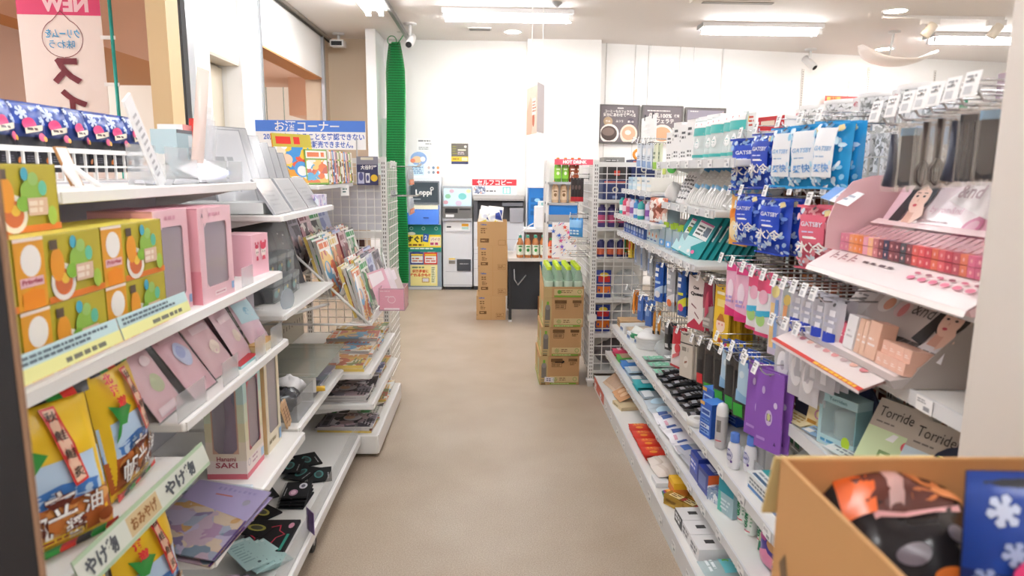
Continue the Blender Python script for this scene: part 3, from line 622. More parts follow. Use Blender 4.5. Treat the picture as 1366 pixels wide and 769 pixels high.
# ---- hanging folded sign
a0 = at(716, 140, Y=4.95); l = at(702.5, 178, Y=5.22); rr = at(725.5, 178, Y=5.15)
t = thing('hanging_sign', 'folded peach coloured sign hanging on two strings over the aisle', 'sign', (0, 0, 0))
b = B(); z0, z1 = at(716, 178, Y=4.95).z, at(716, 113, Y=4.95).z
def board(b, p, q, m, mb, z0, z1, th=.004):
    d = Vector((q[0]-p[0], q[1]-p[1], 0)); n = Vector((-d.y, d.x, 0)).normalized()*th
    vs = [(p[0], p[1], z0), (q[0], q[1], z0), (q[0], q[1], z1), (p[0], p[1], z1)]; vs += [(x+n.x, y+n.y, z) for x, y, z in vs]
    b.add(vs, [(0, 1, 2, 3), (0, 4, 5, 1), (1, 5, 6, 2), (2, 6, 7, 3), (3, 7, 4, 0)], m); b.add(vs, [(7, 6, 5, 4)], mb)
board(b, (l.x, l.y), (a0.x, a0.y), M('f4d8c6', .5), M('f2e6de', .5), z0, z1)
s = face(b, (l.x, l.y, z0), (a0.x-l.x, a0.y-l.y, 0), (0, 0, 1)); wl = (Vector((a0.x-l.x, a0.y-l.y))).length; hh = z1-z0
s.pol([(0, 0), (wl*.5, 0), (wl*.8, hh*.5), (wl*.4, hh*.8), (0, hh*.5)], M('f0bda4', .5)); s.ell(wl*.7, hh*.3, .03, .05, M('c9684a', .5)); s.rect(wl*.55, hh*.4, wl*.95, hh*.75, M('f8efe9', .5)); s.dashes(wl*.6, hh*.45, wl*.95, hh*.7, 4, M('c97a5a', .5), 2)
b.make('picture_panel', t)
b = B(); board(b, (a0.x+.004, a0.y), (rr.x, rr.y), M('cdc2c2', .5), M('f2e6de', .5), z0+.01, z1+.02); b.make('back_panel', t)
for q in ((l.x+.03, l.y-.05, z1), (rr.x-.02, rr.y-.05, z1+.02)): B().tube([q, (q[0], q[1], 2.999)], .003, M('f4f1ee', .6), 5).make('string', t)
# ---- snack cartons
def make_snack_box():
    t = empty('snack_carton', 'carton'); b = B(); s = carton(b, .288, .36, .242, KRAFT)
    s.text('Calbee', -.092, .222, .016, M('3a64a8', .6), bold=.05); s.dashes(-.11, .155, -.05, .195, 2, KRAFTD, 4, .55); s.dashes(-.105, .105, -.055, .145, 3, KRAFTD, 5, .5); s.rect(-.115, .06, -.045, .09, KRAFTD); s.dashes(-.105, .065, -.055, .085, 1, KRAFT, 3)
    s.rect(.05, .02, .125, .07, M('8a6439', .8)); s.rect(.053, .023, .122, .067, KRAFT); s.dashes(.058, .028, .118, .062, 2, M('8a6439', .8), 6); s.rect(-.002, 0, .002, .242, M('b78d58', .6)); s.rect(-.144, .05, -.13, .054, INK)
    b.make('box', t, bevel=.003); return t
SB = Row(make_snack_box())
offs = (-.012, .004, .002, -.004); zz = 0
for i in range(3): SB.put('brown snack carton, %s of the four stacked before the copier' % ('bottom', 'second from the floor', 'third from the floor')[i], (.01+offs[i], 6.6, .2425*i), (0, .02, -.01)[i])
t = thing('open_snack_carton', 'open brown snack carton full of chip bags, top of its stack', 'carton', (.006, 6.6, .7275))
b = B(); w, d, h = .288, .36, .242
for q in ((-w/2, 0, w/2, .004), (-w/2, d-.004, w/2, d), (-w/2, .004, -w/2+.004, d-.004), (w/2-.004, .004, w/2, d-.004)): b.box(q[0], q[1], 0, q[2], q[3], h, KRAFT)
b.box(-w/2, .004, 0, w/2, d-.004, .004, KRAFT); s = front(b); s.text('Calbee', -.082, .215, .016, M('3a64a8', .6), bold=.05); s.dashes(-.11, .125, -.05, .185, 3, KRAFTD, 4, .5); s.rect(-.115, .04, -.03, .08, KRAFTD); s.dashes(-.105, .05, -.04, .07, 1, KRAFT, 3); s.rect(.06, .015, .13, .065, M('8a6439', .8)); s.rect(.063, .018, .127, .062, KRAFT)
b.make('box', t)
def chip_bag():
    b = B(); s = pouch(b, .15, .2, .06, M('f1efe6', .3), wr=.2, seed=3); s.pol([(-.06, .02), (.06, .02), (.0, .11), (-.06, .08)], M('e9d23a', .4)); s.pol([(.0, .12), (.065, .08), (.065, .17), (.02, .17)], M('2c3f8c', .4)); s.ell(-.02, .14, .03, .02, M('dfe3ee', .4)); return b
p = proto(chip_bag().make('chip_bag'), 'snack bag'); CR = Row(p)
for i, (x, y, r, tl) in enumerate(((-.075, .08, .1, .15), (-.02, .12, -.2, -.1), (.06, .1, .3, -.3), (.02, .22, 0, .1), (-.07, .24, .4, .2))):
    CR.put(('shiny chip bag leaning at the near left of the open carton', 'shiny chip bag standing in the middle of the open carton', 'shiny chip bag tilted at the right side of the open carton', 'shiny chip bag behind the middle one in the open carton', 'shiny chip bag at the back left of the open carton')[i], (.006+x, 6.6+y, .875+(.03 if y > .15 else 0)), (-.1, tl, r))
# ---- drinks table
TZ = .628
t = thing('drinks_table', 'dark fronted table with white top holding the tea bottles', 'table', (0, 0, 0))
tx0, ty = at(679, 345, Y=6.5).x, 6.5
B().box(tx0-.01, ty, TZ-.03, tx0+.62, ty+.62, TZ, M('e9e2dc', .4)).make('tabletop', t)
B().box(tx0+.0, ty+.14, .1, tx0+.31, ty+.17, TZ-.03, M('2c3036', .5)).make('front_panel', t)
for i, (dx, dy) in enumerate(((.015, .03), (.58, .03), (.015, .58), (.58, .58))):
    b = B(); b.box(tx0+dx-.015, ty+dy-.015, .02, tx0+dx+.015, ty+dy+.015, TZ-.03, M('26282c', .4)); b.box(tx0+dx-.017, ty+dy-.017, 0, tx0+dx+.017, ty+dy+.017, .02, M('d9d9d9', .5)); b.make('leg', t)
b = B(); b.tube([(tx0+.05, ty+.02, .52), (tx0+.055, ty+.01, .42), (tx0+.09, ty+.05, .36), (tx0+.17, ty+.1, .45)], .006, M('b9bcc0', .3, .5)); b.make('hinge_bar', t)
o = carton(B(), .2, .3, .24, M('9c6b3c', .8)).b.make('floor_carton', None, (tx0+.39, 6.32, 0)); tag(o, 'plain brown carton on the floor beside the drinks table', 'carton')
def tea_bottle(name, body, cap, label, tall=.21, r=.033, lw=('2f8a3a',)):
    t = empty(name, 'bottle')
    B().lathe([(r*.9, 0), (r, .01), (r, tall*.62), (r*.86, tall*.74), (r*.42, tall*.88), (r*.4, tall*.93)], M(body, .15, 0, 0, .8), 18).make('bottle_body', t)
    b = B(); b.lathe([(r*1.015, tall*.14), (r*1.015, tall*.6)], M(label, .5), 18); s = Surf(b, lambda u, v, k: ((r*1.02+k)*math.sin(u/r), -(r*1.02+k)*math.cos(u/r), v), 4); s.ell(0, tall*.36, r*.4, r*.5, M(lw[0], .5)); s.rect(-r*.5, tall*.5, r*.5, tall*.56, M(lw[0], .5)); b.make('label', t)
    B().lathe([(r*.44, tall*.91), (r*.44, tall), (r*.38, tall+.004)], M(cap, .4), 16).make('cap', t); return t
TB = Row(tea_bottle('tea_bottle', 'b5713a', '2f8f7a', 'e9eedf'))
k = 0
for j in range(2):
    for i in range(4):
        p = at(693.5+i*10.2, 343, Z=TZ); TB.put('amber tea bottle with green cap, %s from the left in the %s row' % (nth(i), ('front', 'rear')[j]), (p.x, 6.56+.072*j, TZ)); k += 1
b = B(); p0 = at(693, 343, Z=TZ).x-.03; p1 = at(725, 343, Z=TZ).x+.03
b.tube([(p0+.02, 6.59, TZ+.2), (p0+.04, 6.58, TZ+.24), (p0+.12, 6.56, TZ+.31), (p0+.16, 6.58, TZ+.33)], .006, M('f2f2f2', .4)); b.tube([(p0+.01, 6.55, TZ+.17), (p0-.02, 6.55, TZ+.1), (p0-.03, 6.56, TZ+.05)], .005, M('f2f2f2', .4))
tag(b.make('carry_strap', None), 'white plastic carry strap rising from the tea bottles', 'strap')
JB = Row(tea_bottle('juice_bottle', 'e0633a', '2f9a55', 'e9d9c6', .19, .03, ('d04a2a',)))
for i, px in enumerate((732, 739.8)): p = at(px, 341, Z=TZ); JB.put('orange juice bottle with green cap, %s the tea bottles' % ('next to', 'farther from')[i], (p.x, 6.53, TZ))
# ---- blue crates with a board on top, and the white water box before them
t0 = at(705, 303, Y=7.3)
for i in range(4):
    z = .03+.32*i
    b = B(); w_ = .42; b.box(-w_/2, 0, 0, w_/2, .3, .318, M('1f74c0', .45)); s = front(b)
    for r in range(3): s.rect(-w_/2+.02, .03+.07*r, w_/2-.02, .075+.07*r, M('185f9f', .5))
    s.ell(-.12, .19, .03, .02, M('9fd0f0', .5)); s.ell(.02, .19, .03, .02, M('9fd0f0', .5))
    tag(b.make('blue_crate', None, (t0.x+w_/2, 7.3, z-.03)), 'blue plastic crate, %s of the stack behind the tea bottles' % ('lowest', 'second from the floor', 'third from the floor', 'topmost')[i], 'crate')
tag(B().box(-.22, -.01, 0, .22, .31, .03, M('f1f0f4', .4)).make('crate_lid', None, (t0.x+.21, 7.3, 1.28)), 'white lid board covering the stack of blue crates', 'lid')
p0, p1 = at(700, 306, Y=6.75), at(740, 306, Y=6.75)
t = thing('side_stand', 'small brown stand with white top behind the tea bottles', 'stand', ((p0.x+p1.x)/2, 6.75, 0))
hw = (p1.x-p0.x)/2; B().box(-hw, 0, p0.z-.03, hw, .3, p0.z, M('f0eeee', .4)).make('stand_top', t); B().box(-hw+.02, .02, TZ, hw-.02, .28, p0.z-.03, M('5a4038', .5)).make('stand_body', t)
q0, q1 = at(713, 303, Y=6.8), at(731.5, 273, Y=6.8)
t = thing('water_jug', 'white box shaped jug with teal marked handle on the small stand', 'jug', ((q0.x+q1.x)/2, 6.8, p0.z))
w_ = (q1.x-q0.x)/2; h_ = q1.z-q0.z; b = B(); b.box(-w_, 0, 0, w_, .14, h_, M('f5f6f9', .35)); b.make('body', t, bevel=.012)
b = B(); b.box(-.03, .02, h_, .045, .1, h_+.05, M('eef4f5', .35)); s = front(b, .02); s.rect(.0, h_+.01, .035, h_+.035, M('5fc0c0', .5)); s.rect(.01, h_+.017, .025, h_+.028, WHITE); b.make('handle', t)
# ---- hot drink rack
HY = 5.85
hx = lambda px: at(px, 250, Y=HY).x
hz = lambda py: at(760, py, Y=HY).z
t = thing('hot_drink_rack', 'white hot drink rack with red header sign', 'rack', (0, 0, 0))
x0, x1 = hx(730.5), hx(796)
for x in (x0, x1): B().box(x-.012, HY, 0, x+.012, HY+.02, hz(214), M('e6e4e2', .4)).make('post', t)
for x in (x0, x1): B().box(x-.012, HY+.28, 0, x+.012, HY+.3, hz(214), M('e6e4e2', .4)).make('post', t)
for py in (243, 271, 296): B().box(x0, HY, hz(py)-.02, x1, HY+.3, hz(py), M('aeb0b4', .4)).make('shelf', t)
B().box(x0, HY+.02, hz(300), x1, HY+.29, hz(287), M('a3a3a6', .4)).make('heater_base', t)
b = B(); b.box(hx(739), HY-.01, hz(220), hx(790), HY, hz(212.5), M('d9566a', .5)); s = front(b, HY-.01); s.text('HOT DRINK', hx(766), hz(216.2), .03, WHITE, bold=.06); b.make('header_sign', t)
b = B(); b.box(x0, HY+.25, hz(297), x1, HY+.26, hz(220), M('f1efee', .5)); b.make('back_panel', t)
b = B(); b.box(hx(737.5), HY-.005, hz(344), hx(774), HY, hz(297), M('f5f3f3', .5)); s = front(b, HY-.005); r = random.Random(5)
for i in range(46):
    u = r.uniform(hx(739), hx(772)); v = r.uniform(hz(342), hz(299)); c = r.choice(('e05a4a', '3a64c0', 'f0a030', '6a4ab0', '4aa0d0', 'd85a90'))
    if i % 6 == 0:
        pts = [(u+(.022 if q % 2 == 0 else .009)*math.sin(q*PI/5), v+(.022 if q % 2 == 0 else .009)*math.cos(q*PI/5)) for q in range(10)]; s.pol(pts, M(c, .5))
    else: a = r.uniform(.3, .9); l_ = r.uniform(.008, .028); s.pol([(u, v), (u+l_*math.cos(a), v+l_*math.sin(a)), (u+l_*math.cos(a)-.003, v+l_*math.sin(a)+.004), (u-.003, v+.004)], M(c, .5))
b.make('drawing_panel', t)
tag(carton(B(), .24, .22, .1, M('1f7ad0', .4)).b.make('blue_tray', None, ((hx(736)+hx(769))/2, HY+.02, hz(287))), 'blue tray on the lowest shelf of the hot drink rack', 'tray')
HG = Row(tea_bottle('hot_tea_bottle', '5f9a30', 'e8732a', '86c43c', .2, .03, ('e9f0d0',))); HB = Row(tea_bottle('hot_coffee_bottle', '7a3a22', 'e8732a', '8f4a2c', .2, .03, ('f4efe6',))); HL = Row(tea_bottle('hot_latte_bottle', 'c9a888', 'e8813a', 'd6bda0', .185, .03, ('7a5a3a',)))
for i, px in enumerate((744.5, 754.5)): HG.put('green hot tea bottle with orange cap, %s on the top shelf' % nth(i), (hx(px), HY+.06, hz(243)))
for i, px in enumerate((764, 773)): HB.put('brown hot drink bottle with white lettering, %s of its pair' % nth(i), (hx(px), HY+.06, hz(243)))
for i, px in enumerate((741.5, 753, 764.5)): HL.put('beige hot latte bottle, %s from the left on the middle shelf' % nth(i), (hx(px), HY+.06, hz(271)))
# ---- stack of water cartons and the bottles in the topmost tray
GY = 4.52
def make_water_box():
    t = empty('water_carton', 'carton'); b = B(); w, d, h = .272, .4, .203; s = carton(b, w, d, h, M('c09768', .75))
    s.rect(-w/2, 0, -w/2+.055, h, M('c2a876', .75)); s.rect(-w/2+.012, .05, -w/2+.046, .14, M('77706a', .6)); s.ell(-w/2+.029, .14, .016, .02, M('8d8a84', .6)); s.rect(-w/2+.022, .155, -w/2+.037, .178, M('76b03a', .6)); s.dashes(-w/2+.01, .01, -w/2+.05, .045, 2, M('8d8664', .7), 3); s.rect(-w/2+.01, .003, -w/2+.04, .012, KRAFTD)
    s.rect(-.065, .02, w/2-.005, .062, M('d3bd8c', .75)); s.rect(-.065, .004, w/2-.02, .016, M('7fa83c', .7)); s.dashes(-.055, .006, w/2-.03, .014, 1, M('e4e6b0', .7), 7, .6)
    for a in range(4): s.pol([(-.03, .04), (-.03+.016*math.cos(a*PI/4), .04+.016*math.sin(a*PI/4)), (-.03+.016*math.cos(a*PI/4+.3), .04+.016*math.sin(a*PI/4+.3))], M('6fa040', .7)); s.pol([(-.03, .04), (-.03-.016*math.cos(a*PI/4), .04-.016*math.sin(a*PI/4)), (-.03-.016*math.cos(a*PI/4+.3), .04-.016*math.sin(a*PI/4+.3))], M('6fa040', .7))
    s.ring(w/2-.03, .042, .014, .014, .003, M('6fa040', .7)); s.dashes(.0, .03, .06, .055, 2, M('8a6a4a', .7), 4)
    s.rect(-.06, .165, .02, .188, KRAFTD); s.rect(-.055, .128, .015, .16, KRAFTD); s.rect(-.052, .131, .012, .157, M('c09768', .75)); s.dashes(-.05, .133, .01, .155, 2, KRAFTD, 5); s.rect(.06, .168, .12, .188, KRAFTD); s.dashes(.07, .14, .115, .162, 2, KRAFTD, 8)
    sl = face(b, (-w/2, d, 0), (0, -1, 0), (0, 0, 1)); sl.rect(.0, .02, .4, .06, M('d3bd8c', .75)); sl.rect(.0, .004, .4, .016, M('7fa83c', .7)); sl.dashes(.03, .03, .38, .055, 1, M('6fa040', .7), 4); sl.rect(.25, .06, .36, .17, M('a9b08a', .7)); sl.pol([(.05, .19), (.2, .1), (.2, .07), (.05, .15)], M('8fa860', .7))
    b.make('box', t, bevel=.003); return t
WB = Row(make_water_box()); xs = [(at(719.5, 505, Y=GY).x+at(772.6, 505, Y=GY).x)/2, (at(721.6, 460, Y=GY).x+at(776, 460, Y=GY).x)/2, (at(724.8, 415, Y=GY).x+at(778.5, 415, Y=GY).x)/2]
for i in range(3): WB.put('brown water carton with green leaf print, %s in the aisle end stack' % ('bottom', 'second', 'third')[i], (xs[i], GY, .2035*i), (.01, 0, .0)[i])
o = B().box(-.034, -.0012, 0, .034, 0, .036, M('e9e6ea', .5)); s = front(o, -.0012); s.dashes(-.02, .006, .02, .03, 2, M('4a4a78', .5), 4); tag(o.make('shipping_label', None, (xs[0]-.1+.03, GY-.002, .02), (0, .08, .0)), 'white shipping label stuck on the bottom water carton', 'label')
o = B(); s = face(o, (0, 0, 0), (1, 0, 0), (0, 0, 1)); s.ell(0, 0, .034, .013, M('18140f', .8)); tag(o.make('hand_hole', None, (xs[0]+.0, GY-.0015, .165)), 'dark hand hole torn in the bottom water carton', 'hole')
t = thing('carton_tray', 'cut open carton tray holding rows of water bottles', 'carton', (xs[2], GY, .611)); b = B(); w, d = .272, .4; CK = M('c09768', .75)
b.box(-w/2, 0, 0, w/2, d, .003, CK).box(-w/2, 0, .003, w/2, .003, .075, CK).box(w/2-.003, .003, .003, w/2, d, .075, CK).box(-w/2, d-.003, .003, w/2, d, .12, CK)
b.prism([(0.003, .003), (d, .003), (d, .19), (.1, .1), (.003, .08)], 0, .003, CK) if 0 else b.add([(-w/2, .003, .003), (-w/2, d, .003), (-w/2, d, .17), (-w/2, .06, .09), (-w/2, .003, .075), (-w/2+.003, .003, .003), (-w/2+.003, d, .003), (-w/2+.003, d, .17), (-w/2+.003, .06, .09), (-w/2+.003, .003, .075)], [(0, 4, 3, 2, 1), (5, 6, 7, 8, 9), (4, 9, 8, 3), (3, 8, 7, 2)], CK)
s = front(b); s.rect(-w/2, 0, -w/2+.055, .075, M('c2a876', .75)); s.rect(-.065, .018, w/2-.005, .06, M('d3bd8c', .75)); s.rect(-.065, .004, w/2-.02, .016, M('7fa83c', .7)); s.dashes(-.02, .03, .08, .055, 2, M('8a6a4a', .7), 4); s.ell(-.03, .04, .014, .014, M('6fa040', .7)); s.ring(w/2-.03, .042, .014, .014, .003, M('6fa040', .7))
b.make('tray', t)
def water_bottle():
    t = empty('water_bottle', 'bottle'); r = .031
    B().lathe([(r*.9, 0), (r, .012), (r, .12), (r*.8, .155), (r*.45, .185), (r*.42, .19)], clear('dfeee4', .3, .08, 'e6f2ea'), 14).make('bottle_body', t)
    B().lathe([(r*1.01, .06), (r*1.01, .11)], M('cfe3d0', .5), 14).make('label', t)
    B().lathe([(r*.55, .182), (r*.55, .203), (r*.48, .206)], M('c3da28', .45), 14).make('cap', t)['label'] = 'lime green cap'; return t
WT = Row(water_bottle())
for j in range(6):
    for i in range(4): WT.put('clear water bottle with lime cap, %s from left in the %s row of the tray' % (nth(i), nth(j)), (xs[2]-.098+.0655*i, GY+.037+.0645*j, .6145))
# ================================================================== THE LEFT-HAND RACK
XB = -1.17                                     # back panel of the rack
PANEL = M('c3c1c6', .5); PANELB = M('cdc6b4', .55); RACKW = M('e9e7e3', .4)
t = thing('display_rack', 'long white display rack along the left of the aisle, its panels and posts', 'rack', (0, 0, 0))
B().box(XB-.02, .8, .1, XB, 2.46, 1.41, PANEL).make('back_panel', t)
B().box(XB-.02, 2.5, .95, XB, 3.32, 1.42, PANEL).make('back_panel', t)
b = B(); b.box(XB-.02, 2.5, .1, XB, 4.2, .95, PANELB); s = face(b, (XB, 2.5, .1), (0, 1, 0), (0, 0, 1))
for i in range(34):
    for j in range(3): s.rect(.03+.05*i, .2+.25*j, .04+.05*i, .225+.25*j, M('57503f', .7))
b.make('slotted_panel', t)
for y in (.82, 1.6, 2.48, 3.32):
    b = B(); b.T = Matrix.Translation((XB+.012, y, 0)) @ Matrix.Rotation(LEFT, 4, 'Z'); post(b, 0, 0, 1.5 if y > 2 else 1.42, RACKW, .032, .024); b.make('post', t)
B().box(XB, .9, .0, -.72, 3.3, .08, M('8f8b84', .6)).make('base', t)
def caster(y):
    b = B(); b.T = Matrix.Translation((-.69, y, .04)) @ Matrix.Rotation(PI/2, 4, 'Y'); b.lathe([(.036, -.014), (.04, -.01), (.04, .01), (.036, .014)], M('232325', .5), 18); b.lathe([(.014, .0145), (.0, .0146)], GREYM, 12)
    b.T = Matrix(); b.box(-.715, y-.02, .07, -.665, y+.02, .088, GREYM); b.make('caster', t)
caster(2.44); caster(1.5)
def shelf(label, xf, xb, y0, y1, z, th=.03, stop=None, rail=True, curve=0, name='shelf'):
    """board with its front at xf; clear upright stop of height `stop` along the front"""
    t = thing(name, label, 'shelf', (0, 0, 0)); sg = 1 if xf > xb else -1
    b = B(); x0, x1 = min(xf, xb), max(xf, xb)
    b.box(x0, y0, z-th, x1, y1, z, SHELFW); b.make('board', t, bevel=.006)
    if rail: B().box(xf-sg*.001, y0+.01, z-th+.002, xf+sg*.0045, y1-.01, z-.002, M('f2f1ef', .35)).make('price_rail', t)
    if stop: B().box(xf-sg*.012, y0+.01, z, xf-sg*.0095, y1-.01, z+stop, LIP).make('front_stop', t)
    for y in (y0+.025, y1-.025): B().prism([(xb, z-th), (xb+sg*abs(xf-xb)*.85, z-th), (xb, z-th-.07)], y-.002, y+.002, RACKW).make('bracket', t)
    return t
S1 = 'of the rack section with the pink figure boxes'
shelf('top shelf ' + S1, -.83, XB, 1.34, 2.46, 1.405, .026)
shelf('shelf carrying the pink figure boxes and yellow-green snack boxes', -.755, XB, .84, 2.46, 1.09, .028)
shelf('shelf of leaning pink bags, below the pink figure boxes', -.745, XB, 1.6, 2.46, .84, .025)
shelf('shelf under the tall pastel figure boxes', -.70, XB, 1.6, 2.46, .48, .03)
shelf('shelf of snack bags with a green price strip, nearest the entrance', -.72, XB, .84, 1.58, .765, .026)
shelf('lower shelf of snack bags beneath the one with green strip', -.70, XB, .84, 1.58, .42, .026)
S2 = 'of the middle section with the black cases'
shelf('upper shelf ' + S2, -.76, XB, 2.5, 3.32, 1.285, .024)
shelf('white shelf with clear black cases on it', -.77, XB, 2.5, 3.3, .915, .022)
shelf('shelf holding the black and white plush in a clear bin', -.735, XB, 2.5, 3.3, .475, .025)
b0 = shelf('long white bottom shelf of the left rack on casters', -.66, XB, 1.3, 3.3, .125, .04, .075)
# ---- wire mesh end of the rack and the sign on it
t = thing('mesh_end_panel', 'white wire mesh panel with slotted post at the far end of the left rack', 'mesh panel', (0, 4.25, 0))
b = B(); b.T = Matrix.Translation((-.9, 0, 0)); grid_panel(b, .46, 1.38, RACKW, .05, .0022, .14); b.make('mesh', t)
b = B(); post(b, -.66, 0, 1.53, RACKW, .034, .03); b.make('post', t)
b = B(); post(b, -1.14, 0, 1.53, RACKW, .034, .03); b.make('post', t)
B().box(-1.14, -.012, 1.49, -.66, .012, 1.52, RACKW).make('top_rail', t)
B().box(-1.12, .05, 1.08, -.68, .06, 1.36, M('dad9de', .5)).make('grey_board', t)
B().box(-1.12, .03, 1.36, -.68, .08, 1.42, M('e2cfae', .5)).make('cream_rail', t)
B().box(-.98, .06, .9, -.8, .075, 1.02, M('5a3b34', .6)).make('brown_board', t)
B().box(-1.12, .03, 1.03, -.68, .09, 1.07, RACKW).make('crossbar', t)
q0, q1 = at(340, 160, Y=4.262), at(488, 200, Y=4.262)
b = B(); w, h = q1.x-q0.x, q0.z-q1.z; b.box(-w/2, 0, 0, w/2, .008, h, M('fafafa', .5)); s = front(b); s.rect(-w/2, h*.61, w/2, h, M('4f7fd8', .5)); s.text('お酒コーナー', -.02, h*.8, .062, WHITE, bold=.015)
s.text('20歳以上であることを確認できない', .02, h*.44, .042, M('3a64c0', .5), w=w*.92, bold=.02); s.text('場合、酒類は販売できません。', .03, h*.17, .042, M('3a64c0', .5), w=w*.68, bold=.02)
o = b.make('notice_sign', None, ((q0.x+q1.x)/2, 4.262, q1.z)); tag(o, 'blue and white liquor corner sign standing above the left rack', 'sign')
for x in (-.82, -1.1): tag(B().box(-.004, 0, 0, .004, .004, .12, GREYM).make('sign_holder', None, (x, 4.256, 1.52)), 'thin metal holder carrying the liquor sign, %s' % ('nearer the aisle' if x > -1 else 'farther from the aisle'), 'holder')
# ---- bags hooked beyond the mesh
def clear_pack():
    t = empty('blister_pack', 'pack'); b = B(); pouch(b, .05, .12, .02, clear('eef2f4', .35, .15), n=(5, 6)); b.make('bag', t)
    b = B(); b.box(-.022, -.012, .008, .022, -.009, .04, M('f08a5a', .5)); s = front(b, -.012); s.ell(0, .024, .012, .01, M('f6d0b8', .5)); b.make('label_card', t)
    b = B(); b.tube([(-.01, 0, .02), (.012, 0, .1)], .009, M('b9c3cc', .4)); b.make('contents', t); return t
CP = Row(clear_pack())
def wire_hook(L_, tag_=True, r=.0026):
    """double wire display hook: rod along local -y from the mesh at y = 0, tag holder at the tip"""
    t = empty('display_hook', 'hook')
    B().tube([(0, 0, 0), (0, -L_, .0), (0, -L_-.012, .012), (0, -L_-.014, .022)], r, CHROME).make('rod', t)
    if tag_:
        arm = B().tube([(0, 0, .028), (0, -L_-.03, .03)], r*.8, CHROME).make('tag_arm', t)
        b = B(); b.T = Matrix.Translation((0, -L_-.03, .012)) @ Matrix.Rotation(-.25, 4, 'X'); b.box(-.017, -.0012, -.008, .017, 0, .03, TAGW); s = front(b, -.0012); s.dashes(-.012, .012, .012, .026, 2, M('8a8c90', .5), 3); s.rect(-.011, -.004, .006, .008, M('c4c6ca', .5)); note(b.make('price_tag', arm), 'white price tag')
    B().box(-.012, -.002, -.012, .012, .004, .034, CHROME).make('clip', t); return t
HK0 = Row(wire_hook(.16, False))
for r_, (pz, nm) in enumerate(((1.475, 'upper'), (1.29, 'lower'))):
    for i in range(4):
        y = 4.36+.055*i
        HK0.put('bare wire hook beyond the left mesh, %s of the %s row' % (nth(i), nm), (-.63, y, pz), LEFT)
        for k in range(1): CP.put('clear pack with orange label, %s of the %s row beyond the left mesh' % (nth(i), nm), (-.52, y, pz-.122), LEFT)
b = B(); b.T = Matrix.Rotation(LEFT, 4, 'Z'); grid_panel(b, .4, 1.36, RACKW, .05, .002, .14); tag(b.make('mesh_side_panel', None, (-.64, 4.47, 0)), 'white wire mesh side facing the net beyond the left rack', 'mesh panel')
# ---- dark bags in the wire basket behind the top shelf
t = thing('wire_basket', 'long white wire basket of dark blue snack bags behind the top shelf', 'basket', (0, 0, 0))
b = B(); b.T = Matrix.Translation((-1.2, 2.06, 0)) @ Matrix.Rotation(LEFT, 4, 'Z'); grid_panel(b, .92, .085, WHITE, .055, .003, 1.41); b.make('front_grid', t)
b = B(); b.T = Matrix.Translation((-1.42, 2.06, 0)) @ Matrix.Rotation(LEFT, 4, 'Z'); grid_panel(b, .92, .11, WHITE, .055, .003, 1.41); b.make('back_grid', t)
B().box(-1.42, 1.6, 1.405, -1.2, 2.52, 1.412, WHITE).make('basket_floor', t); B().box(-1.21, 1.6, 1.49, -1.19, 2.52, 1.504, WHITE).make('rim', t)
tag(B().box(-1.5, .8, 1.37, XB-.03, 3.32, 1.404, SHELFW).box(-1.5, .8, .0, -1.47, 3.32, 1.37, PANEL).make('rear_shelf', None), 'shelf on the far side of the left rack under the basket', 'shelf')
def snow(s, u, v, r, m, six=True):
    for a in range(6):
        c, d = math.cos(a*PI/3+.2), math.sin(a*PI/3+.2); s.pol([(u, v), (u+r*(c*.8-d*.3), v+r*(d*.8+c*.3)), (u+r*c, v+r*d), (u+r*(c*.8+d*.3), v+r*(d*.8-c*.3))], m)
    s.ell(u, v, r*.45, r*.45, m)
def winter_bag(big=1.0, seed=0):
    t = empty('winter_snack_bag', 'snack bag'); w, h = .125*big, .185*big
    b = B(); s = pouch(b, w, h, .03*big, M('23242c', .3), M('23242c', .3), n=(12, 16), wr=.15, seed=seed)
    s.rect(-w/2, h*.68, w/2, h, M('1d3f90', .3), 18); s.rect(-w/2, h*.5, w/2, h*.68, M('1a2c66', .3), 16)
    f_ = 1
    if big == 1: snow(s, -w*.25, h*.84, w*.16*f_, M('c9d4ea', .3)); snow(s, w*.3, h*.74, w*.11*f_, M('aebde0', .3)); snow(s, w*.02, h*.9, w*.06*f_, M('8fa3d6', .3)); snow(s, w*.36, h*.93, w*.08*f_, M('c9d4ea', .3))
    else: snow(s, -w*.35, h*.88, .017, M('c9d4ea', .3)); snow(s, -w*.31, h*.75, .0135, M('aebde0', .3)); snow(s, -w*.43, h*.66, .0125, M('9fb0da', .3)); s.ell(-w*.25, h*.65, .01, .01, M('d8447c', .3)); s.pol([(-w*.42, h*.3), (w*.1, h*.3), (w*.06, h*.5), (-w*.2, h*.56)], M('e0b83a', .3)); snow(s, 0, h*.9, .017, M('c9d4ea', .3)); snow(s, w*.2, h*.7, .015, M('aebde0', .3))
    s.ell(-w*.15, h*.68, w*.2, h*.09, M('d8447c', .3)); s.ell(w*.15, h*.5, w*.14, h*.06, M('d8507f', .3)); s.ell(w*.28, h*.48, w*.08, h*.04, M('f0b040', .3)); s.ell(w*.3, h*.17, w*.08, h*.045, M('f08a3a', .3))
    s.pol([(-w*.3, h*.54), (w*.2, h*.6), (w*.2, h*.68), (-w*.3, h*.62)], M('d8cdb8', .3)); s.dashes(-w*.24, h*.58, w*.14, h*.64, 1, M('4a3a3a', .3), 3, .6); s.dashes(-w*.35, h*.14, w*.1, h*.24, 3, M('6f6f7c', .4), seed)
    b.make('bag', t); return t
WBG = Row(winter_bag())
for i in range(8): WBG.put('dark blue snowflake snack bag, %s from the near end of the wire basket' % nth(i), (-1.235, 1.69+.108*i, 1.436), (-.05, 0, LEFT+(.12 if i % 3 == 1 else -.05)))
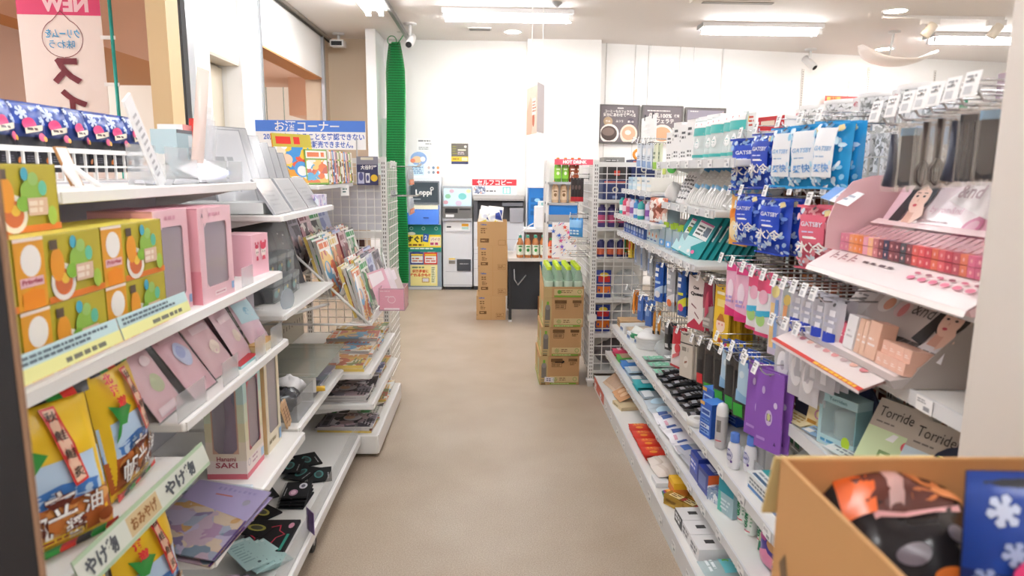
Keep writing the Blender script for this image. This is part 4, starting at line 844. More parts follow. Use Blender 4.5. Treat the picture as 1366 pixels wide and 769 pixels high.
# ---- goods on the rear shelf
def plain_box(name, label, cat, loc, rot, w, d, h, m, art=None, lean=0, group=None):
    b = B(); s = carton(b, w, d, h, m)
    if art: art(s, b, w, d, h)
    o = b.make(name, None, loc, (-lean, 0, rot)); return tag(o, label, cat, group)
q = at(230, 190, X=-1.26); plain_box('small_box', 'pale blue box with dark rim behind the top shelf', 'box', (-1.22, q.y+.02, 1.405), LEFT, .14, .1, .195, M('bcd3da', .5), lambda s, b, w, d, h: (s.rect(w*.22, .0, w/2, h*.9, M('e6edf0', .5)), s.rect(-w/2, h*.93, w/2, h, M('6b6a70', .5)), s.dashes(w*.25, .03, w*.48, h*.7, 4, M('9aa6ae', .5))))
plain_box('snack_packet', 'red and black packet standing next to the pale blue box', 'packet', (-1.22, q.y+.175, 1.405), LEFT, .07, .03, .25, M('c8362e', .4), lambda s, b, w, d, h: (s.rect(-w*.4, h*.1, w*.4, h*.5, M('3a2a2a', .4)), s.ell(0, h*.2, w*.3, h*.08, M('e9b23c', .4)), s.dashes(-w*.3, h*.55, w*.3, h*.9, 3, M('f3d0c0', .4)), s.rect(-w*.4, h*.02, w*.4, h*.08, M('f2e8e0', .4))))
for i in range(4): plain_box('red_box', 'small red and white box behind the white frames, %s of four' % nth(i), 'box', (-1.24, 2.9+.115*i, 1.405), LEFT, .11, .1, .22, M('f3ecec', .5), lambda s, b, w, d, h: (s.rect(-w/2, h*.55, w/2, h, M('e79a96', .5)), s.dashes(-w*.4, h*.65, w*.4, h*.9, 2, M('c8403c', .5), i), s.dashes(-w*.4, h*.1, w*.4, h*.4, 2, M('a9a6aa', .5))))
# ---- snack boxes and their price strips
def crisp_box():
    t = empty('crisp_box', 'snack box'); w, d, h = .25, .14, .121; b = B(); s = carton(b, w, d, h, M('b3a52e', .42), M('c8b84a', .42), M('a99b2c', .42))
    n0 = -w/2; n1 = n0+.076
    s.rect(n0, 0, n1, h, M('dd9b2c', .42)); s.rect(n0, h-.006, n1, h, M('f0e2d6', .42)); s.ell(n0+.04, h*.68, .026, .027, M('f4f0ea', .42)); s.rect(n0+.008, h*.32, n1-.008, h*.45, M('e2b9c0', .42)); s.text('Pringles', n0+.038, h*.385, .011, M('a8475a', .5), w=.052, bold=.04); s.pol([(n0+.01, .0), (n1-.01, 0), (n1-.01, h*.24), (n0+.038, h*.3), (n0+.01, h*.24)], M('e58a1e', .42))
    s.rect(n1, 0, w/2, h*.1, M('d9782c', .42)); s.ell(n1+.045, h*.28, .036, .034, M('efe9e0', .42)); s.ell(n1+.045, h*.28, .026, .024, M('c8693a', .42)); s.ell(n1+.05, h*.33, .012, .01, M('e9c24a', .42)); s.ell(n1+.03, h*.55, .02, .03, M('e0962c', .42)); s.rect(n1+.012, h*.78, n1+.034, h*.92, M('57483a', .42))
    for a, (u, v, rx, ry, c) in enumerate(((.08, .85, .01, .012, '4aa8c0'), (.095, .6, .03, .022, '8fb84a'), (.07, .42, .018, .014, '7fb03a'), (.125, .64, .012, .014, '5fb89a'), (.1, .78, .014, .012, '9ac06a'))): s.ell(n1+u, h*v, rx, ry, M(c, .42))
    s.rect(n1+.08, h*.24, n1+.135, h*.5, M('d9b9a0', .42)); s.dashes(n1+.083, h*.27, n1+.132, h*.47, 2, M('ecdccc', .42), 3, .7); s.ell(n1+.145, h*.22, .013, .018, M('9fc04a', .42))
    b.make('box', t, bevel=.002); return t
CB = Row(crisp_box())
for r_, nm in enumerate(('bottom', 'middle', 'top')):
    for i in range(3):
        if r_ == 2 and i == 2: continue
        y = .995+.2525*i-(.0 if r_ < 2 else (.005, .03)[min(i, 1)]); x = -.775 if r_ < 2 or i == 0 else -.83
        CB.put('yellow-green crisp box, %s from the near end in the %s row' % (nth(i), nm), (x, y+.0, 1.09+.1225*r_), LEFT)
def price_strip(label, x, y0, y1, z, h, top, bot, txt=3, seed=1):
    L_ = y1-y0; b = B(); b.T = Matrix.Rotation(-.25, 4, 'X'); b.box(-L_/2, -.002, -h, L_/2, 0, 0, M(top, .45)); s = front(b, -.002); s.rect(-L_/2, -h, L_/2, -h*.5, M(bot, .45)); s.dashes(-L_*.46, -h*.44, L_*.46, -h*.08, 2, M('5a6a72', .5), seed, .6); s.dashes(-L_*.1, -h*.95, L_*.46, -h*.6, 1, M('6a6a5a', .5), seed+3, .5)
    tag(b.make('price_strip', None, (x, (y0+y1)/2, z), LEFT), label, 'price strip')
price_strip('pale blue and yellow price strip before the snack boxes, nearer half', -.735, 1.03, 1.325, 1.16, .047, 'bcd8da', 'e3e39a', seed=1)
price_strip('pale blue and yellow price strip before the snack boxes, farther half', -.735, 1.33, 1.63, 1.16, .047, 'bcd8da', 'e3e39a', seed=9)
t = thing('price_strip', 'green edged clear price strip along the shelf of snack bags', 'price strip', (-.703, 1.33, .797), LEFT)
b = B(); b.T = Matrix.Rotation(-.3, 4, 'X'); b.box(-.26, -.002, -.06, .26, 0, 0, M('a8bfa0', .3)); s = front(b, -.002); s.rect(-.26, -.052, .26, -.008, M('cfd3c8', .3)); s.rect(-.1, -.05, .02, -.01, M('c9b48a', .4))
for u, w_ in ((-.19, .1), (.12, .14)): s.text('やけ物', u, -.03, .034, M('4f5358', .5), w=w_, bold=.04)
s.text('おみやげ', -.04, -.03, .026, M('8a5a2a', .5), w=.1, bold=.03); b.make('strip', t)
# ---- big northern snack bags
def scallop_bag():
    t = empty('scallop_snack_bag', 'snack bag'); w, h = .2, .32; b = B(); Y_ = M('e7bf2a', .3); s = pouch(b, w, h, .07, Y_, M('6a4a2a', .4), seal=.07, n=(14, 20), wr=.1, seed=5)
    s.rect(-w/2, h*.3, w/2, h*.56, M('b9d2ea', .3), 8); s.pol([(-w/2, h*.3), (w/2, h*.28), (w/2, h*.36), (0, h*.42), (-w/2, h*.36)], M('3f78c0', .3)); s.rect(-w/2, h*.06, w/2, h*.3, M('a9592c', .3), 8)
    for i in range(26):
        r_ = random.Random(i); s.ell(r_.uniform(-w*.42, w*.42), h*r_.uniform(.09, .27), .017, .014, M(('c8783c', 'd8924e', '8a4422', 'e0a868')[i % 4], .3), 10, 2)
    s.pol([(-w*.42, h*.7), (-w*.3, h*.66), (-w*.2, h*.68), (-w*.05, h*.62), (-w*.12, h*.57), (-w*.2, h*.52), (-w*.3, h*.53), (-w*.36, h*.46), (-w*.42, h*.42), (-w*.38, h*.5), (-w*.33, h*.56)], M('2f8a3a', .3))
    s.pol([(-w*.42, h*.9), (-w*.2, h*.93), (w*.05, h*.6), (-w*.0, h*.34), (w*.14, h*.36), (w*.2, h*.6), (-w*.0, h*.93)] if 0 else [(-w*.02, h*.9), (w*.12, h*.9), (w*.24, h*.4), (w*.1, h*.38)], M('c8342c', .3)); s.pol([(w*.005, h*.885), (w*.105, h*.885), (w*.215, h*.415), (w*.115, h*.4)], M('e9c2a8', .3))
    for i, c in enumerate('秋鮭鮭炙'): s.text(c, w*(.055+.034*i), h*(.84-.125*i), .021, M('2a1a18', .4), bold=.008)
    [s.text(c_, -w*.3+.004*i, h*(.88-.09*i), .026, M('d8343a', .3), bold=.05) for i, c_ in enumerate('北海道')]
    for c, u, v in (('帆', -.28, .19), ('立', -.05, .31), ('醤', .05, .14), ('油', .24, .25)): s.text(c, w*u, h*v, .056 if c in '帆立' else .042, M('5a1e10', .4), bold=.05); s.text(c, w*u, h*v, .054 if c in '帆立' else .04, WHITE, bold=.015)
    s.rect(-w*.3, h*.08, w*.15, h*.12, M('e0b820', .3), 4); s.dashes(-w*.26, h*.085, w*.1, h*.115, 1, M('8a3018', .4), 2)
    cs = ('c8342c', '2a2a2a', '2f8a3a')
    for i in range(7):
        s.rect(-w/2+w*i/7, 0, -w/2+w*(i+1)/7, h*.06, M(cs[i % 3], .35), 3); s.rect(-w/2+w*i/7, h*.93, -w/2+w*(i+1)/7, h, M(cs[(i+1) % 3], .35), 3)
    b.make('bag', t); return t
SBG = Row(scallop_bag())
for lab, y, x, z, rz, ln in (('big scallop snack bag at the front of the shelf, nearest the black panel', 1.165, -.775, .768, -.45, .2), ('big scallop snack bag just behind the nearest one', 1.25, -.84, .768, -.25, .2), ('big scallop snack bag turned aside toward the price strip end', 1.43, -.79, .768, .12, .12), ('big scallop snack bag on the lower shelf, nearer of two', 1.21, -.76, .423, .1, .15), ('big scallop snack bag on the lower shelf, farther of two', 1.43, -.76, .423, -.1, .12)):
    SBG.put(lab, (x, y, z), (-ln, 0, LEFT+rz), None, (1, 1, .9))
t = thing('black_end_board', 'black board with brown edge at the near end of the left rack', 'board', (0, 0, 0))
B().box(-.95, .792, 0, -.56, .8, 1.7, M('17171b', .5)).make('board', t); B().box(-.56, .793, 0, -.556, .8, 1.7, M('8a6a52', .6)).make('edge_band', t)
# ---- pink figure boxes
def figure_box(name, label, loc, rot, w, d, h, card, win_m, side=None, top=None, art=None, sidewin=False):
    t = thing(name, label, 'figure box', loc, rot); b = B(); f = .018
    wm = M(card, .45); sm_ = M(side or card, .45); tm = M(top or card, .45)
    b.box(-w/2, .002, 0, w/2, d, .02, sm_).box(-w/2, .002, h-.004, w/2, d, h, tm).box(-w/2, d-.003, .02, w/2, d, h-.004, sm_)
    b.box(-w/2, .002, .02, -w/2+.003, d-.003, h-.004, sm_).box(w/2-.003, .002, .02, w/2, d-.003, h-.004, sm_)
    x0, x1, z0, z1 = -w/2+w*.16, w/2-w*.16, h*.16, h*.84
    b.box(-w/2, 0, 0, x0, .002, h, wm).box(x1, 0, 0, w/2, .002, h, wm).box(x0, 0, 0, x1, .002, z0, wm).box(x0, 0, z1, x1, .002, h, wm)
    s = front(b, 0)
    for cx_, cz in ((x0, z0), (x1, z0), (x0, z1), (x1, z1)):
        sx = 1 if cx_ == x0 else -1; sz = 1 if cz == z0 else -1; s.pol([(cx_, cz), (cx_+sx*.012, cz), (cx_, cz+sz*.012)], wm)
    sl = face(b, (-w/2, d, 0), (0, -1, 0), (0, 0, 1))
    if art: art(s, sl, w, d, h)
    b.make('box', t)
    B().box(x0-.004, .003, z0-.004, x1+.004, .0042, z1+.004, clear('e8e0ea', .16, .05)).make('window', t)
    b = B(); b.lathe([(.03, .03), (.034, .06), (.026, h*.35), (.02, h*.45), (.03, h*.55), (.022, h*.62), (.012, h*.66), (.025, h*.7), (.028, h*.75), (.015, h*.8), (0, h*.81)], M(win_m, .5), 14, 0, d*.55, w/.16, .9)
    b.make('wrapped_figure', t); return t
PK = 'edc3cb'
def pinkart(s, sl, w, d, h):
    s.text('A', -w*.4, h*.92, .012, M('6a5058', .5)); s.dashes(-w*.2, h*.9, w*.25, h*.95, 1, M('d89aac', .5), 4, .7); s.rect(-w*.15, h*.05, w*.2, h*.1, M('f3dde0', .5)); s.dashes(-w*.12, h*.06, w*.17, h*.09, 1, M('c88a9a', .5), 2, .5); s.rect(w*.38, h*.06, w*.46, h*.14, M('8fb0d8', .5)); sl.rect(0, 0, d, h*.35, M('d98a97', .45))
figure_box('figure_box', 'pink figure box with a tall window, beside the snack boxes', (-.79, 1.71, 1.09), LEFT, .18, .15, .26, PK, '9a8498', 'dfa3ae', 'c68d98', pinkart)
figure_box('figure_box', 'pink figure box with dark window, between the folded card and the snack boxes', (-.765, 1.918, 1.09), LEFT-.03, .21, .16, .257, PK, '8d8498', 'dfa3ae', 'c68d98', pinkart)
t = thing('card_stand', 'pale pink printed sheet leaning behind a small clear stop', 'card', (-.86, 2.19, 1.09), (-.5, 0, LEFT)); b = B(); b.box(-.1, 0, 0, .1, .003, .26, M('f3e6ea', .3)); s = front(b); s.dashes(-.08, .12, .08, .23, 5, M('e3a9b4', .5), 2, .5); s.pol([(-.09, .01), (.08, .02), (.06, .1), (-.08, .08)], M('ebd2da', .4)); b.make('sheet', t); B().box(-.1, -.003, 0, .1, 0, .26, FILM).make('sleeve', t)
o = B().box(-.05, -.002, 0, .05, 0, .06, LIP).make('shelf_stop', None, (-.765, 2.14, 1.09), LEFT); tag(o, 'small clear plastic stop before the leaning pink sheet', 'stop')
def babyart(s, b, w, d, h):
    for u, k in ((-.2, .6), (.16, 1)):
        s.ell(w*u, h*.58, .02*k, .024*k, M('fbe8e2', .5)); s.ell(w*u, h*.7, .022*k, .012*k, M('d0405a', .5)); s.ell(w*u-.016*k, h*.78, .007*k, .009*k, M('d0405a', .5)); s.ell(w*u+.016*k, h*.78, .007*k, .009*k, M('d0405a', .5)); s.pol([(w*u-.013*k, h*.36), (w*u+.013*k, h*.36), (w*u+.008*k, h*.46), (w*u-.008*k, h*.46)], M('d0405a', .5)); s.ell(w*u-.007*k, h*.56, .002, .003, INK); s.ell(w*u+.007*k, h*.56, .002, .003, INK)
plain_box('toy_box', 'pink cube box printed with a round faced child, at the shelf end', 'toy box', (-.80, 2.375, 1.09), LEFT-.12, .125, .12, .14, M('f0bcc8', .42), babyart)
# ---- pink bags leaning on the shelf below
def flat_bag(name, w, h, t_, m, art=None, seed=0, film=True):
    t = empty(name, 'bag'); b = B(); s = pouch(b, w, h*.86, t_, m, n=(8, 10), wr=.18, seed=seed)
    if art: art(s, w, h)
    b.make('contents', t); b = B(); pouch(b, w*1.12, h, t_*1.35, FILM, n=(6, 8), wr=.1, seed=seed+1, z0=-.004); b.make('clear_wrapper', t); return t
def pa1(s, w, h): s.ell(0, h*.36, w*.2, h*.11, M('c9cfa8', .4)); s.ell(w*.1, h*.62, w*.18, h*.06, M('f4dfe2', .4)); s.rect(-w*.4, h*.03, w*.2, h*.12, M('f0dde2', .4), 3)
def pa2(s, w, h): s.ell(0, h*.5, w*.24, h*.16, M('c3cbe8', .3)); s.ell(-w*.03, h*.53, w*.13, h*.08, M('a9b4e0', .3)); s.rect(-w*.4, h*.7, w*.2, h*.77, M('efc9cf', .4), 3)
def pa3(s, w, h): s.ell(w*.05, h*.35, w*.16, h*.1, M('ecd9c9', .4)); s.rect(-w*.35, h*.6, w*.3, h*.7, M('f0d6da', .4), 3)
def pa4(s, w, h): s.pol([(-w*.45, h*.45), (w*.45, h*.4), (w*.45, h*.8), (-w*.45, h*.8)], M('bfe0ea', .4)); s.ell(0, h*.62, w*.12, h*.07, M('8fc6dc', .4)); s.ell(w*.1, h*.2, w*.2, h*.08, M('efc8d6', .4))
for lab, m, a, y, x, rz, ln in (('pale pink bag with a greenish print, nearest in the leaning row', 'e6c0c6', pa1, 1.665, -.8, .05, .55), ('pink bag with a lilac oval mirror, second in the leaning row', 'e2b6be', pa2, 1.84, -.79, .0, .6), ('pink bag with bright reflections, third in the leaning row', 'e3bcc0', pa3, 2.02, -.8, -.05, .6)):
    o = flat_bag('cosmetic_bag', .15, .235, .024, M(m, .35), a, int(y*100)); o.location = (x, y, .845); o.rotation_euler = (-ln, 0, LEFT+rz); tag(o, lab, 'bag')
o = flat_bag('cosmetic_bag', .15, .22, .02, M('e8c3cb', .35), pa3, 5); R_ = Row(proto(o, 'bag'))
for i in range(3): R_.put('rose bag standing in the dark edged pile, %s of the three' % ('front', 'middle', 'rear')[i], (-.80-.035*i, 2.18+.01*i, .845), (-.5, 0, LEFT+.05))
o = flat_bag('cosmetic_bag', .14, .21, .024, M('eac9d6', .35), pa4, 8); o.location = (-.80, 2.345, .845); o.rotation_euler = (-.5, 0, LEFT-.1); tag(o, 'bag half light blue and half pink, farthest in the leaning row', 'bag')
for i, (y, w_) in enumerate(((1.68, .17), (1.94, .12), (2.2, .1), (2.37, .13))):
    o = B().box(-w_/2, -.002, 0, w_/2, 0, .07, LIP).make('shelf_stop', None, (-.757, y, .84), LEFT); tag(o, 'clear plastic stop on the pink bag shelf, %s from the near end' % nth(i), 'stop')
# ---- tall pastel figure boxes
def sakiart(s, sl, w, d, h):
    pass
t = thing('figure_box', 'tall pastel figure box with teal top and red base line', 'figure box', (-.832, 2.055, .48), 0); w, d, h = .125, .16, .37; b = B()
cols = ('e9dcd6', 'e3d6c2', 'd9d3b0', 'cfd8c0', 'b9d6d0', 'a3d0d2')
def frame_face(b, S, W, x0, x1, z0, z1):
    n = len(cols)
    for i in range(n):
        a, c = h*i/n, h*(i+1)/n; m = M(cols[i], .4)
        S.k = .0002
        if c <= z0 or a >= z1: S.rect(0, a, W, c, m)
        else:
            S.rect(0, a, x0, c, m); S.k = .0002; S.rect(x1, a, W, c, m)
            if a < z0: S.k = .0002; S.rect(x0, a, x1, z0, m)
            if c > z1: S.k = .0002; S.rect(x0, z1, x1, c, m)
    S.k = .0006; S.rect(0, 0, W, .018, M('cf6a78', .4))
frame_face(b, front(b, 0, -w/2), w, .022, w-.022, .085, .31); sr = face(b, (w/2, 0, 0), (0, 1, 0), (0, 0, 1)); frame_face(b, sr, d, .03, d-.03, .085, .31)
b.box(-w/2, .001, 0, w/2-.001, d, .003, WHITE).box(-w/2, d-.003, 0, w/2-.001, d, h, M('b03a48', .5)).box(-w/2, .001, 0, -w/2+.003, d, h, M('d6d2c6', .5)).box(-w/2, .0, h-.004, w/2, d, h, M('b5202e', .4))
s = front(b, -.0006); s.text('Hanami', 0, .068, .015, M('a84a58', .5), w=.06, bold=.02); s.text('SAKI', 0, .047, .018, M('a84a58', .5), w=.068, bold=.02); sr.dashes(.05, .03, .11, .06, 2, M('b9909a', .5), 3, .4); sr.ring(.02, .05, .01, .012, .002, M('8a8a9a', .5)); sr.rect(d-.03, .022, d-.006, .05, M('a9c8e0', .5))
for S, W, x0, x1 in ((front(b, -.0006, -w/2), w, .022, w-.022), (face(b, (w/2+.0006, 0, 0), (0, 1, 0), (0, 0, 1)), d, .03, d-.03)):
    m = M('c9a08a', .4) if W == w else M('b04450', .4)
    for p in ([(x0, .085), (x0+.004, .085), (x0+.004, .31), (x0, .31)], [(x1-.004, .085), (x1, .085), (x1, .31), (x1-.004, .31)], [(x0, .31), (x0+.02, .31), (x0, .285)], [(x1, .31), (x1, .285), (x1-.02, .31)], [(x0, .085), (x0, .105), (x0+.02, .085)], [(x1, .085), (x1-.02, .085), (x1, .105)]): S.pol(p, m)
b.make('box', t)
B().box(-w/2+.02, .003, .083, w/2-.02, .004, .312, clear('dcd0e0', .2, .05)).make('window', t); B().box(w/2-.004, .028, .083, w/2-.003, d-.028, .312, clear('e0d0d4', .2, .05)).make('window', t)
b = B(); b.box(-w/2+.006, d-.012, .02, w/2-.006, d-.006, h-.01, M('b9a0b0', .6)); b.lathe([(.04, .03), (.042, .07), (.03, .16), (.022, .19), (.03, .22), (.02, .25), (.01, .262), (.022, .275), (.024, .3), (0, .318)], M('a98ea8', .5), 14, 0, .09); b.lathe([(.012, .2), (.026, .24), (.02, .29), (0, .3)], M('7f8fb8', .4), 10, .025, .07); b.make('wrapped_figure', t)
figure_box('figure_box', 'cream figure box with dark arched window behind the pastel one', (-.765, 2.32, .48), LEFT, .15, .1, .385, 'e6dac0', '857a70', 'd9c08a', 'c9a060', lambda s, sl, w, d, h: (s.dashes(-w*.4, h*.06, w*.3, h*.12, 1, M('9a8a6a', .5), 4), s.rect(w*.3, .01, w*.45, .05, M('8fb0d0', .5)), s.rect(w*.34, h*.86, w*.44, h*.9, M('c04040', .5)), s.rect(-w*.38, h*.9, w*.1, h*.94, M('c9b48a', .5))))
tag(B().box(-.1, -.02, 0, .1, .02, .012, M('d3dfe8', .2)).make('label_rail', None, (-.83, 1.97, .482), 0), 'pale blue plastic label rail lying before the pastel figure box', 'rail')
# ---- clear picture files at the near end of that shelf
FI = busy(('8f7fa8', 'c9b0c0', 'd8a868', 'a9b4c8', 'c3b9d6', '7f94a8', 'e0c9b0', 'b48fb0'), 24, .4, True, (1, 1, 1))
def clear_file():
    t = empty('clear_file', 'picture file'); b = B(); b.box(-.155, -.003, 0, .155, 0, .22, FI); s = front(b, -.003); s.rect(-.155, 0, .155, .006, M('5f3a86', .4)); s.pol([(-.155, .22), (-.155, .115), (.155, .12), (.155, .22)] if 0 else [(.01, .0), (.155, .0), (.155, .22), (.06, .22)], M('bfb2de', .25)); s.rect(.1, .09, .106, .14, M('c86a5a', .4)); s.dashes(.125, .03, .14, .15, 8, M('9f92c4', .4), 3); s.ell(.085, .04, .014, .01, M('8f8a98', .3)); b.make('sheet', t)
    B().box(-.16, -.006, -.003, .16, -.0045, .224, FILM).make('clear_sleeve', t); return t
FR = Row(clear_file())
for i in range(2): FR.put('clear file with a colourful picture on the shelf edge, %s of two' % ('upper', 'lower')[i], (-.665, 1.735-.01*i, .50-.012*i), (-PI/2+.12, -.1, LEFT-.15-.05*i))
# ---- black cases, folders and stands in the middle section
CASEB = clear('d8dfe2', .22, .06)
def clear_case():
    t = empty('clear_case', 'clear case'); b = B(); b.box(-.06, 0, 0, .06, .07, .085, CASEB).box(-.062, -.002, .066, .062, .072, .09, CASEB); b.make('shell', t)
    b = B(); b.box(-.05, .01, .004, .05, .062, .055, M('2a2c30', .4)); s = front(b, .01); s.ell(0, .03, .03, .015, M('3f8a86', .4)); s.ell(.03, .04, .012, .008, M('c9b040', .4)); b.make('goods', t); return t
CC = Row(clear_case())
for i in range(3):
    for j in range(2):
        CC.put('clear case of dark goods, %s in the %s row on the white shelf' % (nth(i), ('lower', 'upper')[j]), (-.87-.02*j, 2.78+.128*i, .915+.0905*j), LEFT+.03*i)
def folder(): 
    t = empty('black_folder', 'folder'); b = B(); b.box(-.12, 0, 0, .12, .012, .31, M('2e2c2f', .35)); s = front(b); s.rect(-.09, .05, .09, .26, M('474448', .25)); r = random.Random(2); [s.ell(r.uniform(-.08, .08), r.uniform(.06, .25), .006, .005, M('8f8a88', .3), 6) for _ in range(16)]; b.make('cover', t); return t
FO = Row(folder())
for i in range(5): FO.put('black folder leaning behind the clear cases, %s from the near end' % nth(i), (-.93-.015*(i % 2), 2.66+.12*i, .92), (-.35, 0, LEFT-.35))
t = thing('card_stand', 'grey standing card with purple back on the white shelf end', 'card stand', (-.93, 2.58, .915), LEFT-.5)
B().box(-.035, 0, 0, .035, .003, .11, M('a9a0a6', .5)).make('card', t); b = B(); b.box(-.035, .02, .0, .035, .023, .1, M('5a4470', .4)); b.make('back_card', t); B().box(-.05, -.03, 0, .05, .05, .004, LIP).make('foot', t)
b = B(); b.prism([(.045*math.cos(a*PI/8), .045*max(-.8, math.sin(a*PI/8))+.036) for a in range(16)], 0, .003, clear('c9d3da', .5, .1)); tag(b.make('shelf_stop', None, (-.79, 2.63, .9155), LEFT-.3), 'rounded smoky plastic disc stop on the white shelf', 'stop')
# ---- upright white frames on the upper shelf
def frame_panel(w, h, art):
    t = empty('display_card', 'card'); b = B(); b.box(-w/2, 0, 0, w/2, .008, h, M('a9acb2', .4)); s = front(b); s.rect(-w*.485, h*.01, w*.485, h*.99, M('e9e9ec', .35)); s.rect(-w*.42, h*.06, w*.42, h*.94, M(art, .3)); s.dashes(-w*.3, h*.2, w*.3, h*.7, 4, M('b4b7bd', .4), 3, .4); b.make('card_board', t); B().box(-w/2, -.004, 0, w/2, -.0025, h, FILM).make('clear_cover', t); return t
FW = Row(frame_panel(.2, .3, 'e3e4e8'))
for i in range(8): FW.put('tall white frame leaning on the upper shelf, %s from the near end' % nth(i), (-.97+.012*(i % 3), 2.70+.07*i, 1.287), (-.3-.02*(i % 2), 0, LEFT-.45), None, (1, 1, (1.1, 1.15, 1.05, 1.02, .97, .92, .88, .84)[i]))
FG = Row(frame_panel(.21, .15, 'cfd2d8'))
for i, (y, nm) in enumerate(((2.62, 'nearest'), (2.86, 'middle'), (3.08, 'farthest'))): FG.put('low clear fronted frame at the edge of the upper shelf, the %s' % nm, (-.785, y, 1.287), (-.55, 0, LEFT))
plain_box('pouch_stack', 'lilac printed pouches lying at the far end of the upper shelf', 'pouch', (-.78, 3.2, 1.287), LEFT, .16, .12, .05, busy(('c9bede', 'efeaf4', '9a90c4', 'e3d0e0', 'dfe6ee'), 40, .3))
o = plain_box('tilted_tray', 'white translucent tray lying tilted on the near end of the upper shelf', 'tray', (-1.13, 2.62, 1.288), -PI/2+.05, .2, .3, .04, M('e4e9e8', .3)); o.rotation_euler = (0, -.0, LEFT)
o.location = (-.83, 2.62, 1.288)
# ---- on top of the pink box section
t = thing('wooden_easel', 'small white easel with a wooden framed card on the top shelf', 'easel', (-.95, 1.61, 1.405), LEFT); t.scale = (.8, .8, .8)
b = B(); b.tube([(-.05, -.04, 0), (-.02, .02, .06)], .009, WHITE); b.make('leg', t); b = B(); b.tube([(.05, -.04, 0), (.02, .02, .06)], .009, WHITE); b.make('leg', t)
b = B(); b.T = Matrix.Rotation(-.35, 4, 'X'); b.box(-.028, -.006, .004, .028, 0, .12, M('a97a4a', .5)); s = front(b, -.006); s.rect(-.024, .008, .024, .116, M('ece2da', .5)); b.make('framed_card', t)
t = thing('white_slat_sign', 'narrow white printed board leaning across the top shelf', 'sign', (-.87, 1.86, 1.405), (0, -.62, LEFT)); b = B(); b.box(-.02, 0, 0, .02, .006, .26, M('f3f3f5', .4)); s = front(b); s.dashes(-.012, .03, .012, .22, 10, M('b9b9be', .5), 3, .4); b.make('board', t)
B().box(-.028, -.02, 0, .028, .03, .05, LIP).make('foot', t)
for i, (y, w_) in enumerate(((1.98, .16), (2.2, .16), (2.36, .12))):
    t = thing('acrylic_holder', 'clear acrylic holder on the top shelf, %s from the easel' % nth(i), 'holder', (-.86, y, 1.405), LEFT)
    b = B(); b.box(-w_/2, 0, 0, w_/2, .003, .07, LIP).box(-w_/2, .003, 0, w_/2, .12, .003, LIP).box(-w_/2, .12, 0, w_/2, .123, .11, LIP); b.make('holder', t)
    o = B().box(-w_*.45, .02, .004, w_*.45, .11, .012, M('e9e9f0', .4)); o.make('cards', t)
t = thing('leaflet', 'white and blue leaflet resting slanted in the acrylic holder', 'leaflet', (-.88, 2.29, 1.42), (-1.1, -.2, LEFT)); b = B(); b.box(-.09, 0, 0, .09, .004, .11, M('f3f4f8', .4)); s = front(b); s.rect(-.09, 0, .09, .012, M('8f9ad8', .4)); s.dashes(-.07, .03, .06, .09, 3, M('c9ccd8', .5)); b.make('sheet', t)
for i in range(5):
    o = B(); s = pouch(o, .06 if i else .045, .38 if i == 0 else .28-.02*i, .016, clear('efd8cc' if i == 0 else 'eef0f4', .5 if i == 0 else .22, .1), n=(5, 8), wr=.2, seed=i); o = o.make('clear_sleeve', None, (-.97-.01*i, 2.3+.045*i, 1.41), (-.12, .22, LEFT-.6)); tag(o, 'tall clear sleeve standing on the top shelf, %s from the leaflet' % nth(i), 'sleeve')
# ---- plush in its bin and packs around it
t = thing('acrylic_bin', 'clear acrylic bin holding the black and white plush', 'bin', (-.75, 2.68, .475), LEFT); b = B(); b.box(-.12, 0, 0, .12, .003, .1, LIP).box(-.12, .2, 0, .12, .203, .1, LIP).box(-.12, .003, 0, -.117, .2, .1, LIP).box(.117, .003, 0, .12, .2, .1, LIP).box(-.117, .003, 0, .117, .2, .003, LIP); b.make('bin', t)
def lump(name, label, loc, r, m, art=None, sc=(1, 1, 1), seed=1, cat='plush'):
    b = B(); vs, fs = [], []; rn = random.Random(seed); nu, nv = 16, 10; ph = [rn.uniform(0, 6) for _ in range(4)]
    for j in range(nv+1):
        for i in range(nu):
            a, c = 2*PI*i/nu, PI*j/nv; k = r*(1+.16*math.sin(3*a+ph[0])*math.sin(2*c+ph[1])+.1*math.sin(5*a+ph[2]+4*c)); vs.append((k*math.sin(c)*math.cos(a)*sc[0], k*math.sin(c)*math.sin(a)*sc[1], r*sc[2]-k*math.cos(c)*sc[2]))
    for j in range(nv):
        for i in range(nu): fs.append((j*nu+i, j*nu+(i+1) % nu, (j+1)*nu+(i+1) % nu, (j+1)*nu+i))
    b.add(vs, fs, m, True)
    return tag(b.make(name, None, loc), label, cat)
lump('plush_toy', 'white wrapped plush on top of the black one in the clear bin', (-.83, 2.73, .535), .055, M('f0f0f2', .35), None, (1.1, .9, .7), 2)
lump('plush_toy', 'black shiny wrapped plush in the clear bin', (-.85, 2.66, .48), .075, busy(('232427', '2f3034', '1a1a1c', 'e9e9ec', '3c3d42'), 34, .25, False), None, (1.1, 1, .7), 3)
lump('plush_toy', 'red wrapped plush half hidden behind the white one', (-.86, 2.79, .5), .04, M('b8404a', .4), None, (1, 1.2, .9), 4)
tag(B().tube([(0, -.1, 0), (0, .1, 0)], .012, M('e0b23a', .4), 10).make('yellow_rod', None, (-.82, 2.86, .51), (0, 0, -PI/2+.25)), 'yellow stick lying behind the plush bin', 'stick')
for i in range(2):
    t = thing('wood_charm', 'slim wooden charm card leaning before the plush bin, %s' % ('nearer one', 'farther one')[i], 'charm', (-.77, 2.5+.03*i, .485), (0, -.55, LEFT)); b = B(); b.box(-.014, 0, 0, .014, .006, .13, M('d9b48c', .5)); s = front(b); s.dashes(-.01, .02, .01, .11, 5, M('8a5a3a', .5)); b.make('card', t)
